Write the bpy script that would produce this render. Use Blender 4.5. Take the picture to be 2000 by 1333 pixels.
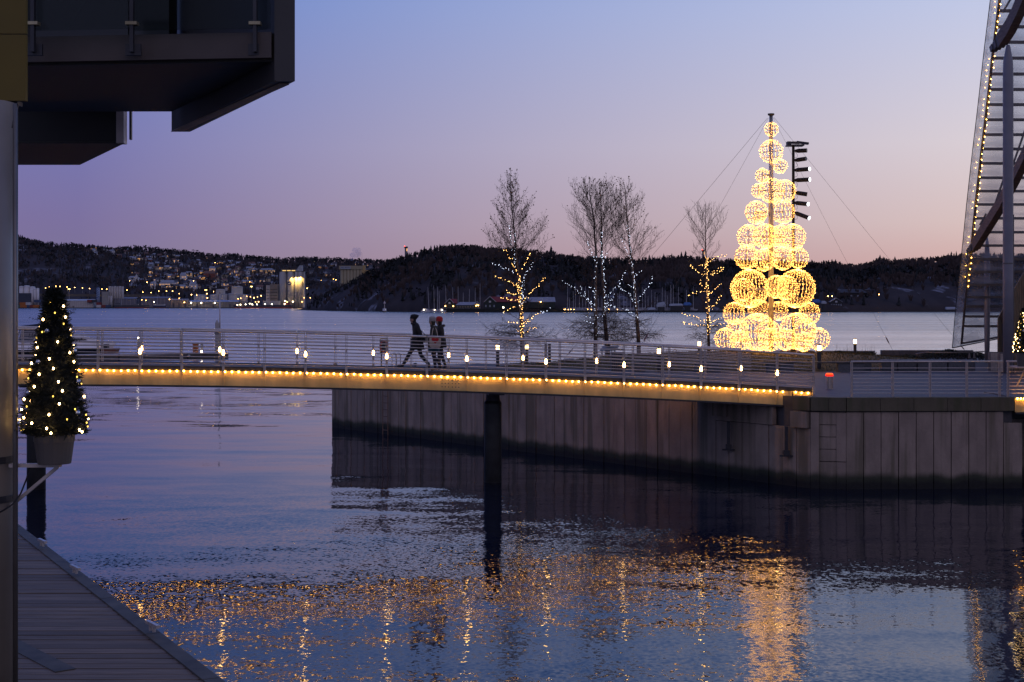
import bpy, math, random
import numpy as np
from math import pi, sin, cos, sqrt, radians, atan2
from mathutils import Vector, Matrix, noise

for _o in list(bpy.data.objects):
    bpy.data.objects.remove(_o)
sc = bpy.context.scene
COL = sc.collection
R = random.Random(11)

# ------------------------------------------------------------------ camera
CH = 5.7                      # eye height above the water
F = 2778.0                    # 50 mm lens, in pixels of a 2000 px wide picture
HZ = 597.0
cam = bpy.data.cameras.new('camera')
cam.lens = 50.0; cam.sensor_width = 36.0; cam.sensor_fit = 'HORIZONTAL'
cam.shift_y = -(666.5 - HZ) / 2000.0
cam.clip_start = 0.1; cam.clip_end = 30000.0
camo = bpy.data.objects.new('camera', cam)
camo.location = (0, 0, CH); camo.rotation_euler = (pi / 2, 0, 0)
COL.objects.link(camo); sc.camera = camo

# ------------------------------------------------------------------ sky
def lin(r, g, b):
    def c(x):
        x /= 255.0
        return x / 12.92 if x <= 0.04045 else ((x + 0.055) / 1.055) ** 2.4
    return (c(r), c(g), c(b), 1.0)

world = bpy.data.worlds.new('World'); sc.world = world
world.use_nodes = True
nt = world.node_tree; nt.nodes.clear()
def wn(t, **k):
    n = nt.nodes.new(t)
    for a, b in k.items(): setattr(n, a, b)
    return n
def wl(a, b): nt.links.new(a, b)
tc = wn('ShaderNodeTexCoord'); sep = wn('ShaderNodeSeparateXYZ'); wl(tc.outputs['Generated'], sep.inputs[0])
asin_ = wn('ShaderNodeMath', operation='ARCSINE'); wl(sep.outputs['Z'], asin_.inputs[0])
elev = wn('ShaderNodeMapRange'); elev.inputs[1].default_value = 0.0; elev.inputs[2].default_value = radians(40)
wl(asin_.outputs[0], elev.inputs[0])
az = wn('ShaderNodeMath', operation='ARCTAN2'); wl(sep.outputs['X'], az.inputs[0]); wl(sep.outputs['Y'], az.inputs[1])
azf = wn('ShaderNodeMapRange'); azf.inputs[1].default_value = radians(-17); azf.inputs[2].default_value = radians(18)
wl(az.outputs[0], azf.inputs[0])
def ramp(stops):
    r = wn('ShaderNodeValToRGB'); el = r.color_ramp.elements
    while len(el) < len(stops): el.new(0.5)
    for e, (deg, c) in zip(el, stops):
        e.position = deg / 40.0; e.color = lin(*c)
    wl(elev.outputs[0], r.inputs[0]); return r
SKY_L = ramp([(0, (118, 104, 138)), (1.6, (124, 114, 150)), (3.2, (124, 113, 158)), (6.3, (118, 118, 174)), (12.2, (95, 124, 195)), (20, (74, 114, 204)), (40, (48, 84, 170))])
SKY_R = ramp([(0, (196, 148, 150)), (1.6, (210, 172, 168)), (3.2, (216, 192, 190)), (6.3, (217, 206, 213)), (11.5, (193, 200, 229)), (20, (136, 172, 236)), (40, (76, 116, 202))])
mixs = wn('ShaderNodeMix', data_type='RGBA'); wl(azf.outputs[0], mixs.inputs['Factor'])
wl(SKY_L.outputs[0], mixs.inputs['A']); wl(SKY_R.outputs[0], mixs.inputs['B'])
back = wn('ShaderNodeMapRange', interpolation_type='SMOOTHSTEP')
back.inputs[1].default_value = 0.75; back.inputs[2].default_value = -0.75
wl(sep.outputs['Y'], back.inputs[0])
mixb = wn('ShaderNodeMix', data_type='RGBA'); wl(back.outputs[0], mixb.inputs['Factor'])
wl(mixs.outputs['Result'], mixb.inputs['A']); mixb.inputs['B'].default_value = lin(130, 134, 174)
bg = wn('ShaderNodeBackground'); bg.inputs[1].default_value = 1.0
wl(mixb.outputs['Result'], bg.inputs[0])
wo = wn('ShaderNodeOutputWorld'); wl(bg.outputs[0], wo.inputs[0])

# lamp added for the warm glow of unseen city lights behind the viewer
sun = bpy.data.lights.new('sun', 'SUN'); sun.energy = 0.13; sun.angle = radians(30); sun.color = (1.0, 0.62, 0.40)
city_glow_obj = bpy.data.objects.new('sun', sun); city_glow_obj.rotation_euler = (radians(52), 0, radians(24)); COL.objects.link(city_glow_obj)

sc.view_settings.view_transform = 'Standard'; sc.view_settings.look = 'None'
sc.view_settings.exposure = 0.0; sc.view_settings.gamma = 1.0; sc.view_settings.use_curve_mapping = False
cy = sc.cycles
cy.use_denoising = True
try: cy.denoiser = 'OPENIMAGEDENOISE'
except Exception: pass
cy.max_bounces = 6; cy.diffuse_bounces = 2; cy.glossy_bounces = 4; cy.transmission_bounces = 4; cy.transparent_max_bounces = 16
cy.sample_clamp_indirect = 24.0; cy.sample_clamp_direct = 0.0
cy.caustics_reflective = False; cy.caustics_refractive = False
try: cy.use_light_tree = True
except Exception: pass

# ------------------------------------------------------------------ helpers
def at(px, py, d):
    """point of the place that stands d metres ahead on the sight line px, py"""
    return Vector(((px - 1000) * d / F, d, CH - (py - HZ) * d / F))
def dz(py, z): return (CH - z) * F / (py - HZ)

def tag(o, label=None, cat=None, group=None, kind=None):
    if label: o['label'] = label
    if cat: o['category'] = cat
    if group: o['group'] = group
    if kind: o['kind'] = kind
    return o
def empty(name, loc, label=None, cat=None, group=None, kind=None):
    o = bpy.data.objects.new(name, None); o.location = loc; o.empty_display_size = 0.2
    COL.objects.link(o); return tag(o, label, cat, group, kind)
def org(o):
    v = Vector((0, 0, 0))
    while o is not None:
        v += o.location; o = o.parent
    return v
def obj(name, me, parent=None, loc=(0, 0, 0)):
    o = bpy.data.objects.new(name, me); o.location = loc
    if parent is not None: o.parent = parent
    COL.objects.link(o); return o
def dup(o, parent=None, loc=None):
    c = o.copy(); COL.objects.link(c); c.parent = parent
    if loc is not None: c.location = loc
    for k in ('label', 'group'):
        pass
    for ch in list(o.children): dup(ch, c)
    return c

ORD = ['first', 'second', 'third', 'fourth', 'fifth', 'sixth', 'seventh', 'eighth', 'ninth', 'tenth', 'eleventh', 'twelfth', 'thirteenth', 'fourteenth', 'fifteenth', 'sixteenth', 'seventeenth', 'eighteenth']
class MB:
    def __init__(s): s.v = []; s.f = []; s.m = []; s.mi = 0
    def add(s, vs, fs):
        n = len(s.v); s.v.extend([tuple(p) for p in vs])
        for f in fs: s.f.append([n + i for i in f]); s.m.append(s.mi)
        return s
    BF = [(0, 3, 2, 1), (4, 5, 6, 7), (0, 1, 5, 4), (1, 2, 6, 5), (2, 3, 7, 6), (3, 0, 4, 7)]
    def hexa(s, c8): return s.add(c8, s.BF)
    def box(s, c, size, rz=0.0, M=None):
        sx, sy, sz = [a / 2 for a in size]
        pts = [Vector(p) for p in ((-sx, -sy, -sz), (sx, -sy, -sz), (sx, sy, -sz), (-sx, sy, -sz), (-sx, -sy, sz), (sx, -sy, sz), (sx, sy, sz), (-sx, sy, sz))]
        M = M if M is not None else Matrix.Rotation(rz, 3, 'Z')
        c = Vector(c)
        return s.add([c + M @ p for p in pts], s.BF)
    def span(s, x0, x1, y0, y1, z0, z1):
        return s.box(((x0 + x1) / 2, (y0 + y1) / 2, (z0 + z1) / 2), (x1 - x0, y1 - y0, z1 - z0))
    def beam(s, a, b, w, h, up=(0, 0, 1)):
        a, b = Vector(a), Vector(b); d = b - a; L = d.length
        if L < 1e-6: return s
        d.normalize(); up = Vector(up); sd = d.cross(up)
        if sd.length < 1e-4: sd = d.cross(Vector((0, 1, 0)))
        sd.normalize(); u = sd.cross(d)
        M = Matrix((sd, d, u)).transposed()
        return s.box((a + b) / 2, (w, L, h), M=M)
    def ring(s, c, ax, r, n):
        ax = Vector(ax).normalized(); t = Vector((0, 0, 1)) if abs(ax.z) < 0.9 else Vector((1, 0, 0))
        a = ax.cross(t).normalized(); b = ax.cross(a)
        return [Vector(c) + (a * cos(2 * pi * i / n) + b * sin(2 * pi * i / n)) * r for i in range(n)]
    def path(s, pts, r, n=5, caps=True, closed=False):
        pts = [Vector(p) for p in pts]; k = len(pts)
        rr = r if isinstance(r, (list, tuple)) else [r] * k
        base = len(s.v); vs = []
        ref = None
        for i, p in enumerate(pts):
            if closed: d = pts[(i + 1) % k] - pts[i - 1]
            else: d = pts[min(i + 1, k - 1)] - pts[max(i - 1, 0)]
            if d.length < 1e-9: d = Vector((0, 0, 1))
            d.normalize()
            if ref is None:
                t = Vector((0, 0, 1)) if abs(d.z) < 0.9 else Vector((1, 0, 0)); a = d.cross(t).normalized()
            else:
                a = ref - d * ref.dot(d)
                a = a.normalized() if a.length > 1e-6 else d.orthogonal().normalized()
            ref = a; b = d.cross(a)
            for j in range(n):
                vs.append(p + (a * cos(2 * pi * j / n) + b * sin(2 * pi * j / n)) * rr[i])
        fs = []
        for i in range(k if closed else k - 1):
            i2 = (i + 1) % k
            for j in range(n):
                j2 = (j + 1) % n
                fs.append((i * n + j, i * n + j2, i2 * n + j2, i2 * n + j))
        if caps and not closed:
            fs.append(tuple(range(n - 1, -1, -1))); fs.append(tuple((k - 1) * n + j for j in range(n)))
        return s.add(vs, fs)
    def tube(s, a, b, r0, r1=None, n=8): return s.path([a, b], [r0, r0 if r1 is None else r1], n)
    def lathe(s, c, prof, n=12):
        """profile of (radius, z) about a vertical axis at c"""
        c = Vector(c); vs = []; fs = []
        for r, z in prof:
            for j in range(n): vs.append(c + Vector((r * cos(2 * pi * j / n), r * sin(2 * pi * j / n), z)))
        for i in range(len(prof) - 1):
            for j in range(n):
                j2 = (j + 1) % n; fs.append((i * n + j, i * n + j2, (i + 1) * n + j2, (i + 1) * n + j))
        fs.append(tuple(range(n - 1, -1, -1))); fs.append(tuple((len(prof) - 1) * n + j for j in range(n)))
        return s.add(vs, fs)
    def octa(s, c, r):
        x, y, z = c
        return s.add([(x + r, y, z), (x - r, y, z), (x, y + r, z), (x, y - r, z), (x, y, z + r), (x, y, z - r)],
                     [(0, 2, 4), (2, 1, 4), (1, 3, 4), (3, 0, 4), (2, 0, 5), (1, 2, 5), (3, 1, 5), (0, 3, 5)])
    def sph(s, c, r, nu=10, nv=6, sc_=(1, 1, 1)):
        c = Vector(c); vs = [c + Vector((0, 0, -r * sc_[2]))]; fs = []
        for i in range(1, nv):
            ph = -pi / 2 + pi * i / nv
            for j in range(nu):
                a = 2 * pi * j / nu
                vs.append(c + Vector((r * cos(ph) * cos(a) * sc_[0], r * cos(ph) * sin(a) * sc_[1], r * sin(ph) * sc_[2])))
        vs.append(c + Vector((0, 0, r * sc_[2])))
        for j in range(nu): fs.append((0, 1 + (j + 1) % nu, 1 + j))
        for i in range(nv - 2):
            for j in range(nu):
                a = 1 + i * nu + j; b = 1 + i * nu + (j + 1) % nu; fs.append((a, b, b + nu, a + nu))
        t = len(vs) - 1
        for j in range(nu): fs.append((1 + (nv - 2) * nu + j, 1 + (nv - 2) * nu + (j + 1) % nu, t))
        return s.add(vs, fs)
    def prism(s, poly, z0, z1):
        n = len(poly)
        vs = [(x, y, z0) for x, y in poly] + [(x, y, z1) for x, y in poly]
        fs = [tuple(range(n - 1, -1, -1)), tuple(range(n, 2 * n))] + [(i, (i + 1) % n, n + (i + 1) % n, n + i) for i in range(n)]
        return s.add(vs, fs)
    def slab(s, poly3, off):
        """thick plate: polygon of 3D points swept by off"""
        n = len(poly3); off = Vector(off)
        vs = [Vector(p) for p in poly3] + [Vector(p) + off for p in poly3]
        fs = [tuple(range(n - 1, -1, -1)), tuple(range(n, 2 * n))] + [(i, (i + 1) % n, n + (i + 1) % n, n + i) for i in range(n)]
        return s.add(vs, fs)
    def build(s, name, mats, parent=None, smooth=False, at0=None):
        o0 = org(parent) if parent is not None else Vector((0, 0, 0))
        if at0 is not None: o0 = o0 + Vector(at0) if parent is not None else Vector(at0)
        me = bpy.data.meshes.new(name)
        me.from_pydata([(x - o0.x, y - o0.y, z - o0.z) for x, y, z in s.v], [], s.f)
        if not isinstance(mats, (list, tuple)): mats = [mats]
        for m in mats: me.materials.append(m)
        if len(mats) > 1: me.polygons.foreach_set('material_index', s.m)
        if smooth: me.polygons.foreach_set('use_smooth', [True] * len(me.polygons))
        me.update()
        loc = (0, 0, 0) if at0 is None else at0
        return obj(name, me, parent, loc)

# ------------------------------------------------------------------ materials
MATS = {}
def mat(name, col, rough=0.6, metal=0.0, var=0.25, scale=3.0, bump=0.0, stretch=(1, 1, 1), spec=0.5, col2=None):
    if name in MATS: return MATS[name]
    m = bpy.data.materials.new(name); m.use_nodes = True; t = m.node_tree
    b = t.nodes['Principled BSDF']; b.inputs['Roughness'].default_value = rough; b.inputs['Metallic'].default_value = metal
    b.inputs['Specular IOR Level'].default_value = spec
    if var > 0:
        tcn = t.nodes.new('ShaderNodeTexCoord'); mp = t.nodes.new('ShaderNodeMapping'); mp.inputs['Scale'].default_value = stretch
        n = t.nodes.new('ShaderNodeTexNoise'); n.inputs['Scale'].default_value = scale; n.inputs['Detail'].default_value = 6
        t.links.new(tcn.outputs['Object'], mp.inputs[0]); t.links.new(mp.outputs[0], n.inputs['Vector'])
        r = t.nodes.new('ShaderNodeValToRGB'); r.color_ramp.elements[0].position = 0.3; r.color_ramp.elements[1].position = 0.7
        c2 = col2 or tuple(min(1, c * (1 + var)) for c in col)
        r.color_ramp.elements[0].color = tuple(c * (1 - var) for c in col) + (1,); r.color_ramp.elements[1].color = tuple(c2) + (1,)
        t.links.new(n.outputs[0], r.inputs[0]); t.links.new(r.outputs[0], b.inputs['Base Color'])
        if bump > 0:
            bp = t.nodes.new('ShaderNodeBump'); bp.inputs['Distance'].default_value = bump; bp.inputs['Strength'].default_value = 1.0
            t.links.new(n.outputs[0], bp.inputs['Height']); t.links.new(bp.outputs[0], b.inputs['Normal'])
    else:
        b.inputs['Base Color'].default_value = tuple(col) + (1,)
    MATS[name] = m; return m
def glow(name, col, strength, sampling=None):
    if name in MATS: return MATS[name]
    m = bpy.data.materials.new(name); m.use_nodes = True; t = m.node_tree
    b = t.nodes['Principled BSDF']; b.inputs['Base Color'].default_value = tuple(.25 * c for c in col) + (1,)
    b.inputs['Emission Color'].default_value = tuple(col) + (1,); b.inputs['Emission Strength'].default_value = strength
    if sampling: m.cycles.emission_sampling = sampling
    MATS[name] = m; return m

M_STEEL = mat('brushed steel', (0.60, 0.52, 0.46), 0.34, 0.6, 0.15, 20, 0)
M_POST = mat('grey painted steel', (0.50, 0.43, 0.37), 0.42, 0.25, 0.2, 9)
M_GIRDER = mat('gold glow girder paint', (0.64, 0.46, 0.17), 0.5, 0.0, 0.22, 2.5, 0, (1, 1, 0.3))  # pale grey girder, its colour tinted gold to strengthen the bulbs' glow
M_DECK = mat('bridge decking', (0.10, 0.095, 0.09), 0.7, 0, 0.3, 12)
M_DARK = mat('dark metal', (0.035, 0.035, 0.04), 0.5, 0.3, 0.25, 8)
M_PILE = mat('tarred steel pile', (0.035, 0.036, 0.036), 0.55, 0.2, 0.35, 2.2, 0.01)
M_BLACK = mat('black coat', (0.012, 0.012, 0.014), 0.85, 0, 0.3, 15)
WARM = (1.0, 0.60, 0.20)
M_BULB = glow('festoon bulb glow', (1.0, 0.46, 0.08), 32.0)
M_LAMP = glow('rail lamp glow', (1.0, 0.54, 0.16), 32.0)
M_BOLL = glow('bollard lamp glow', (1.0, 0.62, 0.26), 9.0)
M_LED = glow('gold led', (1.0, 0.455, 0.09), 14.0)
M_LEDT = glow('warm tree led', (1.0, 0.53, 0.15), 13.0)
M_LEDC = glow('cool tree led', (0.70, 0.78, 1.0), 4.6)
M_FAR_WARM = glow('far street light', (1.0, 0.50, 0.13), 22.0, 'NONE')
M_FAR_WHITE = glow('far white light', (1.0, 0.80, 0.5), 24.0, 'NONE')
M_WIN = glow('lit far window', (1.0, 0.50, 0.17), 0.95, 'NONE')
M_SNOW = mat('frosted roof', (0.40, 0.43, 0.48), 0.8, 0, 0.2, 0.4)

# ------------------------------------------------------------------ water
def water_mat():
    m = bpy.data.materials.new('sea water'); m.use_nodes = True; t = m.node_tree
    b = t.nodes['Principled BSDF']
    b.inputs['Base Color'].default_value = (0.002, 0.006, 0.018, 1); b.inputs['Specular Tint'].default_value = (.82, .90, 1.0, 1); b.inputs['IOR'].default_value = 1.38
    N = lambda ty, **k: [t.nodes.new(ty), [None]][0]
    g = t.nodes.new('ShaderNodeNewGeometry')
    sepn = t.nodes.new('ShaderNodeSeparateXYZ'); t.links.new(g.outputs['Position'], sepn.inputs[0])
    def nz(scale, sx, sy, detail, rough=0.5, dist=0.0):
        mp = t.nodes.new('ShaderNodeMapping'); mp.inputs['Scale'].default_value = (sx, sy, 1)
        t.links.new(g.outputs['Position'], mp.inputs[0])
        n = t.nodes.new('ShaderNodeTexNoise'); n.inputs['Scale'].default_value = scale; n.inputs['Detail'].default_value = detail
        n.inputs['Roughness'].default_value = rough; n.inputs['Distortion'].default_value = dist
        t.links.new(mp.outputs[0], n.inputs['Vector']); return n
    def mth(op, a, b_):
        n = t.nodes.new('ShaderNodeMath'); n.operation = op
        for i, x in enumerate((a, b_)):
            if isinstance(x, (int, float)): n.inputs[i].default_value = x
            elif x is not None: t.links.new(x, n.inputs[i])
        return n.outputs[0]
    def mr(x, a, b_, c, d, smooth=True):
        n = t.nodes.new('ShaderNodeMapRange'); n.interpolation_type = 'SMOOTHSTEP' if smooth else 'LINEAR'
        for i, q in enumerate((a, b_, c, d)): n.inputs[i + 1].default_value = q
        t.links.new(x, n.inputs[0]); return n.outputs[0]
    swell = nz(0.55, 0.35, 1.0, 2.0, 0.5, 0.3)       # long low swell
    chop = nz(1.7, 0.42, 1.0, 3.0, 0.55, 0.4)        # half metre ripples
    fine = nz(15.0, 0.8, 0.8, 1.5, 0.5)              # cat's paws
    # where the wind touches the water: patches, and the open fjord
    patch = nz(0.045, 0.35, 1.0, 3.0)
    Y = sepn.outputs['Y']
    wobm = nz(0.16, 0.35, 1.0, 3.0)
    near = mth('MULTIPLY', mr(mth('ADD', Y, mth('MULTIPLY', mth('SUBTRACT', wobm.outputs[0], .5), 16.0)), 43, 23, 0.0, 1.0), mr(sepn.outputs['X'], 4.6, 7.0, 1.0, 0.22))                   # the disturbed water by the boardwalk
    ruff = mr(patch.outputs[0], 0.42, 0.62, 0.25, 1.0)
    wobn = nz(0.004, 0.25, 1.0, 3.0)
    far = mr(mth('ADD', Y, mth('MULTIPLY', mth('SUBTRACT', wobn.outputs[0], 0.5), 500.0)), 250, 420, 0.0, 1.0)
    near2 = mth('MULTIPLY', near, mth('ADD', 0.16, mth('MULTIPLY', ruff, 0.84)))
    def slope(n, amp):
        v = t.nodes.new('ShaderNodeVectorMath'); v.operation = 'SUBTRACT'; v.inputs[1].default_value = (.5, .5, .5); t.links.new(n.outputs['Color'], v.inputs[0])
        w = t.nodes.new('ShaderNodeVectorMath'); w.operation = 'SCALE'; t.links.new(v.outputs[0], w.inputs[0])
        if isinstance(amp, (int, float)): w.inputs['Scale'].default_value = amp
        else: t.links.new(amp, w.inputs['Scale'])
        return w.outputs[0]
    def vadd(a, c):
        v = t.nodes.new('ShaderNodeVectorMath'); v.operation = 'ADD'; t.links.new(a, v.inputs[0]); t.links.new(c, v.inputs[1]); return v.outputs[0]
    mid = mr(Y, 58, 150, 0.0, 1.0)
    open_ = nz(0.9, 0.5, 1.0, 3.0, 0.6)
    sv = slope(swell, 0.125)
    sv = vadd(sv, slope(chop, mth('ADD', mth('MULTIPLY', ruff, 0.11), mth('MULTIPLY', near2, 0.06))))
    sv = vadd(sv, slope(fine, mth('ADD', mth('MULTIPLY', ruff, 0.13), mth('MULTIPLY', near2, 0.27))))
    sv = vadd(sv, slope(open_, mth('ADD', mth('MULTIPLY', mid, 0.34), mth('MULTIPLY', far, 0.55))))
    sv2 = t.nodes.new('ShaderNodeVectorMath'); sv2.operation = 'MULTIPLY_ADD'; sv2.inputs[1].default_value = (.38, 1, 0); sv2.inputs[2].default_value = (0, 0, 1); t.links.new(sv, sv2.inputs[0])
    nn = t.nodes.new('ShaderNodeVectorMath'); nn.operation = 'NORMALIZE'; t.links.new(sv2.outputs[0], nn.inputs[0]); t.links.new(nn.outputs[0], b.inputs['Normal'])
    streak = nz(0.035, 0.06, 1.0, 4.0)
    cw = mth('MULTIPLY', mid, mth('SUBTRACT', mth('ADD', 0.62, mth('MULTIPLY', mr(streak.outputs[0], .35, .65, 0.0, 1.0), 0.38)), mth('MULTIPLY', far, 0.42)))
    t.links.new(cw, b.inputs['Coat Weight']); b.inputs['Coat IOR'].default_value = 1.42; b.inputs['Coat Roughness'].default_value = 0.2; t.links.new(nn.outputs[0], b.inputs['Coat Normal'])
    rg = mth('ADD', 0.03, mth('MULTIPLY', mid, 0.18))
    t.links.new(rg, b.inputs['Roughness'])
    return m
wm = MB(); wm.add([(-9000, -60, 0), (9000, -60, 0), (9000, 16000, 0), (-9000, 16000, 0)], [(0, 1, 2, 3)])
tag(wm.build('water', water_mat()), 'dark blue fjord water rippling under the footbridge', kind='structure')
# ------------------------------------------------------------------ wet concrete
def quay_mat(name, base, stain):
    m = bpy.data.materials.new(name); m.use_nodes = True; t = m.node_tree
    b = t.nodes['Principled BSDF']; b.inputs['Roughness'].default_value = 0.75
    g = t.nodes.new('ShaderNodeNewGeometry'); s = t.nodes.new('ShaderNodeSeparateXYZ'); t.links.new(g.outputs['Position'], s.inputs[0])
    oi = t.nodes.new('ShaderNodeObjectInfo')
    def nz(scale, st, d=5):
        mp = t.nodes.new('ShaderNodeMapping'); mp.inputs['Scale'].default_value = st; t.links.new(g.outputs['Position'], mp.inputs[0])
        n = t.nodes.new('ShaderNodeTexNoise'); n.inputs['Scale'].default_value = scale; n.inputs['Detail'].default_value = d
        t.links.new(mp.outputs[0], n.inputs['Vector']); return n.outputs[0]
    def mix(f, a, c):
        n = t.nodes.new('ShaderNodeMix'); n.data_type = 'RGBA'
        t.links.new(f, n.inputs['Factor'])
        for k, x in (('A', a), ('B', c)):
            if isinstance(x, tuple): n.inputs[k].default_value = x + (1,)
            else: t.links.new(x, n.inputs[k])
        return n.outputs['Result']
    def mr(x, a, c, lo=0.0, hi=1.0):
        n = t.nodes.new('ShaderNodeMapRange'); n.inputs[1].default_value = a; n.inputs[2].default_value = c
        n.inputs[3].default_value = lo; n.inputs[4].default_value = hi; n.interpolation_type = 'SMOOTHSTEP'
        t.links.new(x, n.inputs[0]); return n.outputs[0]
    def add(a, c, k=1.0):
        n = t.nodes.new('ShaderNodeMath'); n.operation = 'MULTIPLY_ADD'; t.links.new(c, n.inputs[0]); n.inputs[1].default_value = k; t.links.new(a, n.inputs[2]); return n.outputs[0]
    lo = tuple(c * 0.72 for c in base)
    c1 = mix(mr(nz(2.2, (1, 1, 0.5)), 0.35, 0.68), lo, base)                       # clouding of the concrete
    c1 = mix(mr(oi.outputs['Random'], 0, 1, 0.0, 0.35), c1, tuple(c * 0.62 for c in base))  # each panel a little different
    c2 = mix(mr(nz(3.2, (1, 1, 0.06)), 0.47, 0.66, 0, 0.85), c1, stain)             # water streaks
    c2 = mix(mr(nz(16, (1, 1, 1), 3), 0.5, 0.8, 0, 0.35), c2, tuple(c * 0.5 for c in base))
    zz = add(s.outputs['Z'], nz(1.5, (1, 1, 0.3), 6), -0.42)                         # tide line
    c3 = mix(mr(zz, 0.36, 0.10), c2, (0.030, 0.034, 0.018))
    c4 = mix(mr(zz, 0.12, -0.08), c3, (0.006, 0.006, 0.006))
    t.links.new(c4, b.inputs['Base Color'])
    bp = t.nodes.new('ShaderNodeBump'); bp.inputs['Distance'].default_value = 0.01; t.links.new(nz(9, (1, 1, 1)), bp.inputs['Height'])
    t.links.new(bp.outputs[0], b.inputs['Normal'])
    return m
M_QUAY = quay_mat('quay concrete', (0.36, 0.28, 0.225), (0.14, 0.115, 0.075))  # wall colour warmed to carry lamplight falling from behind the viewer
M_COPE = quay_mat('coping concrete', (0.12, 0.10, 0.062), (0.055, 0.06, 0.022))

# ------------------------------------------------------------------ quay and plaza
ZP = 2.81
C0 = Vector((9.3, 44.3)); CF = Vector((10.35, 44.05)); RE = Vector((34.0, 45.2)); LE = Vector((-8.43, 66.5)); LB = Vector((-8.25, 67.4))
core = MB()
core.prism([(C0.x + .18, C0.y + .2), (CF.x, CF.y + .22), (15.62, 44.42), (15.62, 45.9), (RE.x, 46.6), (60, 47), (60, 92), (30, 85.5), (18, 80), (LB.x + .3, LB.y), (LE.x + .2, LE.y + .05)], -3.0, ZP)
M_PLAZA = mat('frosty plaza paving', (0.062, 0.058, 0.062), 0.7, 0, 0.35, 2.5, 0.004)
plaza = tag(core.build('plaza', M_PLAZA), 'grey frosted paving of the quay behind the footbridge', kind='structure')

wall = empty('quay_wall', (9.3, 44.3, 0), 'grey concrete quay wall of upright panels below the coping and the bridge end', 'quay wall')
def panel_mesh(w, h, t=0.16):
    m = MB(); e = 0.012
    m.hexa([(e, 0, 0), (w - e, 0, 0), (w - e * 2, 0 + t, 0), (e * 2, t, 0), (e, 0, h), (w - e, 0, h), (w - e * 2, t, h), (e * 2, t, h)])
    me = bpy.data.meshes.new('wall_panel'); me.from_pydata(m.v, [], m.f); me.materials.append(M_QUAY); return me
def run_panels(a, b, w, z0, z1, jit=0.03):
    d = (b - a); L = d.length; d.normalize(); n = max(1, round(L / w)); w = L / n
    me = panel_mesh(w, z1 - z0); ang = atan2(d.y, d.x)
    nrm = Vector((-d.y, d.x))
    for i in range(n):
        p = a + d * (i * w) + nrm * R.uniform(0, jit)
        o = obj('wall_panel', me, wall, (p.x - 9.3, p.y - 44.3, z0)); o.rotation_euler = (0, 0, ang)
TOPW = ZP - 0.42
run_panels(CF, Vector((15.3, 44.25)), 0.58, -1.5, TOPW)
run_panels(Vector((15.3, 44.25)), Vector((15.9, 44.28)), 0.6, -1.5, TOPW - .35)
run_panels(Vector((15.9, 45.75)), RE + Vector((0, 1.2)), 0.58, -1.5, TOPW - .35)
# facet at the corner with its ladder recess: framed by small slabs
fd = (CF - C0).normalized(); fa = atan2(fd.y, fd.x); FL = (CF - C0).length
for (u0, u1, z0, z1, dep) in ((0, .27, -1.5, 2.38, 0), (.27, .78, 2.0, 2.38, .02), (.27, .78, 1.62, 1.985, .035), (.27, .78, 1.24, 1.605, .035), (.27, .78, .86, 1.225, .035), (.27, .78, -1.5, .84, .03), (.78, FL, .86, 2.38, .01), (.78, FL, -1.5, .84, .01)):
    m = MB(); w = u1 - u0 - .006
    m.span(0, w, dep, .2, 0, z1 - z0 - .005)
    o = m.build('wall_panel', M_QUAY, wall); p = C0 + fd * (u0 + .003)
    # re-seat: mesh was built round the origin, wall root stands elsewhere
    me = o.data
    me.transform(Matrix.Translation((9.3, 44.3, 0)))
    o.location = (p.x - 9.3, p.y - 44.3, z0); o.rotation_euler = (0, 0, fa)
# long left face: full panels, lower behind the bearing shelf
ld = (C0 - LE).normalized()
def along(px):                                # point of the left face seen at px
    k = (px - 1000) / F; t = (k * LE.y - LE.x) / (ld.x - k * ld.y); return LE + ld * t
SH = along(1398)
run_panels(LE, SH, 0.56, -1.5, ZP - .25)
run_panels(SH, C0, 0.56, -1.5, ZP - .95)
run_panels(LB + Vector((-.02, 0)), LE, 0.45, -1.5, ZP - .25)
m = MB(); a = SH + Vector((.25, .25)); b = C0 + Vector((.16, .25))
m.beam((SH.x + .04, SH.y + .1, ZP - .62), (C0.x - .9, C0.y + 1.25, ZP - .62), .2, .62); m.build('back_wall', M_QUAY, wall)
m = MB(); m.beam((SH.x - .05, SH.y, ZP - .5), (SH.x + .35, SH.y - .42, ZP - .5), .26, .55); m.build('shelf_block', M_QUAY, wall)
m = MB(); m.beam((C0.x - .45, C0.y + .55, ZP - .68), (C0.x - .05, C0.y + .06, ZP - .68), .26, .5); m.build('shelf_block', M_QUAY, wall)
# hangers of the bearing shelf
for px in (1428, 1541):
    p = along(px); q = p + Vector((-.10, -.08))
    m = MB(); m.span(q.x - .045, q.x + .045, q.y - .05, q.y + .05, .95, ZP - .93); m.span(q.x - .2, q.x + .2, q.y - .06, q.y + .1, .93, .97); m.span(q.x - .09, q.x + .09, q.y - .08, q.y + .08, .97, 1.12)
    m.build('bearing_hanger', M_DARK, wall)
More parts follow.
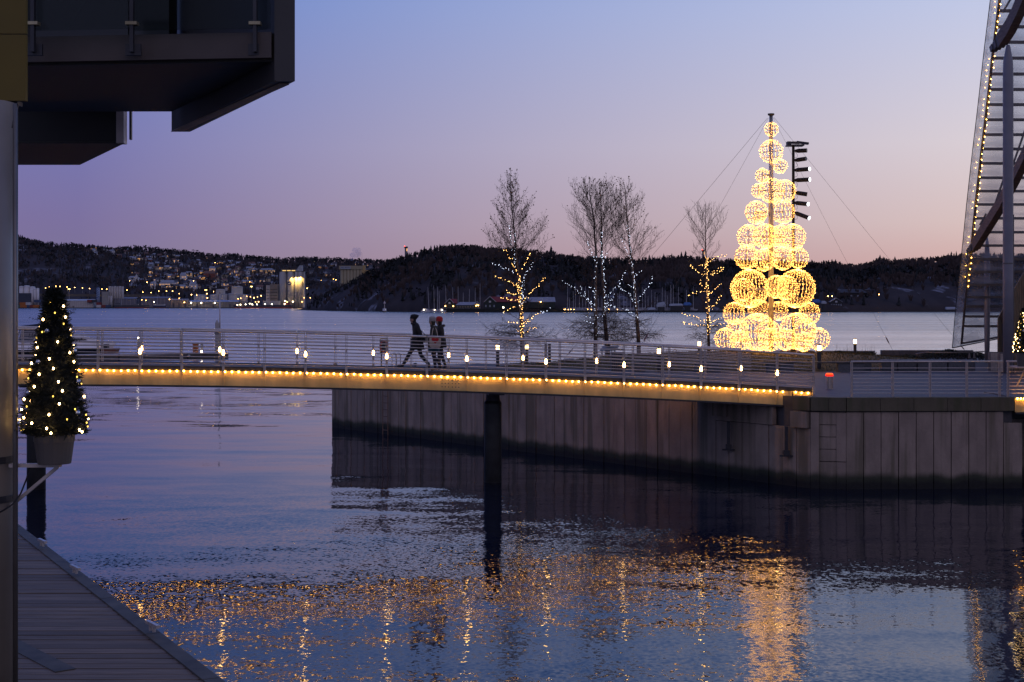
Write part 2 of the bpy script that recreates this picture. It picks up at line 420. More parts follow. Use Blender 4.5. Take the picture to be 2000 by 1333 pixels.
# coping stones
def cope_run(a, b, w, z0=ZP - .385, z1=ZP + .0, t=.5, over=.05):
    d = b - a; L = d.length; d.normalize(); n = max(1, round(L / w)); w = L / n; nr = Vector((d.y, -d.x))
    for i in range(n):
        p0 = a + d * (i * w + .006) + nr * (over + R.uniform(0, .008)); p1 = a + d * ((i + 1) * w - .006) + nr * over
        q1 = p1 - nr * t; q0 = p0 - nr * t; hz = R.uniform(0, .006)
        m = MB(); m.hexa([(p0.x, p0.y, z0), (p1.x, p1.y, z0), (q1.x, q1.y, z0), (q0.x, q0.y, z0), (p0.x, p0.y, z1 + .03 + hz), (p1.x, p1.y, z1 + .03 + hz), (q1.x, q1.y, z1 + .03 + hz), (q0.x, q0.y, z1 + .03 + hz)])
        m.build('coping_stone', M_COPE, wall)
cope_run(C0 + Vector((-.42, .56)), C0, 0.9)
cope_run(C0, CF, 0.62)
cope_run(CF, Vector((15.62, 44.27)), 0.98)
cope_run(LE, along(1300), 1.0, ZP - .25)
# iron ladder down the far end of the left face
lad = empty('quay_ladder', (0, 0, 0), 'rusty iron ladder fixed to the quay wall beneath the bridge', 'ladder')
p = along(757); nrm = Vector((ld.y, -ld.x)) * .12
for s_ in (-.2, .2):
    q = p + ld * s_ + nrm; m = MB(); m.tube((q.x, q.y, -.3), (q.x, q.y, ZP), .022, n=6); m.build('stile', mat('rusty iron', (.16, .10, .07), .8), lad)
for k in range(9):
    z = .2 + .3 * k; q0 = p + ld * -.2 + nrm; q1 = p + ld * .2 + nrm
    m = MB(); m.tube((q0.x, q0.y, z), (q1.x, q1.y, z), .016, n=5); m.build('rung', MATS['rusty iron'], lad)

# ------------------------------------------------------------------ footbridge
A0 = Vector((-11.29, 43.2)); AV = Vector((1.2346, .1431)); NV = Vector((-.1151, .9934)); BW = 2.83
IL = -8.0; IR = 16.98
def NXY(i): return A0 + AV * i
_tab = [(-60, 719.5), (40, 720.5), (200, 722), (358, 723), (517, 725), (640, 727.7), (755, 730.7), (912, 735.3), (1066, 740.9), (1143, 744), (1294, 750.5), (1445, 757.8), (1592, 767.0)]
_is = []; _zs = []
for px, py in _tab:
    k = (px - 1000) / F; i = (k * A0.y - A0.x) / (AV.x - k * AV.y); y = NXY(i).y
    _is.append(i); _zs.append(CH - (py - HZ) * y / F)
_pf = np.polyfit(_is, _zs, 3)
def zl(i): return float(np.polyval(_pf, i))
def B(i, v, h):
    p = NXY(i) + NV * v; return Vector((p.x, p.y, zl(i) + .08 + h))
BA = atan2(AV.y, AV.x)
bridge = empty('footbridge', (0, 46, 0), 'long pale steel footbridge with thin horizontal rails and a glowing girder', 'footbridge')
steps = [IL + (IR - IL) * k / 50 for k in range(51)]
def strip(name, m_, v0, v1, h0, h1, i0=IL, i1=IR, n=50, parent=None):
    m = MB(); vs = []
    for k in range(n + 1):
        i = i0 + (i1 - i0) * k / n
        for v, h in ((v0, h0), (v1, h0), (v1, h1), (v0, h1)): vs.append(B(i, v, h))
    fs = [(3, 2, 1, 0), (n * 4, n * 4 + 1, n * 4 + 2, n * 4 + 3)]
    for k in range(n):
        for j in range(4):
            j2 = (j + 1) % 4; fs.append((k * 4 + j, k * 4 + j2, (k + 1) * 4 + j2, (k + 1) * 4 + j))
    m.add(vs, fs); return m.build(name, m_, parent or bridge)
strip('deck', M_DECK, 0.02, BW - .02, -.10, 0)
strip('kerb', M_DARK, -.03, .035, -.075, .045)
strip('kerb', M_DARK, BW - .035, BW + .03, -.075, .045)
strip('bottom_flange', M_DARK, -.06, .16, -.60, -.545, IL, 16.35)
strip('bottom_flange', M_DARK, BW - .16, BW + .06, -.60, -.545, IL, 16.0)
strip('underside', M_DARK, .1, BW - .1, -.50, -.2, IL, 16.0)
for i in range(int(IL), 17):
    i1 = min(i + 1, 16.42)
    strip('girder_panel', M_GIRDER, .0, .03, -.545, -.08, i + .012, i1 - .012, 2)
    if i < 16: strip('girder_panel', M_GIRDER, BW - .03, BW, -.545, -.08, i + .012, i1 - .012, 2)
for i in range(int(IL), 17):
    strip('stiffener', M_GIRDER, -.035, .0, -.54, -.085, i - .012, i + .012, 1)
    for q in range(1, 6):
        pass
strip('girder_panel', M_GIRDER, .0, .03, -.30, -.08, 16.44, 16.97, 2)
# splice plate with its bolts
for i0_, i1_ in ((7.35, 7.83), (-1.60, -1.38)):
    strip('splice_plate', M_GIRDER, -.014, .0, -.50, -.15, i0_, i1_, 2)
    m = MB()
    for c in range(6):
        for r_ in range(3):
            u = i0_ + (i1_ - i0_) * ((c + .5) / 6 + (.02 if c > 2 else -.02)); p = B(u, -.02, -.21 - .11 * r_)
            m.path([p, p + Vector((.003, -.02, 0))], .017, 6)
    m.build('bolt_group', M_DARK, bridge)['kind'] = 'stuff'
# posts (a pair of flat bars each), handrails, rods
def post(i, v, near):
    m = MB(); w = .052
    for du in (-.024, .024):
        for (h0, h1, t) in ((-.13, 1.09, .012),):
            a = B(i + du / 1.243, v, h0); b = B(i + du / 1.243, v, h1)
            m.beam(a, b, .07, t * 1.3, up=(AV.x, AV.y, 0))
    p = B(i, v, .60); m.box(p, (.06, .06, .06), BA)
    o = m.build('post', M_POST, bridge)
    m = MB(); a = B(i, v - (.012 if near else -.012), -.14); b = B(i, v - (.012 if near else -.012), .10); m.beam(a, b, .06, .075, up=(AV.x, AV.y, 0)); m.build('post_foot', M_POST, bridge)
NEARP = list(range(-8, 18)); FARP = list(range(-8, 17))
for i in NEARP: post(min(i, 16.97), -.045, True)
for j in FARP: post(j - .29, BW + .045, False)
def rail(name, v, h, r, i0, i1, n=40, mm=M_STEEL, ns=6):
    m = MB(); m.path([B(i0 + (i1 - i0) * k / n, v, h) for k in range(n + 1)], r, ns); m.build(name, mm, bridge, True)
for i in range(-8, 17, 3):
    rail('handrail', -.045, 1.115, .04, i + .01, min(i + 3, 16.99) - .01, 6)
    rail('handrail', BW + .045, 1.115, .04, i - .28, min(i + 3, 16) - .30, 6)
for k in range(9):
    h = .12 + .106 * k
    rail('rod', -.045, h, .0125, IL, 16.97, 40, ns=5); rail('rod', BW + .045, h, .0125, IL, 16.0, 40, ns=5)
# rail lamps on every second post
def lamp(i, v):
    p = B(i, v, .40)
    m = MB(); m.lathe(p, [(.012, -.02), (.034, 0), (.04, .06), (.03, .12), (.014, .16)], 8); o = m.build('rail_lamp', M_LAMP, bridge)
    m = MB(); m.lathe(p, [(.02, -.16), (.032, -.05), (.042, -.01)], 8); m.build('lamp_holder', M_POST, o)
    m = MB(); m.lathe(p, [(.012, .16), (.012, .32)], 6); m.build('lamp_stem', M_STEEL, o)
for i in range(-8, 17, 2): lamp(i, -.075); lamp(i - .29, BW + .02)
# piers
for px, lab in ((966, 0), (45, 1)):
    k = (px - 1000) / F; i = (k * A0.y - A0.x) / (AV.x - k * AV.y) ; c = B(i + .07, BW / 2, 0)
    zt = c.z - .6
    m = MB(); m.lathe((c.x, c.y, 0), [(.285, -3), (.285, zt - .42), (.285, zt - .36)], 20); pr = m.build('pier', M_PILE, bridge, True)
    m = MB(); m.lathe((c.x, c.y, 0), [(.29, zt - .36), (.24, zt - .3), (.2, zt), (.2, zt + .1)], 16)
    m.box((c.x, c.y, zt + .02), (.5, 2.4, .16), BA); m.build('pier_head', M_DARK, pr)
# festoon of bulbs along each girder
for v, lab in ((-.075, 'string of round warm bulbs along the near girder of the footbridge'), (BW + .075, 'string of round warm bulbs along the far edge of the footbridge')):
    fest = empty('string_light', (0, 46, 0), lab, 'string lights')
    me = None; i1 = 16.85 if v < 0 else 15.8
    m = MB(); nb = int((i1 - IL) / .166); pts = []
    for k in range(nb + 1):
        i = IL + .08 + .166 * k + R.uniform(-.006, .006)
        if v < 0 and 16.2 < i < 16.4: continue
        p = B(i, v, -.115 + R.uniform(-.007, .007)); pts.append(p + Vector((0, 0, .045)))
        if me is None:
            mm = MB(); mm.sph((0, 0, 0), .028, 8, 6); me = bpy.data.meshes.new('bulb'); me.from_pydata(mm.v, [], mm.f); me.materials.append(M_BULB)
        q = p - Vector((0, 46, 0)); obj('bulb', me, fest, q)
    wpts = []
    for a, b in zip(pts, pts[1:]): wpts += [a, (a + b) / 2 - Vector((0, 0, .012))]
    m.path(wpts, .006, 4); m.build('cable', M_BLACK, fest)

# ------------------------------------------------------------------ second bridge on the right and the rail along the quay edge
def flatrail(root_, pts, posts, rods=8, h=1.12, hr=.03, foot=0.0):
    for p in posts:
        m = MB()
        for du in (-.022, .022): m.span(p[0] + du - .008, p[0] + du + .008, p[1] - .035, p[1] + .035, p[2] - foot, p[2] + h - .03)
        m.build('post', M_POST, root_)
    m = MB(); m.path([(x, y, z + h) for x, y, z in pts], hr, 6); m.build('handrail', M_STEEL, root_, True)
    for k in range(rods):
        m = MB(); m.path([(x, y, z + .13 + .112 * k) for x, y, z in pts], .0105, 5); m.build('rod', M_STEEL, root_)
qr = empty('quay_railing', (11, 44.4, ZP), 'steel railing along the quay edge between the two bridges', 'railing')
def qx(px): return (px - 1000) * 44.45 / F
flatrail(qr, [(qx(1661), 44.35, ZP + .02), (qx(1960), 44.5, ZP + .02)], [(qx(p), 44.35 + (p - 1661) / 300 * .15, ZP + .03) for p in (1662, 1742.5, 1816, 1888.5, 1953)])
b2 = empty('small_footbridge', (18, 45, 2.8), 'second pale footbridge leaving the quay at the right edge', 'footbridge')
m = MB(); m.span(15.66, 27, 44.35, 47.2, 2.70, 2.84); m.build('deck', M_DECK, b2)
for k in range(9):
    m = MB(); m.span(15.66 + k * 1.25, 15.66 + (k + 1) * 1.25 - .02, 44.28, 44.31, 2.38, 2.80); m.build('girder_panel', M_GIRDER, b2)
m = MB(); m.span(15.66, 27, 44.2, 44.5, 2.32, 2.375); m.build('bottom_flange', M_DARK, b2)
flatrail(b2, [(15.4, 44.32, ZP + .03), (27, 44.32, ZP + .03)], [(15.45 + k * 1.14 - (0.02 if k else 0), 44.3, ZP + .03) for k in range(11)], foot=.1)
for k in (1, 3, 5):
    p = Vector((15.45 + k * 1.14, 44.24, ZP + .45)); m = MB(); m.lathe(p, [(.02, -.03), (.05, 0), (.06, .07), (.04, .16), (.02, .2)], 8); m.build('rail_lamp', M_LAMP, b2)
fest = empty('string_light', (16, 44.2, 2.8), 'short string of warm bulbs on the bridge at the right edge', 'string lights')
mm = MB(); mm.sph((0, 0, 0), .028, 8, 6); me = bpy.data.meshes.new('bulb'); me.from_pydata(mm.v, [], mm.f); me.materials.append(M_BULB)
for k in range(60): obj('bulb', me, fest, (15.72 + k * .105 - 16, 44.23 - 44.2, 2.80 - 2.8 + R.uniform(-.006, .006)))
m = MB(); m.path([(15.7, 44.235, 2.84), (22, 44.235, 2.84)], .006, 4); m.build('cable', M_BLACK, fest)

# ------------------------------------------------------------------ boardwalk at lower left
ZD = 3.1
bw = empty('boardwalk', (-6, 12, ZD), 'weathered timber boardwalk below the column at lower left', 'boardwalk', kind='structure')
E0 = at(40, 1030, dz(1030, ZD)).xy; E1 = at(435, 1333, dz(1333, ZD)).xy; ed = (E1 - E0).normalized(); en = Vector((ed.y, -ed.x))
M_PLANK = mat('grey weathered planks', (0.185, 0.128, 0.085), 0.75, 0, 0.35, 4.0, 0.003, (0.6, 9, 9))
M_EDGE = mat('boardwalk edge beam', (0.085, 0.07, 0.05), 0.7, 0, 0.35, 5)
_t = M_PLANK.node_tree; _b = _t.nodes['Principled BSDF']; _s = _b.inputs['Base Color'].links[0].from_socket
_oi = _t.nodes.new('ShaderNodeObjectInfo'); _mr = _t.nodes.new('ShaderNodeMapRange'); _mr.inputs[3].default_value = .62; _mr.inputs[4].default_value = 1.12; _t.links.new(_oi.outputs['Random'], _mr.inputs[0])
_vm = _t.nodes.new('ShaderNodeVectorMath'); _vm.operation = 'SCALE'; _t.links.new(_s, _vm.inputs[0]); _t.links.new(_mr.outputs[0], _vm.inputs['Scale']); _t.links.new(_vm.outputs[0], _b.inputs['Base Color'])
w = .148; y = 5.0; tl = math.tan(radians(-0.4)); k = 0
while y < 23:
    t = (y - E0.y) / ed.y; xe = E0.x + ed.x * t - .15; xl = -9.5 if y < 17.5 else xe - 3.4
    g = .007; h = R.uniform(-.003, .003)
    m = MB(); a = R.uniform(-.002, .002)
    m.hexa([(xl, y + g, ZD - .03), (xe, y + g, ZD - .03), (xe + .05, y + w - g, ZD - .03), (xl, y + w - g, ZD - .03), (xl, y + g, ZD + h), (xe, y + g, ZD + h + a), (xe + .05, y + w - g, ZD + h + a), (xl, y + w - g, ZD + h)])
    o = m.build('plank', M_PLANK, bw)
    y += w; k += 1
for s_ in range(-8, 14):
    L = 1.55; p0 = E0 + ed * (s_ * L + .006) + en * .055; p1 = E0 + ed * ((s_ + 1) * L - .006) + en * .055
    m = MB(); m.beam((p0.x, p0.y, ZD - .012), (p1.x, p1.y, ZD - .012), .12, .05); m.build('edge_beam', M_EDGE, bw)
    p0 = p0 + en * .7; p1 = p1 + en * .7; m = MB(); m.beam((p0.x, p0.y, ZD - .32), (p1.x, p1.y, ZD - .32), .08, .46); m.build('fascia', M_EDGE, bw)
p0 = at(36, 1262, dz(1262, ZD)); p1 = at(128, 1311, dz(1311, ZD))
m = MB(); m.beam(p0 + Vector((-.3, .35, -.004)), p1 + Vector((0, 0, -.004)), .15, .022); m.build('trim_board', M_EDGE, bw)
m = MB(); q0 = E0 - ed * 3 + en * .8; q1 = E1 + ed * 4 + en * .8; m.prism([(q0.x, q0.y), (q1.x, q1.y), (-9.4, q1.y), (-9.4, q0.y)][::-1], ZD - .3, ZD - .05); m.build('joist', M_DARK, bw)
for k, (px, py) in enumerate(((88, 1066), (153, 1119), (305, 1232))):
    p = at(px, py, dz(py, ZD + .04)); p.x -= .03; c = empty('mooring_cleat', p, ['smallest steel cleat on the boardwalk edge, farthest from the viewer', 'middle steel cleat on the boardwalk edge', 'nearest steel cleat on the boardwalk edge'][k], 'cleat', 'cleats on the boardwalk edge')
    m = MB(); m.beam(p + Vector((-.07, .1, .05)), p + Vector((.07, -.1, .05)), .03, .025); m.build('horn', M_STEEL, c)
    for s_ in (-.3, .3):
        q = p + Vector((-.07, .1, 0)) * s_ * -1; m = MB(); m.tube(q + Vector((0, 0, -.005)), q + Vector((0, 0, .045)), .014, n=6); m.build('stud', M_STEEL, c)

# ------------------------------------------------------------------ building at upper left
bld = empty('apartment_building', (-4, 13, ZD), 'dark building at upper left jutting out over the boardwalk on a round column', 'building')
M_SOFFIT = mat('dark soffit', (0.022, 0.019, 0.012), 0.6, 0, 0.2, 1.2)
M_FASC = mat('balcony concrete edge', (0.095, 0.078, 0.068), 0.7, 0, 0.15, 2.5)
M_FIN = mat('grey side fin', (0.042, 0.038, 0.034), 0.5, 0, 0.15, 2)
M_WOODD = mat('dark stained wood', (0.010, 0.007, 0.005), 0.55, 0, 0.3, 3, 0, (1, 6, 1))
M_YEL = mat('ochre cladding panel', (0.13, 0.088, 0.003), 0.6, 0, 0.1, 2)
M_CONC = mat('column concrete', (0.25, 0.215, 0.175), 0.36, 0, 0.15, 2.5)
M_DGL = mat('dark window glass', (0.012, 0.014, 0.016), 0.08, 0, 0)
def P(px, py, d): return at(px, py, d)
# balcony: fascia, soffit, floor above
fa_ = P(-40, 129, 11.45); fb = P(532, 122, 11.2); zs = (fa_.z + fb.z) / 2
sa = P(-60, 222, 14.1); sb = P(336, 222, 14.1)
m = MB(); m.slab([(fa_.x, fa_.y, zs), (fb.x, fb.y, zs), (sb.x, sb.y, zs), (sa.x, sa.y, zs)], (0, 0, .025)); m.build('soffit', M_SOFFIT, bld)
m = MB(); m.slab([(fa_.x, fa_.y - .06, zs + .02), (fb.x, fb.y - .06, zs + .02), (fb.x, fb.y, zs + .02), (fa_.x, fa_.y, zs + .02)], (0, 0, .2)); m.build('fascia', M_FASC, bld)
m = MB(); m.slab([(fa_.x, fa_.y + .01, zs + .03), (fb.x, fb.y + .01, zs + .03), (sb.x, sb.y, zs + .03), (sa.x, sa.y, zs + .03)], (0, 0, .18)); m.build('floor_slab', M_FASC, bld)
# back wall of the balcony, window and ceiling
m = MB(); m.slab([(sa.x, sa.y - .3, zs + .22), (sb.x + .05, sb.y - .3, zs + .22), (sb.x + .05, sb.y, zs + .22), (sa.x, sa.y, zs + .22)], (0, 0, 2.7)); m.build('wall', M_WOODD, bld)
for k, (a, b) in enumerate(((70, 250), (262, 330))):
    p, q = P(a, 150, 13.75), P(b, 150, 13.75)
    m = MB(); m.span(p.x, q.x, p.y - .0, p.y + .03, zs + .3, zs + 2.4); m.build('window', M_DGL, bld)
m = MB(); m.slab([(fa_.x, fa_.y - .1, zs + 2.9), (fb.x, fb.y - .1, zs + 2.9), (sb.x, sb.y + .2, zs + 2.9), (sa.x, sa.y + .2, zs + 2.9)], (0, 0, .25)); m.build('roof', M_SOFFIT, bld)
# side fin hanging a little below the soffit
n0 = P(536, 130, 11.15); n1 = P(576, 130, 11.15); f0 = P(335, 240, 14.4); f1 = P(371, 240, 14.4); zf = CH + 438 * 11.15 / F
m = MB(); m.slab([(n0.x, n0.y, zf), (n1.x, n1.y, zf), (f1.x, f1.y, zf), (f0.x, f0.y, zf)], (0, 0, 3.4)); m.build('side_fin', M_FIN, bld)
m = MB(); m.slab([(n0.x + .02, n0.y + .1, zf - .012), (n1.x - .06, n1.y + .1, zf - .012), (f1.x - .06, f1.y - .1, zf - .012), (f0.x + .02, f0.y - .1, zf - .012)], (0, 0, .01)); m.build('fin_trim', mat('pale timber trim', (.42, .32, .24), .5), bld)
# glass balustrade: panes, posts, brackets
M_PANE = bpy.data.materials.new('balustrade glass'); M_PANE.use_nodes = True
_t = M_PANE.node_tree; _b = _t.nodes['Principled BSDF']; _b.inputs['Base Color'].default_value = (.02, .025, .025, 1); _b.inputs['Roughness'].default_value = .03
_tr = _t.nodes.new('ShaderNodeBsdfTransparent'); _tr.inputs[0].default_value = (.8, .84, .82, 1); _mx = _t.nodes.new('ShaderNodeMixShader'); _mx.inputs[0].default_value = .16
_t.links.new(_tr.outputs[0], _mx.inputs[1]); _t.links.new(_b.outputs[0], _mx.inputs[2]); _t.links.new(_mx.outputs[0], _t.nodes['Material Output'].inputs[0])
for a, b in ((-40, 72), (79, 262), (269, 500), (507, 533)):
    p, q = P(a, 75, 11.3), P(b, 75, 11.22)
    m = MB(); m.slab([(p.x, p.y - .12, zs + .24), (q.x, q.y - .12, zs + .24), (q.x, q.y - .105, zs + .24), (p.x, p.y - .105, zs + .24)], (0, 0, 1.05)); m.build('glass_pane', M_PANE, bld)
for px in (75, 266, 504):
    p = P(px, 100, 11.25)
    m = MB(); m.span(p.x - .014, p.x + .014, p.y - .15, p.y - .10, zs + .06, zs + 1.3); po = m.build('balustrade_post', mat('dim steel', (.05, .05, .055), .5, .3), bld)
    m = MB(); m.span(p.x - .06, p.x + .06, p.y - .10, p.y - .065, zs + .04, zs + .13); m.build('bracket', MATS['dim steel'], po)
    m = MB(); m.span(p.x - .045, p.x + .045, p.y - .16, p.y - .085, zs + .27, zs + .295); m.build('glass_clamp', mat('brass clamp', (.4, .34, .2), .4, .6), po)
p, q = P(-40, 30, 11.3), P(536, 30, 11.2); m = MB(); m.path([(p.x, p.y - .11, zs + 1.32), (q.x, q.y - .11, zs + 1.32)], .022, 8); m.build('top_rail', M_STEEL, bld)
# lower balcony of the wing behind
a0 = P(-60, 281, 15.0); a1 = P(243, 281, 15.0); b1 = P(156, 322, 17.3); b0 = P(-80, 322, 17.3); z2 = CH + 316.5 * 15 / F
m = MB(); m.slab([(a0.x, a0.y, z2), (a1.x, a1.y, z2), (b1.x, b1.y, z2), (b0.x, b0.y, z2)], (0, 0, .02)); m.build('soffit', M_SOFFIT, bld)
m = MB(); m.slab([(a0.x, a0.y, z2 + .021), (a1.x - .08, a1.y, z2 + .021), (b1.x - .08, b1.y, z2 + .021), (b0.x, b0.y, z2 + .021)], (0, 0, .9)); m.build('parapet', M_WOODD, bld)
m = MB(); m.span(a1.x - .079, a1.x, a1.y - .03, a1.y + .1, z2, z2 + .75); m.build('edge_trim', mat('pale edge trim', (.6, .5, .46), .5), bld)
m = MB(); m.beam((a1.x + .04, a1.y + .1, z2 + .05), (a1.x + .04, a1.y + .1, z2 + .75), .02, .05, up=(0, 1, 0)); m.build('edge_rail', M_DARK, bld)
# ochre panels
for z0, z1 in ((-10, 66), (68, 197)):
    p, q = P(-80, z1, 9.6), P(50, z0, 9.6)
    m = MB(); m.span(p.x, q.x, p.y, p.y + .04, p.z, q.z if z0 > 0 else q.z + 2); m.build('cladding_panel', M_YEL, bld)
p = P(-80, 205, 9.65); q = P(34, 197, 9.65); m = MB(); m.span(p.x, q.x, p.y, p.y + .1, p.z, q.z); m.build('drip_edge', M_DARK, bld)
# column, pipe, straps
cc = P(24, 700, 9.3); rc = .22; cx = cc.x - rc
m = MB(); m.lathe((cx, 9.3 + .02, 0), [(rc, ZD), (rc, P(0, 200, 9.3).z)], 28); col = m.build('column', M_CONC, bld, True)
for py in (897, 973):
    z = P(0, py, 9.3).z; m = MB(); m.lathe((cx, 9.32, z), [(rc + .004, -.022), (rc + .008, -.02), (rc + .008, .02), (rc + .004, .022)], 28); m.build('strap', M_DARK, col)
pp = P(30, 700, 9.2); m = MB(); m.tube((pp.x, 9.2, ZD), (pp.x, 9.2, P(0, 203, 9.2).z), .0165, n=10); m.build('downpipe', mat('zinc pipe', (.18, .165, .15), .35, .6), bld, True)
pp2 = P(24, 250, 9.2); m = MB(); m.tube((pp2.x + .0, 9.22, P(0, 250, 9.2).z), (pp2.x + .03, 9.2, P(0, 203, 9.2).z), .012, n=6); m.build('pipe_hook', M_DARK, bld)
# bracket carrying the potted tree
br = empty('wall_bracket', (cx, 9.3, 4.6), 'thin grey steel bracket on the column carrying the potted tree', 'bracket')
zt = P(0, 904, 9.3).z
a = P(20, 905, 9.25); b = P(118, 905, 9.25); m = MB(); m.beam((a.x, a.y, zt - .012), (b.x, b.y, zt - .012), .06, .022); m.build('arm', M_POST, br)
c = P(22, 988, 9.25); m = MB(); m.beam((b.x - .02, b.y, zt - .025), c, .02, .032, up=(0, 1, 0)); m.build('strut', M_POST, br)
wpt = [P(60, 905, 9.3), P(52, 935, 9.25), P(40, 965, 9.2), P(25, 985, 9.1), P(10, 995, 9.05), P(-4, 1003, 9.05)]
m = MB(); m.path(wpt, .006, 5); tag(m.build('power_cable', M_BLACK), 'thin black cable hanging from the potted tree along the column', 'cable')
# another dim fitting at the end of the balcony
p = P(519, 71, 11.6); f = empty('balcony_lamp', p, 'tiny warm lamp glowing at the inner end of the balcony', 'lamp'); m = MB(); m.sph(p, .018, 8, 6); m.build('lamp_shade', glow('balcony lamp', (1, .6, .15), 1.6), f)

# ------------------------------------------------------------------ potted trees with lights and baubles
M_NEED = mat('dark artificial fir', (0.010, 0.013, 0.008), 0.8, 0, 0.5, 20)
M_BAUB = mat('silver bauble', (0.55, 0.57, 0.6), 0.08, 1.0, 0)
M_POTL = glow('potted tree bulb', (1.0, 0.62, 0.24), 30.0)
M_POTY = glow('potted tree yellow bulb', (1.0, 0.62, 0.10), 3.0)
def potted(label, base, hpot, rp0, rp1, ht, rt, lights, seed, potmat):
    rr = random.Random(seed)
    r = empty('potted_tree', base, label, 'potted tree')
    b = Vector(base)
    m = MB(); m.lathe(b, [(rp0, 0), (rp0 * 1.02, .01), (rp1 * .97, hpot * .72), (rp1 * .97, hpot * .73), (rp1, hpot * .74), (rp1 * 1.02, hpot), (rp1 * .9, hpot), (rp1 * .9, hpot - .02)], 24); m.build('pot', potmat, r, False)
    m = MB(); m.tube(b + Vector((0, 0, hpot - .05)), b + Vector((0, 0, hpot + ht * .9)), .018, .006, 6); m.build('trunk', M_DARK, r)
    def rad(t): return rt * (1 - t) ** .86 * (1.0 if t > .06 else .85 + t * 2.5) + .05 * rt * (t > .9) + .13 * rt * min(1, max(0, (1 - t) * 14))
    m = MB()
    N = 9500
    for k in range(N):
        t = rr.random() ** 1.25; a = rr.uniform(0, 2 * pi); q = rad(t)
        ri = q * rr.uniform(.55, .93); z = hpot + ht * t
        p0 = b + Vector((ri * cos(a), ri * sin(a), z)); L = rr.uniform(.02, .05) * rt / .21
        d = Vector((cos(a + rr.uniform(-.9, .9)), sin(a + rr.uniform(-.9, .9)), rr.uniform(-.5, .8))).normalized()
        s_ = d.cross(Vector((rr.random() - .5, rr.random() - .5, rr.random() - .5))).normalized() * L * .13
        p1 = p0 + d * L; m.add([p0 - s_, p0 + s_, p1 + s_ * .3, p1 - s_ * .3], [(0, 1, 2, 3)])
    for k in range(150):
        t = rr.random() ** 1.2 * .93; a = rr.uniform(0, 2 * pi); q = rad(t) * .85; d = Vector((cos(a), sin(a), rr.uniform(-.35, .6))).normalized(); p0 = b + Vector((q * cos(a), q * sin(a), hpot + ht * t)); L = rr.uniform(.05, .10) * rt / .21
        for i in range(14):
            u = p0 + d * L * (i / 14); e = (d * .7 + Vector((rr.uniform(-1, 1), rr.uniform(-1, 1), rr.uniform(-1, 1)))).normalized() * .024 * rt / .21; s_ = e.cross(Vector((.3, .2, .9))).normalized() * .0028
            m.add([u - s_, u + s_, u + e], [(0, 1, 2)])
    core_ = [(rad(t) * .72, hpot + ht * t) for t in [i / 12 for i in range(12)]] + [(.01, hpot + ht * .97)]
    m.lathe(b, core_, 14)
    m.build('foliage', M_NEED, r)
    for k in range(lights):
        t = (k + rr.random()) / lights; t = t ** 1.5 * .9; a = k * 2.399 + rr.uniform(-.4, .4); q = rad(t) * .99
        p = b + Vector((q * cos(a), q * sin(a), hpot + ht * t + .015))
        big = rr.random() < .72; m = MB(); m.sph(p, (.0066 if big else .005) * rt / .21, 8, 6, (1, 1, 1.3)); m.build('bulb', M_POTL if big else M_POTY, r)
    for k in range(10):
        t = .08 + .07 * k; a = k * 2.2 + 3.6; q = rad(t) * .98; p = b + Vector((q * cos(a), q * sin(a), hpot + ht * t)); m = MB(); m.sph(p, .02 * rt / .21, 12, 8); o = m.build('bauble', M_BAUB, r, True)
zt2 = zt
pb = P(106, 903, 9.25); 
potted('small cone-shaped fir in a grey pot on the column bracket, dotted with bulbs', (pb.x, pb.y, zt2), .195, .105, .128, .94, .205, 84, 5, mat('grey plastic pot', (.095, .085, .075), .5, 0, .08, 3))
pb = at(2001, 716, 43.6)
potted('lit cone-shaped fir in a pot at the right edge beside the small bridge', (pb.x, pb.y, pb.z), .42, .2, .25, 1.35, .34, 110, 9, MATS['grey plastic pot'])
bk = empty('pot_bracket', (pb.x, pb.y, pb.z), 'grey bracket holding the potted fir to the rail at the right edge', 'bracket')
m = MB(); m.span(pb.x - .25, pb.x + .25, pb.y - .2, pb.y + .66, pb.z - .04, pb.z - .003); m.build('arm', M_POST, bk)
m = MB(); m.beam((pb.x, pb.y - .1, pb.z - .04), (pb.x, pb.y + .64, pb.z - .62), .04, .04); m.build('strut', M_POST, bk)
# ------------------------------------------------------------------ grassy mound and bench on the plaza
M_GRASS = mat('winter grass', (0.075, 0.062, 0.022), 0.9, 0, 0.5, 9, 0.03, (1, 1, 1), 0.3, (0.13, 0.10, 0.04))
MC = Vector((11.6, 68.5)); MA = (10.6, 6.6); MH = 0.66
def mound_z(x, y):
    u = (x - MC.x) / MA[0]; v = (y - MC.y) / MA[1]; r = sqrt(u * u + v * v)
    return ZP + (MH * (1 - min(1, r) ** 2.2) if r < 1 else 0)
m = MB(); nr, na = 14, 56; vs = [(MC.x, MC.y, ZP + MH)]; fs = []
for i in range(1, nr + 1):
    for j in range(na):
        a = 2 * pi * j / na; r = i / nr; x = MC.x + MA[0] * r * cos(a); y = MC.y + MA[1] * r * sin(a)
        vs.append((x, y, mound_z(x, y) + (.03 * noise.noise((x * 1.7, y * 1.7, 0)) if r < .97 else -.04)))
for j in range(na): fs.append((0, 1 + j, 1 + (j + 1) % na))
for i in range(nr - 1):
    for j in range(na):
        a = 1 + i * na + j; b = 1 + i * na + (j + 1) % na; fs.append((a, a + na, b + na, b))
m.add(vs, fs); tag(m.build('grass_mound', M_GRASS, None, True), 'low brown grassy mound under the tree of lights', kind='structure')
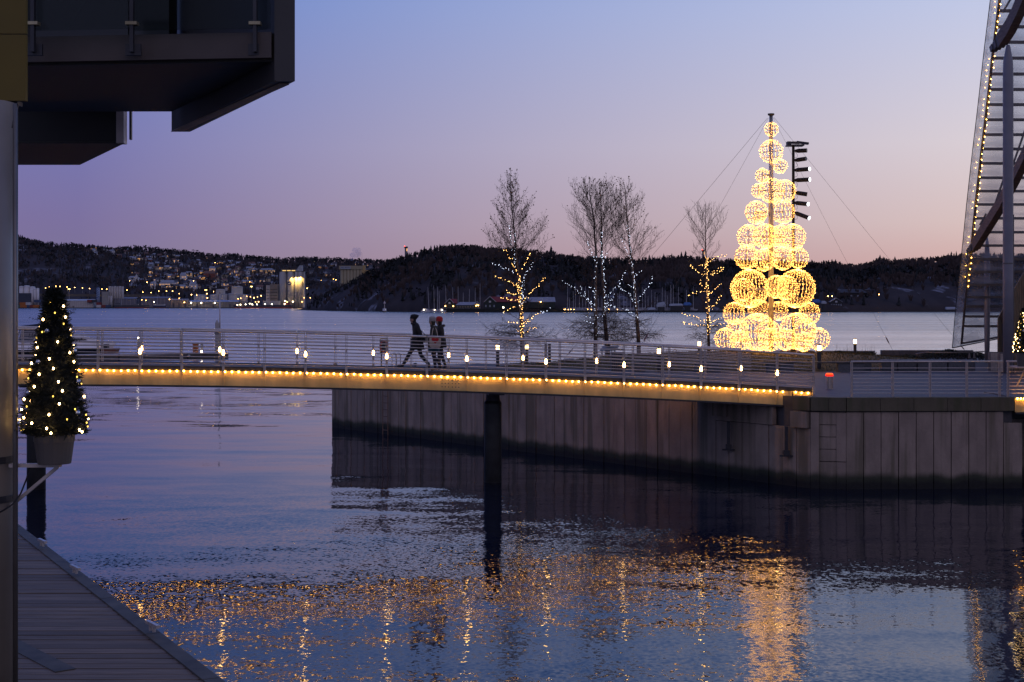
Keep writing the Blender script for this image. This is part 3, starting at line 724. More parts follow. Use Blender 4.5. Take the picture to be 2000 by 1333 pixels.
# a flat strip of grass under the birches
m = MB(); p = [(-.6, 66.6), (7.2, 64.6), (7.9, 76.4), (1.8, 71.6)]
m.prism(p, ZP - .05, ZP + .035); tag(m.build('grass_verge', M_GRASS), 'strip of dead winter grass beneath the birches', kind='structure')
m = MB()
rg = random.Random(3)
for k in range(9000):
    a = rg.uniform(0, 2 * pi); r = sqrt(rg.random()) * .98; x = MC.x + MA[0] * r * cos(a); y = MC.y + MA[1] * r * sin(a); z = mound_z(x, y) - .01
    h = rg.uniform(.05, .13); d = rg.uniform(-.05, .05); w = .012
    m.add([(x - w, y, z), (x + w, y, z), (x + d, y + d, z + h)], [(0, 1, 2)])
for k in range(2500):
    x = rg.uniform(-.3, 7.6); y = rg.uniform(65.4, 73); 
    if y < 66.6 - (x + .6) * .25 or y > 71.2 + (x - 1.8) * .8: continue
    h = rg.uniform(.04, .11); m.add([(x - .012, y, ZP + .03), (x + .012, y, ZP + .03), (x + rg.uniform(-.04, .04), y, ZP + .03 + h)], [(0, 1, 2)])
tag(m.build('grass', M_GRASS), 'tufts of brown winter grass on the mound and verge', 'grass', kind='stuff')
M_BENCH = mat('dark bench timber', (0.05, 0.042, 0.036), 0.6, 0, 0.3, 3)
M_BLOCK = mat('dark granite', (0.075, 0.08, 0.09), 0.6, 0, 0.3, 12)
be = empty('long_bench', (12, 61.6, ZP), 'long dark timber bench on granite blocks in front of the grassy mound', 'bench')
def byy(x): return 61.7 + .012 * (x - 11.5) ** 2 * (1 if x < 11.5 else .2)
xs = [6.0 + .6 * i for i in range(21)]
for row, (dy, w) in enumerate(((0, .2), (.23, .2))):
    m = MB()
    for a, b in zip(xs, xs[1:]): m.beam((a, byy(a) + dy, ZP + .41), (b, byy(b) + dy, ZP + .41), w, .06)
    m.build('seat_plank', M_BENCH, be)
for px0, px1 in ((1358, 1378), (1383, 1408), (1498, 1516), (1523, 1549), (1636, 1660), (1661, 1686)):
    a = (px0 - 1000) * 61.8 / F; b = (px1 - 1000) * 61.8 / F
    m = MB(); m.span(a, b, byy((a + b) / 2) - .05, byy((a + b) / 2) + .4, ZP - .02, ZP + .375); m.build('granite_block', M_BLOCK, be)
# two lone granite seats left of it
for k, (px0, px1, d, lab) in enumerate(((1238, 1260, 62.3, 'low dark granite block seat left of the long bench, behind the bridge rail'), (1672, 1700, 62.6, 'dark granite block seat just right of the long bench'))):
    a = (px0 - 1000) * d / F; b = (px1 - 1000) * d / F; g = empty('granite_seat', ((a + b) / 2, d, ZP), lab, 'seat')
    m = MB(); m.span(a, b, d - .2, d + .25, ZP - .02, ZP + .36); o = m.build('base', M_BLOCK, g); m = MB(); m.span(a - .02, b + .02, d - .22, d + .27, ZP + .363, ZP + .42); m.build('seat_slab', M_BENCH, g)

# ------------------------------------------------------------------ bollard lamps
def bollard(px, d, zb, h, lab, r=.085):
    p = at(px, 700, d); b = Vector((p.x, d, zb)); o = empty('bollard_lamp', b, lab, 'bollard light', 'bollard lights on the quay')
    m = MB(); m.lathe(b, [(r * .92, -.05), (r * .92, h - .3), (r, h - .295), (r, h - .27)], 14); m.build('post', M_DARK, o)
    m = MB(); m.lathe(b, [(r * .93, h - .268), (r * .95, h - .2), (r * .93, h - .045)], 14); m.build('lamp_shade', M_BOLL, o)
    m = MB(); m.lathe(b, [(r * 1.06, h - .042), (r * 1.06, h - .015), (r * .4, h)], 14); m.build('cap', M_DARK, o)
bollard(972, 67.2, ZP, 1.08, 'lit bollard lamp standing alone left of the tallest birch')
bollard(1029, 70.6, ZP, 1.0, 'lit bollard lamp right behind the trunk of the leftmost birch')
bollard(1287, 62.0, ZP, 1.06, 'lit bollard lamp left of the swim ladder by the bench')
bollard(1366, 74.0, ZP + .05, 1.0, 'lit bollard lamp beside the warm-lit small birch')
bollard(1600, 62.6, ZP, 1.17, 'lit bollard lamp in front of the rightmost light ball', .095)
bollard(1670, 72.5, 3.0, 1.02, 'lit bollard lamp rising out of the dark hedge')
# red ringed rising bollard
p = at(1620, 760, 49.2); b = Vector((p.x, p.y, ZP)); o = empty('traffic_bollard', b, 'short steel traffic bollard with a glowing red ring on top', 'bollard')
m = MB(); m.lathe(b, [(.118, -.03), (.118, .44)], 20); m.build('post', M_STEEL, o)
m = MB()
for k in range(5): a = -pi / 2 + (k - 2) * .45; m.span(b.x + .119 * cos(a) - .006, b.x + .119 * cos(a) + .006, b.y + .119 * sin(a) - .006, b.y + .119 * sin(a) + .006, ZP + .02, ZP + .42)
m.build('rib', M_DARK, o)
m = MB(); m.lathe(b, [(.13, .442), (.14, .46), (.14, .485), (.13, .50)], 20); m.build('red_ring', glow('red warning light', (1, .02, .008), 1.5), o)
m = MB(); m.lathe(b, [(.125, .502), (.125, .535), (.09, .55)], 20); m.build('cap', glow('amber warning light', (1, .10, .01), 1.6), o)
# mooring bollards
def mooring(px, d, w, h, lab, z=ZP):
    p = at(px, 700, d); b = Vector((p.x, d, z)); o = empty('mooring_bollard', b, lab, 'mooring bollard')
    m = MB(); m.lathe(b, [(w * .3, -.02), (w * .27, h * .1), (w * .25, h * .55), (w * .36, h * .66), (w * .5, h * .74), (w * .5, h * .86), (w * .38, h * .97), (w * .1, h)], 16); m.build('body', mat('cast iron', (.11, .105, .105), .5, .3), o, True)
    m = MB(); m.lathe(b, [(w * .42, -.02), (w * .42, .03), (w * .3, .035)], 16); m.build('base', MATS['cast iron'], o)
mooring(1112, 68.2, .56, .35, 'mushroom-shaped cast iron mooring bollard on the quay edge left of the birch pair')
mooring(1581, 75.2, .50, .42, 'grey mooring bollard seen just below the rightmost light balls', ZP + .1)
# dark slatted box (bin) near the two trunks, slim double post
def bx(px0, px1, d, z0, z1, dep): a = (px0 - 1000) * d / F; b = (px1 - 1000) * d / F; return (a, b, d, d + dep, z0, z1)
o = empty('notice_post', at(1070, 710, 68.5), 'dark double post standing on the quay edge', 'post')
for a, b in ((1063.5, 1068.5), (1070.5, 1076)):
    m = MB(); m.span(*bx(a, b, 68.5, ZP - .02, ZP + 1.02, .12)); m.build('upright', M_BLACK, o)
m = MB(); m.span(*bx(1063.6, 1075.9, 68.53, ZP + 1.021, ZP + 1.06, .1)); m.build('cap', M_BLACK, o)
o = empty('waste_bin', at(1207, 724, 62.4), 'dark slatted waste bin with a slanted lid below the tilted board', 'bin')
x0, x1, y0, y1, _, _ = bx(1194, 1219, 62.4, 0, 0, .5)
m = MB(); m.span(x0, x1, y0, y1, ZP, ZP + .82); m.build('body', M_BLOCK, o)
m = MB()
for k in range(6): u = x0 + (x1 - x0) * (k + .5) / 6; m.span(u - .03, u + .03, y0 - .015, y0 - .001, ZP + .05, ZP + .78)
m.build('slat', M_DARK, o); m = MB(); m.span(x0 - .02, x1 + .02, y0 - .02, y1 + .02, ZP + .94, ZP + .98); m.build('lid', M_DARK, o)
for u in (x0 + .03, x1 - .03): m = MB(); m.span(u - .015, u + .015, y0 + .2, y0 + .24, ZP + .82, ZP + .94); m.build('lid_post', M_DARK, o)
# tilted information board with blue-grey panels
M_INFO = mat('blue grey board', (.16, .22, .30), .35, 0, .15, 4)
o = empty('information_board', at(1190, 705, 70.2), 'tilted blue-grey information board on two legs by the twin birches', 'sign')
for k, (a, b, y0_, y1_) in enumerate(((1171, 1206, 684.5, 675.5), (1184, 1210.5, 672.5, 669))):
    pa = at(a, y0_, 70); pb = at(b - 4, y0_, 70); pc = at(b + (4 if k == 0 else 0), y1_, 70.7); pd = at(a + (7 if k == 0 else -1), y1_, 70.7)
    m = MB(); m.slab([pa, pb, pc, pd], (0, .02, -.03)); m.build('panel', M_INFO, o)
for a in (1176, 1201):
    p = at(a, 684, 70.3); m = MB(); m.span(p.x - .03, p.x + .03, 70.35, 70.42, ZP, p.z + (.1 if a < 1190 else .08)); m.build('leg', M_DARK, o)
m = MB(); m.span(*bx(1184, 1192, 70.5, ZP, at(0, 673, 70.6).z, .15)); m.build('stand', M_BLACK, o)
# swim ladders: two hoops each
def swim(px0, px1, d, h, lab):
    o = empty('swim_ladder', at((px0 + px1) / 2, 715, d), lab, 'swim ladder'); x0 = (px0 - 1000) * d / F; x1 = (px1 - 1000) * d / F
    w = (x1 - x0)
    for s_ in (0, 1):
        xa = x0 + s_ * w * .58; pts = []
        for t in range(9):
            a = pi * t / 8; pts.append((xa + w * .2 - w * .2 * cos(a), d + .4 * (t / 8), ZP + h - w * .2 + w * .2 * sin(a)))
        pts = [(xa - w * .03, d, ZP - .02)] + pts + [(xa + w * .46, d + .4, ZP - 1.2)]
        m = MB(); m.path(pts, .019, 6); m.build('hoop', M_STEEL, o, True)
    for k in range(3): m = MB(); m.tube((x0 + w * .42, d + .4, ZP - .25 - .3 * k), (x1 + w * .02, d + .4, ZP - .25 - .3 * k), .016, n=5); m.build('rung', M_STEEL, o)
swim(766, 781, 66.6, .66, 'steel swim ladder with two hoops on the quay end, left of the walkers')
swim(1302, 1324, 73.8, .62, 'steel swim ladder with two hoops right of the bollard lamp by the bench')
# life buoy post
p = at(745, 718, 66.9); o = empty('life_buoy_post', (p.x, p.y, ZP), 'slim post with a red and yellow life buoy holder at the quay end', 'life buoy')
m = MB(); m.tube((p.x, p.y, ZP - .02), (p.x, p.y, ZP + 1.2), .03, n=8); m.build('post', M_DARK, o)
m = MB(); m.path([(p.x + .12 + .17 * cos(2 * pi * k / 16), p.y - .06, ZP + .96 + .26 * sin(2 * pi * k / 16)) for k in range(16)], .045, 7, closed=True); m.build('ring', mat('life buoy red', (.35, .04, .03), .5, 0, 0), o, True)
m = MB(); m.span(p.x - .08, p.x + .32, p.y - .0, p.y + .06, ZP + .66, ZP + 1.28); m.build('back_board', M_DARK, o)
m = MB(); m.path([(p.x - .09, p.y - .02, ZP + 1.2), (p.x - .02, p.y - .02, ZP + 1.34), (p.x + .26, p.y - .02, ZP + 1.34), (p.x + .33, p.y - .02, ZP + 1.2)], .03, 6); m.build('hood', mat('yellow hood', (.5, .36, .03), .5, 0, 0), o)
for k, (px, d) in enumerate(((655, 66.9), (811, 67.4))):
    p = at(px, 700, d); o = empty('mooring_cleat', (p.x, d, ZP), ['tiny dark cleat at the far left corner of the quay', 'tiny dark cleat on the quay edge behind the striding walker'][k], 'cleat')
    m = MB(); m.lathe((p.x, d, ZP), [(.05, -.02), (.04, .08), (.09, .1), (.09, .15), (.03, .17)], 8); m.build('body', M_DARK, o)

# ------------------------------------------------------------------ low wall, hedge and planting at the right
M_LOWW = mat('pale low wall', (.22, .205, .19), .7, 0, .2, 3)
lw = empty('low_wall', (18, 79, ZP), 'low pale concrete parapet along the far edge of the quay', 'wall')
def lwx(px, d): return (px - 1000) * d / F
segs = [(1602, 1656), (1657.5, 1709)]
for a, b in segs:
    m = MB(); m.span(lwx(a, 78), lwx(b, 78), 78, 78.25, ZP - .5, CH - (688 - HZ) * 78 / F); m.build('wall_panel', M_LOWW, lw)
    m = MB(); m.span(lwx(a, 78), lwx(b, 78), 77.95, 78.3, CH - (688 - HZ) * 78 / F + .002, CH - (686 - HZ) * 78 / F + .01); m.build('cap', M_LOWW, lw)
lw = empty('low_wall', (26, 80, ZP), 'second stretch of low parapet, right of the gap towards the glass roof', 'wall')
for k in range(5):
    a = 1722 + k * 36; m = MB(); m.span(lwx(a, 78.5), lwx(a + 35.3, 78.5), 78.5, 78.8, ZP - .5, CH - (684.5 - HZ) * 78.5 / F); m.build('wall_panel', mat('dark low wall', (.10, .085, .08), .7, 0, .25, 3), lw)
def shrub(px0, px1, d, z0, z1, lab, seed, dens=900, twig=False, dep=1.2):
    rr = random.Random(seed); x0, x1 = lwx(px0, d), lwx(px1, d); o = empty('hedge', ((x0 + x1) / 2, d, z0), lab, 'hedge'); m = MB()
    for k in range(dens):
        u = rr.random(); x = x0 + (x1 - x0) * u; top = z0 + (z1 - z0) * (.72 + .3 * noise.noise((x * 1.5, seed, 0)) ) * min(1, min(u, 1 - u) * 9 + .35)
        y = d + dep * (rr.random() - .3); z = z0 + (top - z0) * rr.random() ** .5; s_ = rr.uniform(.03, .075)
        a = Vector((rr.uniform(-1, 1), rr.uniform(-1, 1), rr.uniform(-.3, 1))).normalized(); b = a.cross(Vector((rr.random(), rr.random(), rr.random() - .5))).normalized()
        c = Vector((x, y, z)); m.add([c - a * s_, c + b * s_ * .5, c + a * s_, c - b * s_ * .5], [(0, 1, 2, 3)])
    m.build('foliage', mat('dark hedge leaves', (.028, .034, .018), .8, 0, .5, 6), o)
    m = MB()
    for k in range(40 if twig else 16):
        x = x0 + (x1 - x0) * rr.random(); m.path([(x, d + .3, z0), (x + rr.uniform(-.1, .1), d + .3, z0 + (z1 - z0) * rr.uniform(.7, 1.5 if twig else 1.0))], [.008, .004], 3)
    m.build('twig', mat('hedge twigs', (.05, .035, .025), .8, 0, 0), o)
shrub(1636, 1712, 73.0, ZP, 3.45, 'rounded dark hedge below the low parapet', 4, 2600, True, 2.0)
shrub(1712, 1800, 72.5, ZP, 3.25, 'dark reddish shrubs between the hedge and the hoop fence', 8, 2000, False, 1.6)
shrub(1800, 1925, 74.5, ZP, 3.45, 'dark shrubs behind the low hoop fence under the glass roof', 12, 2600, False, 1.2)
hf = empty('hoop_fence', (24, 71, ZP), 'low curved fence of thin bars in front of the shrubs near the glass roof', 'fence')
pts = []
for k in range(25):
    t = k / 24; px = 1789 + 135 * t; d = 70.5 + 2.2 * (t - .45) ** 2 * 3; pts.append(Vector((lwx(px, d), d, ZP + .55 - .12 * (1 - min(1, t * 5)) ** 2)))
m = MB(); m.path(pts, .03, 6); m.build('top_rail', mat('warm grey steel', (.3, .25, .2), .5, .3), hf)
for p in pts:
    m = MB(); m.tube((p.x, p.y, ZP), (p.x, p.y, p.z), .014, n=5); m.build('bar', M_DARK, hf)
gt = empty('folding_sign', at(1899, 698, 69), 'pair of small pale folded signs by the hoop fence', 'sign')
for dx in (-.12, .12):
    m = MB(); p = at(1899, 700, 69); m.slab([(p.x + dx - .07, 69, p.z + .0), (p.x + dx + .05, 69, p.z), (p.x + dx + .02, 69.05, p.z + .25), (p.x + dx - .03, 69.05, p.z + .25)], (0, .03, 0)); m.build('panel', M_LOWW, gt)
# dark planter blocks beneath the rail at right
o = empty('granite_seat', at(1785, 726, 62), 'row of dark granite blocks under the shrubs, seen through the quay rail', 'seat')
for a, b in ((1722, 1752), (1754, 1790), (1793, 1850), (1853, 1905)):
    x0, x1, y0, y1, _, _ = bx(a, b, 62.5, 0, 0, .5); m = MB(); m.span(x0, x1, y0, y1, ZP, ZP + .5); m.build('block', M_BLOCK, o)

# ------------------------------------------------------------------ tree of lights
DT = 68.0
S = DT / F
xt = (1506 - 1000) * S
xm = empty('light_tree', (xt, DT, ZP + .5), 'tall tree sculpture built of glowing gold wire balls on a pole', 'christmas tree')
M_POLE = mat('galvanised pole', (.42, .40, .37), .4, .7, .1, 4)
M_WIRE = mat('gold lit wire', (.42, .33, .2), .5, .4, 0)
zbase = mound_z(xt, DT)
ztop = at(0, 226, DT).z
m = MB(); m.lathe((xt, DT, 0), [(.12, zbase - .1), (.12, ztop - 4), (.085, ztop)], 12); m.build('pole', M_POLE, xm, True)
m = MB(); m.lathe((xt, DT, ztop), [(.12, 0), (.16, .03), (.16, .09), (.06, .1)], 12); m.build('pole_cap', M_DARK, xm)
m = MB(); m.lathe((xt, DT, zbase), [(.4, -.1), (.4, .03), (.15, .05)], 12); m.build('base_plate', M_DARK, xm)
BALLS = [(1506.4, 253.3, 14, 0), (1506.4, 296.4, 23, 0), (1523.4, 325.5, 14, -.1), (1490, 342.6, 14, .1), (1480, 373.5, 14, -.2), (1506.8, 373, 24.4, .0), (1534, 373, 22, .2),
         (1476.5, 415.8, 22.4, -.1), (1487, 422, 13, .6), (1530, 414, 23, .1), (1463, 462, 23, .1), (1490, 463, 24, -.6), (1520.5, 463, 21.5, -.7), (1549.7, 463, 25.5, .2), (1512, 462, 21, .7),
         (1458, 502.4, 23.4, .0), (1487, 509, 21.5, -.6), (1525, 506, 22.4, -.5), (1560, 504, 20.5, .1), (1508, 503, 20, .7), (1463, 564, 37, -.2), (1458, 566, 22.5, .9), (1510, 561, 22, -.8), (1553.6, 564, 37, -.2), (1543, 562, 24, 1.0),
         (1433.6, 612.6, 21.5, .0), (1486, 606, 21.5, .5), (1524, 608, 18.5, .5), (1581, 612.6, 21.5, .0), (1473.6, 648.7, 36, -.9), (1551.6, 646.7, 35, -.8), (1416, 662.3, 21.5, -.2), (1596.5, 662.3, 21.5, -.3),
         (1444, 647, 23, .5), (1523, 662, 20.5, -1.5), (1489, 662, 22, -1.9), (1577, 645, 22, .6), (1555.5, 666, 18.5, -1.7), (1440, 665, 20, -.9), (1508, 650, 24, .9)]
rl = random.Random(21)
nled = 0
for px, py, pr, dy in BALLS:
    d = DT + dy; c = at(px, py, DT); c.y = d; r = pr * S - .02
    nm = max(14, int(r * 36)); ring_n = 12
    m = MB(); leds = MB()
    ph0 = rl.uniform(0, pi); tilt = Matrix.Rotation(rl.uniform(-.12, .12), 3, 'X') @ Matrix.Rotation(rl.uniform(-.12, .12), 3, 'Y')
    for k in range(nm):
        a = ph0 + 2 * pi * k / nm; arc = [c + tilt @ Vector((r * cos(a) * sin(pi * t / ring_n), r * sin(a) * sin(pi * t / ring_n), -r * cos(pi * t / ring_n))) for t in range(ring_n + 1)]
        m.path(arc, .006, 3, caps=False)
        n_l = max(9, int(pi * r / .07))
        for q in range(n_l):
            t = (q + .5 + rl.uniform(-.3, .3)) / n_l; p = c + tilt @ Vector((r * cos(a) * sin(pi * t), r * sin(a) * sin(pi * t), -r * cos(pi * t))) * 1.01
            p += Vector((rl.uniform(-.035, .035), rl.uniform(-.035, .035), rl.uniform(-.03, .03)))
            leds.octa(p, rl.uniform(.007, .0155)); nled += 1
    for h in (-.5, 0, .5):
        rr_ = sqrt(1 - h * h) * r; m.path([c + tilt @ Vector((rr_ * cos(2 * pi * t / 20), rr_ * sin(2 * pi * t / 20), h * r)) for t in range(20)], .009, 4, closed=True)
    m.tube(c + Vector((0, 0, -r)), c + Vector((0, 0, r)), .012, n=4)
    ball = m.build('light_ball', M_WIRE, xm)
    o = leds.build('led_lights', M_LED, ball); o['kind'] = 'stuff'
    if abs(c.x - xt) > .3 or abs(dy) > .3:
        m = MB(); m.beam((xt, DT, c.z), c, .03, .04); m.build('arm', M_POLE, xm)
for px in (1419, 1448, 1468, 1490, 1534, 1556, 1574, 1594):
    d = DT - .3 if px in (1448, 1574) else DT - .9; p = at(px, 684, d); m = MB(); m.tube((p.x, d, mound_z(p.x, d) - .05), (p.x, d, p.z + .35), .022, n=6); m.build('stake', M_POLE, xm)
# guy wires: one thing each, with turnbuckles
GUY = [((1499, 231), (1108, 694), 71.0, 'left guy wire of the light tree, anchored beside the mooring bollard'), ((1501, 231), (1257, 668), 63.5, 'steeper left guy wire of the light tree, anchored behind the birches'),
       ((1512, 230), (1884, 684), 75.5, 'right guy wire of the light tree running down past the glass roof'), ((1510, 230), (1737, 672), 73.0, 'steeper right guy wire of the light tree, ending above the low parapet')]
for (a, b, d, lab) in GUY:
    pa = at(a[0], a[1], DT); pb = at(b[0], b[1], d); g = empty('guy_wire', pb, lab, 'wire', 'guy wires of the light tree')
    m = MB(); m.path([pa, (pa + pb) / 2 - Vector((0, 0, .06)), pb], .0065, 4); m.build('cable', M_DARK, g)
    dv = (pa - pb).normalized(); m = MB(); m.path([pb, pb + dv * .12, pb + dv * .34, pb + dv * .46], [.01, .03, .03, .01], 6); m.build('turnbuckle', mat('red wrapped turnbuckle', (.14, .06, .06), .6, 0, 0), g)
    gz = mound_z(pb.x, pb.y); fv = (pb - pa).normalized(); L = max(.05, (pb.z - gz) / max(.05, -fv.z)); m = MB(); m.path([pb, pb + fv * L], .008, 4); m.build('shackle', M_DARK, g)

# ------------------------------------------------------------------ floodlight mast
DMm = 70.5; Sm = DMm / F
xp = (1549.5 - 1000) * Sm
mast = empty('floodlight_mast', (xp, DMm, ZP), 'slim black mast with a column of spotlights behind the light tree', 'floodlight mast')
zt_ = at(0, 286, DMm).z
m = MB(); m.lathe((xp, DMm, 0), [(.075, ZP), (.07, zt_)], 10); m.build('pole', M_BLACK, mast)
m = MB(); m.lathe((xp, DMm, 0), [(.17, ZP - .02), (.17, ZP + .7), (.08, ZP + .75)], 10); m.build('base', M_BLACK, mast)
a = at(1536, 285, DMm); b = at(1569, 285, DMm); m = MB(); m.span(a.x, b.x, DMm - .3, DMm + .3, zt_, zt_ + .06); m.build('platform', M_DARK, mast)
m = MB(); m.span(a.x + .02, a.x + .2, DMm - .2, DMm + .2, zt_ + .06, zt_ + .22); m.build('control_box', M_DARK, mast)
for k, (x0, y0, x1, y1) in enumerate(((1546, 279, 1562, 279.5), (1556, 278, 1571, 280), (1563, 279, 1579, 281))):
    p, q = at(x0, y0, DMm - .15 + .15 * k), at(x1, y1, DMm - .15 + .15 * k); m = MB(); m.beam(p, q, .26, .10); m.build('floodlight', M_DARK, mast)
M_LENS = glow('spot lens', (.95, .95, 1.0), 3.0); M_LENSO = mat('dark lens', (.05, .05, .06), .1, 0, 0)
for k, (y, dx, dyy, lit, yaw) in enumerate(((295.3, 21, 0, 0, .5), (313.5, 18, -1.5, 0, .8), (332.8, 23, 0, 1, .15), (352.5, 24, .5, 1, 0), (376.5, 22, 4, 0, .3), (396.5, 20, 4.5, 1, .2), (416, 22, 12, 1, .2))):
    p = at(1553, y, DMm); q = at(1553 + dx, y + dyy * 1.0, DMm); q.y = DMm - .5 * yaw - (.55 if lit else 0); ax = (q - p).normalized()
    m = MB(); m.path([p, p + ax * .1, p + ax * .12, q], [.07, .09, .105, .105], 12); o = m.build('spotlight', M_BLACK, mast)
    m = MB(); m.path([q + ax * .002, q + ax * .012], .098, 12); m.build('lens', M_LENS if lit else M_LENSO, o)
    m = MB(); m.path([(xp, DMm, p.z), p], .03, 6); m.build('yoke', M_BLACK, o)
    m = MB(); m.path([p + Vector((.03, 0, -.08)), p + Vector((.12, 0, -.2)), p + Vector((.1, 0, -.3)), p + Vector((-.02, 0, -.34))], .008, 4); m.build('cable', M_BLACK, o)

# ------------------------------------------------------------------ birches
M_BARK = mat('birch bark', (.11, .085, .068), .8, 0, .7, 4, 0, (1, 1, .35))
M_TWIG = mat('birch twigs', (.032, .019, .014), .85, 0, .2, 5)
M_LEAF = mat('last yellow leaves', (.15, .085, .022), .8, 0, .4, 30)
def birch(label, stems, prof, seed, nbr, leaves, low=True, droop=.5):
    """stems: list of pixel polylines with depth, prof: (fraction of height, reach in metres)"""
    rr = random.Random(seed); base = at(*stems[0][0]); o = empty('birch_tree', base, label, 'birch tree')
    cr = MB(); lf = MB(); tips = []
    def interp(f):
        for (a, ra), (b, rb) in zip(prof, prof[1:]):
            if f <= b: return ra + (rb - ra) * (f - a) / max(1e-6, b - a)
        return prof[-1][1]
    def branch(p, d, L, r, lvl, up):
        n = 5 if lvl < 2 else 3; pts = [p.copy()]; q = p.copy(); dd = d.copy()
        for k in range(n):
            dd = (dd + Vector((rr.uniform(-.16, .16), rr.uniform(-.16, .16), rr.uniform(-.1, .14) + up * .12))).normalized(); q = q + dd * (L / n); pts.append(q.copy())
        cr.path(pts, [r * (1 - .75 * k / n) for k in range(n + 1)], 4 if lvl == 0 else 3, caps=False)
        if lvl < 2:
            nb = max(3, int(L * (9 if lvl == 0 else 8)))
            for k in range(nb):
                t = .12 + .86 * (k + rr.random()) / nb; i = min(n - 1, int(t * n)); pp = pts[i].lerp(pts[i + 1], t * n - i)
                a0 = (pts[i + 1] - pts[i]).normalized(); sd = a0.cross(Vector((rr.uniform(-1, 1), rr.uniform(-1, 1), rr.uniform(-1, 1)))).normalized()
                branch(pp, (a0 * .75 + sd * .65 + Vector((0, 0, up * .25))).normalized(), L * rr.uniform(.28, .5) * (1 - .35 * t), max(.0055, r * .42), lvl + 1, up)
        else: tips.append(pts[-1])
    for st in stems:
        pts = [at(*s_) for s_ in st]; H = pts[-1].z - pts[0].z
        sm = []
        for a, b in zip(pts, pts[1:]):
            for k in range(4): sm.append(a.lerp(b, k / 4) + Vector((rr.uniform(-.015, .015), rr.uniform(-.015, .015), 0)))
        sm.append(pts[-1]); n = len(sm); r0 = .118 if H > 8 else .085
        sm[0] = sm[0] - Vector((0, 0, .1))
        m = MB(); m.path(sm, [r0 * (1 - .95 * (k / (n - 1)) ** .8) + .006 for k in range(n)], 9); m.build('trunk', M_BARK, o, True)
        nb = int(nbr / len(stems)); ga = rr.uniform(0, 6)
        for k in range(nb):
            f = .10 + .89 * ((k + rr.random()) / nb) ** .9; i = min(n - 2, int(f * (n - 1))); p = sm[i].lerp(sm[i + 1], f * (n - 1) - i)
            a = ga + k * 2.399; reach = interp(f) * rr.uniform(.7, 1.1); up = -droop if f < .22 else (.35 + .55 * f)
            el = rr.uniform(.05, .35) if f < .22 else rr.uniform(.22, .5) + .5 * f
            d = Vector((cos(a) * cos(el), sin(a) * cos(el), sin(el))); L = min(reach * 1.15 / max(.6, cos(el)), (1 - f) * H * .75 + .45)
            branch(p, d, L, .008 + .012 * (1 - f), 0, up)
        for k in range(34 if H > 8 else 24):
            f = rr.uniform(.09, .22); i = min(n - 2, int(f * (n - 1))); p = sm[i].lerp(sm[i + 1], f * (n - 1) - i); a = rr.uniform(0, 6.28)
            branch(p, Vector((cos(a), sin(a), rr.uniform(-.1, .35))).normalized(), interp(f) * rr.uniform(.6, 1.1), .009, 0, -droop * .8)
    c = cr.build('crown', M_TWIG, o); c['kind'] = 'stuff'
    if leaves:
        tp = sorted(tips, key=lambda q: -q.z + rr.uniform(-1.6, 1.6))[:leaves * 2]; rr.shuffle(tp)
        for p in tp[:leaves]:
            a = Vector((rr.uniform(-1, 1), rr.uniform(-1, 1), rr.uniform(-1, 1))).normalized() * rr.uniform(.03, .06); b = a.cross(Vector((rr.random(), rr.random() - .5, 1))).normalized() * .036
            lf.add([p - a, p + b, p + a, p - b], [(0, 1, 2, 3)])
        lf.build('leaves', M_LEAF, o)['kind'] = 'stuff'
    return o
birch('tallest birch with yellow leaves on top and gold lights on its lower trunk', [[(1022, 713, 69.8), (1019, 640, 69.8), (1014, 560, 69.8), (1009, 500, 69.8), (1002, 430, 69.8), (996, 346, 69.8)]],
      [(0, 1.5), (.12, 1.9), (.2, 1.3), (.32, .9), (.5, 1.55), (.62, 1.5), (.75, 1.15), (.88, .8), (1, .3)], 31, 64, 900)
birch('twin-stemmed birch with cool white lights in the middle of the quay', [[(1163, 708, 73), (1163, 600, 73), (1164, 500, 73), (1160, 430, 73), (1150, 364, 73)], [(1187, 708, 73.4), (1180, 600, 73.4), (1175, 520, 73.4), (1175, 440, 73.4), (1172, 366, 73.4)]],
      [(0, 1.2), (.15, 1.9), (.25, 1.2), (.4, 1.2), (.55, 1.85), (.7, 1.75), (.85, 1.25), (1, .4)], 37, 66, 420)
birch('slender birch with cool white lights left of the bollard lamp by the bench', [[(1249, 706, 74), (1245, 630, 74), (1239, 560, 74), (1232, 500, 74), (1226, 440, 74), (1220, 360, 74)]],
      [(0, .7), (.15, 1.3), (.25, .9), (.4, .7), (.55, 1.6), (.68, 1.6), (.82, 1.05), (1, .3)], 43, 50, 380)
birch('small bare birch wound with gold lights beside the tree of balls', [[(1385, 701, 75), (1383, 620, 75), (1380, 540, 75), (1378, 470, 75), (1378, 408, 75)]],
      [(0, 1.3), (.12, 1.5), (.22, 1.2), (.34, .7), (.6, 1.0), (.75, 1.35), (.9, .8), (1, .25)], 47, 40, 0)
rb = random.Random(5)
def ledline(m, pts, d, step, jit, r=(.009, .018)):
    P_ = [at(x, y, d) for x, y in pts]
    for a, b in zip(P_, P_[1:]):
        n = max(1, int((b - a).length / step))
        for k in range(n): m.octa(a.lerp(b, (k + rb.random()) / n) + Vector((rb.uniform(-jit, jit), rb.uniform(-.18, .12), rb.uniform(-jit, jit))), rb.uniform(*r))
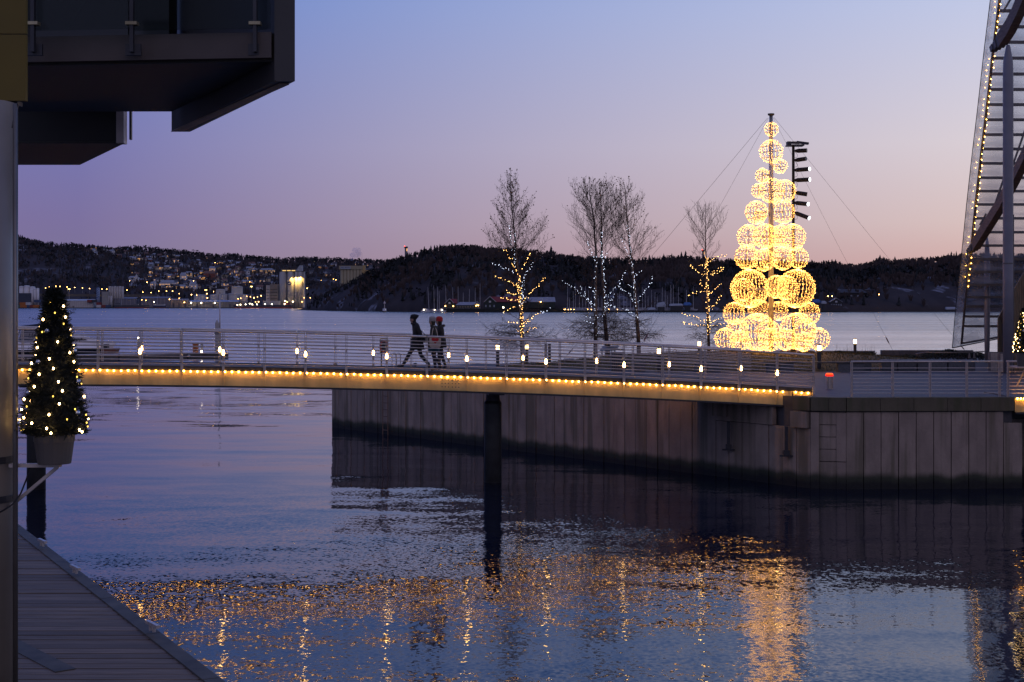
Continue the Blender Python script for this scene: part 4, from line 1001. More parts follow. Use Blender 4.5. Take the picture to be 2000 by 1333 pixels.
def treelights(label, d, lines, material, tr=()):
    o = empty('string_light', at(lines[0][0][0], lines[0][0][1], d), label, 'string lights')
    m = MB(); w = MB()
    for l in lines: ledline(m, l, d - .05, .085, .055); w.path([at(x, y, d - .02) for x, y in l], .011, 3)
    for l in tr:
        ledline(m, l, d - .13, .045, .10); P_ = [at(x, y, d) for x, y in l]
        q = []
        for a, b in zip(P_, P_[1:]):
            for k in range(12): q.append(a.lerp(b, k / 12) + Vector((.13 * cos(k * 1.05), .13 * sin(k * 1.05), 0)))
        w.path(q, .006, 3)
    m.build('led_lights', material, o)['kind'] = 'stuff'; w.build('cable', M_BLACK, o)
treelights('gold string lights wound round the trunk and boughs of the tallest birch', 69.8, [[(1010, 530), (999, 508), (985, 487)], [(1017, 528), (1027, 512), (1035, 493)], [(1009, 558), (990, 549), (966, 541)], [(1010, 577), (988, 568)], [(1010, 586), (992, 586), (975, 580)], [(1034, 575), (1048, 560), (1058, 551), (1066, 541)],
    [(1020, 588), (1031, 580)], [(1010, 598), (995, 604), (984, 610)], [(1023, 630), (1038, 620), (1051, 613)], [(1022, 632), (1042, 624)], [(1013, 632), (1003, 629), (990, 629)], [(1015, 648), (1003, 645)], [(1027, 649), (1036, 643), (1050, 640)]], M_LEDT, [[(1021, 661), (1018, 600), (1014, 560), (1011, 530)]])
treelights('cool white string lights in the upper boughs of the tallest birch', 69.8, [[(1004, 532), (985, 524), (960, 513)], [(1021, 548), (1031, 531), (1041, 512)], [(1008, 524), (1003, 497), (998, 478), (996, 440)], [(1006, 515), (1005, 480), (1009, 450)], [(1053, 611), (1066, 607), (1074, 601)]], M_LEDC, [[(1019, 600), (1022, 545)]])
treelights('cool white string lights spread over the twin-stemmed birch', 73.0, [[(1160, 597), (1140, 580), (1125, 565), (1098, 548)], [(1158, 600), (1145, 576), (1132, 559)], [(1162, 575), (1152, 563), (1146, 562)], [(1166, 621), (1176, 616), (1182, 608)], [(1163, 655), (1172, 640), (1176, 628)], [(1160, 636), (1148, 628), (1140, 625)], [(1146, 619), (1158, 619)],
    [(1182, 606), (1182, 560), (1178, 520), (1174, 480), (1175, 450)], [(1163, 640), (1162, 580), (1162, 540), (1166, 510)], [(1164, 512), (1154, 490), (1148, 474)], [(1180, 512), (1184, 496)], [(1183, 598), (1194, 586), (1203, 575)], [(1186, 580), (1206, 560), (1216, 541), (1222, 529)], [(1186, 594), (1204, 603)], [(1172, 502), (1177, 496)], [(1165, 505), (1180, 500)]], M_LEDC)
treelights('cool white string lights on the slender birch', 74.0, [[(1245, 624), (1240, 580), (1238, 545), (1232, 500), (1227, 450), (1226, 440)], [(1242, 618), (1228, 608), (1215, 602)], [(1238, 590), (1228, 573), (1207, 558)], [(1237, 565), (1226, 556)], [(1244, 592), (1256, 572), (1268, 558), (1275, 540)], [(1238, 540), (1247, 534), (1255, 530)], [(1230, 500), (1220, 478), (1212, 464)]], M_LEDC)
treelights('gold string lights wound round the small bare birch', 75.0, [[(1377, 540), (1362, 530), (1346, 518)], [(1376, 520), (1362, 517)], [(1385, 513), (1400, 502), (1420, 499)], [(1385, 538), (1400, 528), (1413, 522)], [(1388, 540), (1413, 526)], [(1384, 574), (1398, 563), (1408, 554)], [(1376, 568), (1360, 572), (1344, 577)], [(1375, 562), (1367, 556), (1369, 545)], [(1388, 605), (1400, 592), (1408, 578)],
    [(1383, 632), (1360, 620), (1332, 612)], [(1383, 636), (1352, 634), (1330, 630)], [(1388, 632), (1402, 624), (1412, 617)], [(1390, 637), (1415, 633)], [(1380, 520), (1378, 500)]], M_LEDT, [[(1385, 652), (1384, 620), (1381, 570), (1379, 505)]])
# ------------------------------------------------------------------ people on the bridge
M_SKIN = mat('skin', (.36, .21, .15), .5, 0, .1, 10)
M_TROU = mat('dark trousers', (.016, .017, .022), .85, 0, .3, 12)
M_BOOT = mat('dark boots', (.02, .016, .014), .5, 0, .2, 10)
def person(label, px, v, jnt, rad_, edges, mats, assign, kids):
    i = None
    # base: the point of the deck at this distance across
    k = (px - 1000) / F
    i = ((k * A0.y - A0.x) + (k * NV.y - NV.x) * v) / (AV.x - k * AV.y)
    b = B(i, v, 0); o = empty('person', b, label, 'person')
    ang = BA + pi; Mz = Matrix.Rotation(ang, 3, 'Z')
    names = list(jnt); idx = {n: q for q, n in enumerate(names)}
    me = bpy.data.meshes.new('body'); me.from_pydata([tuple(Mz @ Vector(jnt[n])) for n in names], [(idx[a], idx[c]) for a, c in edges], [])
    ob = obj('body', me, o)
    ob.modifiers.new('s', 'SKIN'); 
    sv = me.skin_vertices[0].data
    for n in names:
        r = rad_[n]; sv[idx[n]].radius = r if isinstance(r, tuple) else (r, r)
        sv[idx[n]].use_root = (n == 'pelvis')
    sb = ob.modifiers.new('d', 'SUBSURF'); sb.levels = 2; sb.render_levels = 2
    bpy.context.view_layer.update(); dg = bpy.context.evaluated_depsgraph_get()
    me2 = bpy.data.meshes.new_from_object(ob.evaluated_get(dg)); ob.modifiers.clear(); ob.data = me2
    me2.materials.clear()
    for mm in mats: me2.materials.append(mm)
    inv = Mz.inverted()
    for p in me2.polygons:
        c = inv @ p.center; p.material_index = assign(c); p.use_smooth = True
    def W(x, y, z): return b + Mz @ Vector((x, y, z))
    kids(o, W, Mz); return o
def hand(mb, wrist, dirv, W, side=1, r=.011):
    """palm side fingers: four curled fingers and a thumb rooted in the palm"""
    wrist = Vector(wrist); d = Vector(dirv).normalized(); s_ = d.cross(Vector((0, 1, 0))); s_ = s_.normalized() if s_.length > .1 else Vector((0, 0, 1)); n = d.cross(s_).normalized()
    for f, (L, off) in enumerate(((.072, -.03), (.082, -.01), (.076, .011), (.06, .031))):
        p0 = wrist + d * .05 + s_ * off; p1 = p0 + d * L * .5 + n * .012 * side; p2 = p1 + d * L * .3 + n * .03 * side; p3 = p2 + d * L * .08 + n * .028 * side
        mb.path([W(*p) for p in (p0, p1, p2, p3)], [r, r * .95, r * .85, r * .6], 6)
    p0 = wrist + d * .02 - s_ * .03; p1 = p0 + d * .03 - s_ * .022 + n * .015 * side; p2 = p1 + d * .03 - s_ * .004 + n * .015 * side
    mb.path([W(*p) for p in (p0, p1, p2)], [r * 1.15, r, r * .7], 6)
def face(o, W, hx, hz, hy=0, m_=None):
    m = MB(); m.path([W(hx + .082, hy, hz + .035), W(hx + .108, hy, hz - .01), W(hx + .088, hy, hz - .02)], [.008, .014, .008], 6); m.build('nose', M_SKIN, o)
    for s_ in (-1, 1):
        m = MB(); m.sph(W(hx + .077, hy + .033 * s_, hz + .02), .011, 8, 5); m.build('eye', M_BLACK, o)
    m = MB(); m.path([W(hx + .082, hy - .022, hz - .055), W(hx + .09, hy, hz - .056), W(hx + .082, hy + .022, hz - .055)], .006, 5); m.build('mouth', mat('lips', (.24, .1, .09), .5, 0, 0), o)
def loft(m, rings, n=16):
    vs = []; fs = []
    for c, rx, ry in rings:
        for j in range(n): vs.append(c(rx * cos(2 * pi * j / n), ry * sin(2 * pi * j / n)))
    for i in range(len(rings) - 1):
        for j in range(n): fs.append((i * n + j, i * n + (j + 1) % n, (i + 1) * n + (j + 1) % n, (i + 1) * n + j))
    fs.append(tuple(range(n - 1, -1, -1))); fs.append(tuple((len(rings) - 1) * n + j for j in range(n)))
    m.add(vs, fs)
EDG = [('pelvis', 'waist'), ('waist', 'chest'), ('chest', 'neck'), ('neck', 'chin'), ('chin', 'head'), ('head', 'crown')]
for s_ in 'ab':
    EDG += [('pelvis', 'hip' + s_), ('hip' + s_, 'knee' + s_), ('knee' + s_, 'calf' + s_), ('calf' + s_, 'ank' + s_), ('ank' + s_, 'toe' + s_), ('chest', 'sho' + s_), ('sho' + s_, 'elb' + s_), ('elb' + s_, 'wri' + s_), ('wri' + s_, 'palm' + s_)]
def radii(bulk=1.0):
    r = dict(pelvis=(.155 * bulk, .125), waist=(.17 * bulk, .15), chest=(.195 * bulk, .165 * bulk), neck=(.078, .078), chin=(.085, .095), head=(.115, .118), crown=(.075, .078))
    for s_ in 'ab':
        r.update({'hip' + s_: (.098, .098), 'knee' + s_: (.066, .066), 'calf' + s_: (.062, .062), 'ank' + s_: (.046, .046), 'toe' + s_: (.04, .032), 'sho' + s_: (.085 * bulk, .085 * bulk), 'elb' + s_: (.062 * bulk, .062 * bulk), 'wri' + s_: (.043, .043), 'palm' + s_: (.04, .026)})
    return r
def knit(o, W, hx, hz, m_, slouch=.0, name='knit_hat', hy=0):
    m = MB(); n = 14
    prof = [(.098, -.01), (.104, .03), (.106, .065), (.098, .105), (.07, .135), (.025, .148)]
    if slouch > .5: prof = [(.10, -.015), (.112, .03), (.122, .06), (.124, .09), (.105, .118), (.05, .132), (.01, .134)]
    rings = []
    for r, z in prof:
        sh = -slouch * max(0, z) * .55
        rings.append((lambda x, y, z=z, sh=sh: W(hx + x * 1.06 + sh, hy + y, hz + z + .03 + x * .12), r, r))
    loft(m, rings, n); h = m.build(name, m_, o, True)
    m = MB(); m.path([W(hx + .108 * cos(2 * pi * k / 14), hy + .104 * sin(2 * pi * k / 14), hz + .028 + .012 * cos(2 * pi * k / 14)) for k in range(14)], .012, 6, closed=True); m.build('brim', m_, h, True)
    return h
# 1: striding walker in black
J = dict(pelvis=(0, 0, .94), waist=(.025, 0, 1.1), chest=(.055, 0, 1.33), neck=(.10, 0, 1.50), chin=(.135, 0, 1.56), head=(.14, 0, 1.63), crown=(.13, 0, 1.71),
         hipa=(.02, .10, .90), kneea=(.27, .10, .53), calfa=(.37, .10, .34), anka=(.50, .10, .13), toea=(.66, .11, .15),
         hipb=(-.02, -.10, .90), kneeb=(-.10, -.10, .50), calfb=(-.24, -.10, .32), ankb=(-.40, -.10, .16), toeb=(-.29, -.10, .04),
         shoa=(.03, .18, 1.40), elba=(-.10, .24, 1.15), wria=(.06, .22, .98), palma=(.12, .21, .95), shob=(.03, -.18, 1.40), elbb=(-.06, -.24, 1.14), wrib=(.10, -.21, 1.0), palmb=(.16, -.20, .97))
def asg1(c): return 1 if c.z > 1.50 and c.x > .15 else (0 if c.z > .86 else (3 if c.z < .13 else 2))
M_COAT1 = M_BLACK
def kids1(o, W, Mz):
    m = MB(); loft(m, [(lambda x, y: W(.0 + x, y, .66), .235, .215), (lambda x, y: W(.01 + x, y, .80), .215, .21), (lambda x, y: W(.02 + x, y, 1.0), .18, .20), (lambda x, y: W(.03 + x, y, 1.12), .165, .2)], 18); m.build('coat_skirt', M_COAT1, o, True)
    m = MB(); m.path([W(.10 + .085 * cos(2 * pi * k / 12), .085 * sin(2 * pi * k / 12), 1.475 + .02 * cos(2 * pi * k / 12)) for k in range(12)], .038, 7, closed=True); m.build('collar', M_COAT1, o, True)
    knit(o, W, .135, 1.63, mat('black knit', (.014, .013, .014), .9, 0, .3, 30), .95); face(o, W, .14, 1.615)
    m = MB(); hand(m, (.06, .22, .98), (.8, 0, -.35), W); hand(m, (.10, -.21, 1.0), (.8, 0, -.35), W); m.build('glove', M_BLACK, o)
    m = MB(); loft(m, [(lambda x, y: W(-.27 + x, .1 + y, .90), .12, .06), (lambda x, y: W(-.27 + x, .1 + y, .97), .14, .07), (lambda x, y: W(-.26 + x, .1 + y, 1.13), .11, .06)], 12); bgm = m.build('shoulder_bag', M_BLACK, o, True)
    m = MB(); m.path([W(-.25, .14, 1.12), W(-.08, .2, 1.3), W(.04, .1, 1.47)], .012, 5); m.build('bag_strap', M_BLACK, bgm)
person('person in black coat and slouchy black hat striding ahead on the bridge', 815.5, 1.30, J, radii(1.05), EDG, [M_COAT1, M_SKIN, M_TROU, M_BOOT], asg1, kids1)
# 2: grey hat, tote bag with red heart
J2 = dict(J); J2.update(pelvis=(0, 0, .92), waist=(.01, 0, 1.08), chest=(.01, 0, 1.29), neck=(.02, 0, 1.45), chin=(.045, 0, 1.51), head=(.05, 0, 1.58), crown=(.045, 0, 1.66),
    hipa=(.01, .09, .88), kneea=(.0, .09, .50), calfa=(-.02, .09, .32), anka=(-.04, .09, .10), toea=(.11, .10, .045), hipb=(-.01, -.09, .88), kneeb=(.02, -.09, .49), calfb=(-.12, -.09, .32), ankb=(-.25, -.09, .15), toeb=(-.13, -.09, .05),
    shoa=(-.0, .17, 1.37), elba=(-.05, .24, 1.12), wria=(.18, .22, 1.06), palma=(.25, .21, 1.06), shob=(.0, -.17, 1.37), elbb=(-.02, -.24, 1.12), wrib=(.15, -.2, 1.05), palmb=(.22, -.19, 1.05))
M_OLIVE = mat('dark olive jacket', (.028, .026, .016), .85, 0, .3, 12)
M_TOTE = mat('cream canvas', (.46, .38, .30), .85, 0, .1, 12); M_RED = mat('red print', (.42, .015, .02), .8, 0, 0)
M_TEAL = mat('teal skirt', (.02, .06, .08), .85, 0, .2, 9)
def asg2(c): return 1 if c.z > 1.47 and c.x > .07 else (0 if c.z > .86 else (3 if c.z < .12 else 2))
def kids2(o, W, Mz):
    m = MB(); loft(m, [(lambda x, y: W(x, y, .76), .19, .2), (lambda x, y: W(x, y, .9), .185, .2), (lambda x, y: W(.01 + x, y, 1.08), .17, .195)], 18); m.build('jacket_hem', M_OLIVE, o, True)
    m = MB(); loft(m, [(lambda x, y: W(x, y, .60), .185, .195), (lambda x, y: W(x, y, .78), .18, .19)], 16); m.build('skirt', M_TEAL, o, True)
    m = MB(); m.path([W(.0 + .085 * cos(2 * pi * k / 12), .09 * sin(2 * pi * k / 12), 1.42 + .02 * cos(2 * pi * k / 12)) for k in range(12)], .045, 7, closed=True); m.build('hood', M_OLIVE, o, True)
    knit(o, W, .045, 1.575, mat('grey knit', (.30, .27, .25), .9, 0, .25, 30), .1); face(o, W, .05, 1.565)
    m = MB(); hand(m, (.18, .22, 1.06), (1, 0, 0), W); hand(m, (.15, -.2, 1.05), (1, 0, 0), W); m.build('glove', M_BLACK, o)
    # tote on the near shoulder, heart facing the camera
    cy_ = .285
    m = MB(); n = 14; vs = []
    outl = [(-.17, 1.13), (.17, 1.13), (.185, .95), (.17, .80), (.12, .76), (-.12, .76), (-.17, .80), (-.185, .95)]
    m.slab([W(x - .02, cy_ - .035, z) for x, z in outl], tuple(Mz @ Vector((0, .07, 0)))); tt = m.build('tote_bag', M_TOTE, o)
    hp = []
    for k in range(28):
        t = 2 * pi * k / 28; hx = 16 * sin(t) ** 3; hz_ = 13 * cos(t) - 5 * cos(2 * t) - 2 * cos(3 * t) - cos(4 * t); hp.append(W(hx * .0072 - .02, cy_ + .036, 1.0 + hz_ * .0072))
    m = MB(); m.slab(hp, tuple(Mz @ Vector((0, .004, 0)))); m.build('red_heart', M_RED, tt)
    for x in (-.1, .08):
        m = MB(); m.path([W(x, cy_, 1.13), W(x * .7, .25, 1.3), W(.0, .17, 1.46), W(-.02, .1, 1.42)], .013, 5); m.build('handle', M_TOTE, tt)
person('person in olive jacket and grey knit hat carrying a cream tote with a red heart', 847.5, .85, J2, radii(1.04), EDG, [M_OLIVE, M_SKIN, M_TROU, M_BOOT], asg2, kids2)
# 3: red hat behind
J3 = dict(J2); J3.update(kneea=(.05, .09, .5), calfa=(.05, .09, .32), anka=(.04, .09, .09), toea=(.19, .09, .045), kneeb=(-.03, -.09, .5), calfb=(-.1, -.09, .32), ankb=(-.18, -.09, .12), toeb=(-.04, -.09, .05))
M_PARKA = mat('dark brown parka', (.024, .018, .014), .85, 0, .3, 12)
def kids3(o, W, Mz):
    m = MB(); loft(m, [(lambda x, y: W(x, y, .74), .2, .21), (lambda x, y: W(x, y, .9), .19, .2), (lambda x, y: W(.01 + x, y, 1.08), .17, .195)], 18); m.build('jacket_hem', M_PARKA, o, True)
    m = MB(); m.path([W(-.015 + .095 * cos(2 * pi * k / 12), .10 * sin(2 * pi * k / 12), 1.43 - .02 * cos(2 * pi * k / 12)) for k in range(12)], .045, 7, closed=True); m.build('fur_hood', mat('dark fur', (.035, .025, .02), .95, 0, .4, 30), o, True)
    knit(o, W, .045, 1.575, mat('red knit', (.40, .02, .018), .9, 0, .25, 30), .15); face(o, W, .05, 1.565)
    m = MB(); hand(m, (.18, .22, 1.06), (1, 0, 0), W); hand(m, (.15, -.2, 1.05), (1, 0, 0), W); m.build('glove', M_BLACK, o)
person('person in dark parka and bright red hat walking half hidden behind the tote carrier', 860.5, 1.65, J3, radii(1.04), EDG, [M_PARKA, M_SKIN, M_TROU, M_BOOT], asg2, kids3)

# ------------------------------------------------------------------ glass-roofed building at the right edge
mu = empty('glass_roof_building', (24, 66, ZP), 'slanting glass roof on steel posts and curved timber beams at the right edge', 'building')
M_BEAM = mat('grey roof beam', (.13, .12, .115), .5, .2, .2, 4)
M_GLU = mat('curved timber beam', (.16, .115, .085), .6, 0, .3, 3, 0, (1, 1, 5))
M_CLAD = mat('silvery timber boards', (.20, .145, .085), .7, 0, .35, 3, 0, (5, 5, .5))
M_FRIT = bpy.data.materials.new('fritted roof glass'); M_FRIT.use_nodes = True
_t = M_FRIT.node_tree; _b = _t.nodes['Principled BSDF']; _b.inputs['Base Color'].default_value = (.78, .78, .80, 1); _b.inputs['Roughness'].default_value = .15
_tr = _t.nodes.new('ShaderNodeBsdfTransparent'); _tr.inputs[0].default_value = (.9, .92, .95, 1); _mx = _t.nodes.new('ShaderNodeMixShader')
_nz = _t.nodes.new('ShaderNodeTexNoise'); _nz.inputs['Scale'].default_value = 1.3; _nz.inputs['Detail'].default_value = 7; _mr = _t.nodes.new('ShaderNodeMapRange'); _mr.inputs[1].default_value = .45; _mr.inputs[2].default_value = .75; _mr.inputs[3].default_value = .2; _mr.inputs[4].default_value = .44
_t.links.new(_nz.outputs[0], _mr.inputs[0]); _t.links.new(_mr.outputs[0], _mx.inputs[0])
_t.links.new(_tr.outputs[0], _mx.inputs[1]); _t.links.new(_b.outputs[0], _mx.inputs[2]); _t.links.new(_mx.outputs[0], _t.nodes['Material Output'].inputs[0])
# roof sheet: left edge from foot to top, with depth along it
def dep(py): return 74 - 12 * max(0, min(1, (680 - py) / 900)) ** .85
EDGE = [(680, 1860), (600, 1867), (500, 1878), (400, 1888), (300, 1899), (200, 1911), (100, 1922), (0, 1934.5), (-120, 1948), (-220, 1960)]
def exl(py):
    for (a, xa), (b, xb) in zip(EDGE, EDGE[1:]):
        if py >= b: return xa + (xb - xa) * (a - py) / (a - b)
    return EDGE[-1][1]
beams_y = [637, 618, 598.5, 580.5, 556.5, 531, 506.5, 480, 454, 427, 400, 374, 348, 320, 292, 264, 235, 205.5, 176, 146, 115, 84, 54, 23, -8, -40, -72, -105, -140, -175, -210]
XR = 33.0
ys = [680] + beams_y
def rp(py, off=0): return at(exl(py) + off, py, dep(py))
_c = rp(680); _e = at(1975, 657, dep(657)); _sl = (_e.z - _c.z) / (_e.x - _c.x)
def zbot(x, top): return min(top - .05, _c.z + (x - _c.x) * _sl)
for a, b in zip(ys, ys[1:]):
    p, q = rp(a), rp(b)
    for x0a, x0b, x1a, x1b in ((p.x, q.x, rp(a, 15.5).x, rp(b, 15.5).x), (rp(a, 15.8).x, rp(b, 15.8).x, 25.6, 25.6), (25.62, 25.62, XR, XR)):
        z0, z1 = (zbot(x0a, q.z), zbot(x1a, q.z)) if a == 680 else (p.z, p.z)
        m = MB(); m.slab([(x0a, p.y, z0), (x1a, p.y, z1), (x1b, q.y, q.z - .006), (x0b, q.y, q.z - .006)], (0, .012, .01)); m.build('glass_pane', M_FRIT, mu)
m = MB(); m.path([rp(y) + Vector((-.01, -.02, 0)) for y in ys], .018, 5); m.build('edge_frame', M_DARK, mu)
p0 = rp(680); p1 = at(1975, 657, dep(657)); m = MB(); m.path([p0, p1], .03, 6); m.build('edge_frame', M_DARK, mu)
rope = [rp(y, 16) + Vector((0, -.12, 0)) for y in [672] + beams_y]
m = MB(); m.path(rope, .06, 6); m.build('edge_truss', M_BEAM, mu)
p0 = at(1878, 671, dep(671)) + Vector((0, -.1, 0)); p1 = at(1948, 659, dep(660)) + Vector((0, -.1, 0)); m = MB(); m.path([p0, p1], .055, 6); m.build('edge_truss', M_BEAM, mu)
for y in beams_y:
    a = rp(y, 17); m = MB(); m.span(a.x, XR, a.y - .3, a.y - .1, a.z - .07, a.z + .05); bb = m.build('roof_beam', M_BEAM, mu)
    m = MB(); m.span(a.x + .2, XR, a.y - .2, a.y - .18, a.z - .075, a.z - .071); m.build('beam_flange', M_BEAM, bb)
def cigar(px, y0, y1, d, r, zb):
    a, b = at(px, y0, d), Vector((at(px, y0, d).x, d, zb)); L = a.z - b.z
    m = MB(); m.lathe((a.x, d, zb), [(r * .75, 0), (r * .95, L * .2), (r, L * .45), (r, L * .82), (r * .75, L * .93), (r * .25, L)], 16); m.build('column', mat('blue grey column', (.20, .195, .22), .45, .1, .1, 2), mu, True)
    return a
cigar(1928, 464, 700, 72.0, .145, ZP)
a = at(1969, 88, 60.5); m = MB(); L = a.z - ZP; m.lathe((a.x, 60.5, ZP), [(.2, 0), (.215, L * .3), (.215, L * .9), (.2, L * .95), (.09, L * .995), (.06, L)], 18); cb = m.build('column', MATS['blue grey column'], mu, True)
m = MB(); m.lathe((a.x, 60.5, at(0, 515, 60.5).z), [(.218, -.03), (.235, -.02), (.235, .02), (.218, .03)], 16); m.build('strap', M_BEAM, cb)
m = MB(); m.tube((a.x + .19, 60.4, ZP), (a.x + .19, 60.4, at(0, 420, 60.5).z), .03, n=6); m.build('pipe', M_BEAM, cb)
def timber(pts, w, h, d0, d1, foot):
    n = len(pts); P_ = [at(x, y, d0 + (d1 - d0) * k / (n - 1)) for k, (x, y) in enumerate(pts)]
    m = MB()
    for p, q in zip(P_, P_[1:]):
        e = (q - p) * .01; m.beam(p - e, q + e, w, h)
    o = m.build('timber_beam', M_GLU, mu)
    m = MB(); a, b = P_[0], P_[1]; dv = (a - b).normalized(); up = dv.cross(Vector((0, 1, 0))).normalized()
    for k in range(3):
        m.beam(a + dv * (.02 + .24 * k) - up * .05 * k, a + dv * (.25 + .24 * k) - up * .05 * k, w * .8, h * (.85 - .2 * k))
    m.build('notched_foot', M_BEAM, o)
timber([(1957, 78), (1974, 52), (1988, 24), (2004, -14), (2030, -70), (2065, -140)], .36, .58, 61.0, 57, 1)
timber([(1906, 478), (1931, 438), (1957, 396), (1983, 347), (2006, 300), (2045, 225), (2090, 150)], .34, .52, 70.0, 60, 1)
for (x0, y0, x1, y1) in ((1958, 25, 1978, -8), (1967, 355, 2002, 255), (1933, 430, 1962, 345), (1914, 440, 1926, 418)):
    d = dep((y0 + y1) / 2) - .8; m = MB(); m.path([at(x0, y0, d), at(x1, y1, d)], .05, 6); m.build('brace', M_BEAM, mu)
# timber clad volume with sloping edge
top = [(1950, 622), (1958, 606), (1972, 576), (1980, 566), (2000, 533), (2030, 485), (2070, 430)]
for k in range(30):
    px = 1950 + k * 4.2; d = 63 - .06 * k
    def ty(x):
        for (a, ya), (b, yb) in zip(top, top[1:]):
            if x <= b: return ya + (yb - ya) * (x - a) / (b - a)
        return top[-1][1]
    if px < 1959: d = 64.2
    p0 = at(px, 700, d); p1 = at(px + 3.95, 700, d); z0 = at(px, ty(px), d).z; z1 = at(px + 3.95, ty(px + 3.95), d).z; yy = R.uniform(0, .02)
    m = MB(); m.hexa([(p0.x, d + yy, ZP), (p1.x, d + yy, ZP), (p1.x, d + .1, ZP), (p0.x, d + .1, ZP), (p0.x, d + yy, z0), (p1.x, d + yy, z1), (p1.x, d + .1, z1), (p0.x, d + .1, z0)]); m.build('cladding_board', M_CLAD, mu)
a = at(1951, 640, 64.2); c = at(2076, 640, 61.4)
m = MB(); m.add([(a.x, 64.4, ZP), (c.x, 61.6, ZP), (c.x, 61.6, at(0, 450, 61.5).z), (at(1976, 0, 63).x, 63.1, at(0, 580, 63).z), (a.x, 64.4, at(0, 625, 64.2).z), (a.x + 2.6, 70, ZP), (c.x + 3, 70, ZP), (c.x + 3, 70, at(0, 450, 61.5).z), (at(1976, 0, 63).x + 3, 70, at(0, 580, 63).z), (a.x + 2.6, 70, at(0, 625, 64.2).z)],
    [(0, 1, 2, 3, 4), (9, 8, 7, 6, 5), (0, 5, 6, 1), (1, 6, 7, 2), (2, 7, 8, 3), (3, 8, 9, 4), (4, 9, 5, 0)]); m.build('wall', M_DARK, mu)
# grey meter cabinets at the column foot
for px0, px1, y0, d, lab in ((1934, 1949, 688, 61.8, 'grey steel cabinet left of the thick column'), (1953, 1961, 689, 61.2, 'narrow grey steel cabinet against the thick column'), (1973, 1980, 690, 61.0, 'narrow grey cabinet right of the thick column')):
    x0, x1 = lwx(px0, d), lwx(px1, d); o = empty('steel_cabinet', ((x0 + x1) / 2, d, ZP), lab, 'cabinet'); m = MB(); m.span(x0, x1, d, d + .3, ZP, at(0, y0, d).z); m.build('body', M_BEAM, o); m = MB(); m.span(x0 + .02, x1 - .02, d - .012, d - .001, ZP + .05, at(0, y0, d).z - .05); m.build('door', M_POST, o)
# string of bulbs on the roof edge
fest = empty('string_light', rp(600), 'string of warm bulbs running up the slanting edge of the glass roof', 'string lights')
rs = random.Random(8); m = MB()
mm = MB(); mm.sph((0, 0, 0), .021, 8, 6); me = bpy.data.meshes.new('bulb'); me.from_pydata(mm.v, [], mm.f); me.materials.append(M_BULB)
y = 560.0
while y > -150:
    if not (72 < y < 104):
        p = rp(y, 17.5 + rs.uniform(-1.5, 1.5)) + Vector((0, -.26, 0)); obj('bulb', me, fest, p - rp(600))
        if rs.random() < .55:
            p = rp(y + 4, 10 + rs.uniform(-1.5, 1.5)) + Vector((0, -.05, 0)); o = obj('bulb', me, fest, p - rp(600)); o.scale = (.55, .55, .55)
    y -= 11.2
m.path([rp(y_, 17.5) + Vector((0, -.22, 0)) for y_ in range(562, -150, -40)], .01, 4); m.build('cable', M_BLACK, fest)
# ------------------------------------------------------------------ terrain seen far off
def prof_at(tab, px):
    if px <= tab[0][0]: return tab[0][1]
    for (a, ya), (b, yb) in zip(tab, tab[1:]):
        if px <= b: return ya + (yb - ya) * (px - a) / (b - a)
    return tab[-1][1]
def hill_mat(name, c1, c2, rock, snow, thr, scale):
    m = bpy.data.materials.new(name); m.use_nodes = True; t = m.node_tree; b = t.nodes['Principled BSDF']; b.inputs['Roughness'].default_value = .95; b.inputs['Specular IOR Level'].default_value = .1
    g = t.nodes.new('ShaderNodeNewGeometry')
    def nz(sc_, d=6):
        n = t.nodes.new('ShaderNodeTexNoise'); n.inputs['Scale'].default_value = sc_; n.inputs['Detail'].default_value = d; t.links.new(g.outputs['Position'], n.inputs['Vector']); return n.outputs[0]
    def rampn(x, a, c, ca, cb):
        r = t.nodes.new('ShaderNodeValToRGB'); r.color_ramp.elements[0].position = a; r.color_ramp.elements[1].position = c
        r.color_ramp.elements[0].color = ca + (1,); r.color_ramp.elements[1].color = cb + (1,); t.links.new(x, r.inputs[0]); return r.outputs[0]
    def mix(f, a, c):
        n = t.nodes.new('ShaderNodeMix'); n.data_type = 'RGBA'; t.links.new(f, n.inputs['Factor']); t.links.new(a, n.inputs['A']); t.links.new(c, n.inputs['B']); return n.outputs['Result']
    base = rampn(nz(scale), .35, .7, c1, c2); rk = rampn(nz(scale * 3), .40, .62, rock, snow)
    f = rampn(nz(scale * .6), thr, thr + .06, (0, 0, 0), (1, 1, 1)); t.links.new(mix(f, base, rk), b.inputs['Base Color']); return m
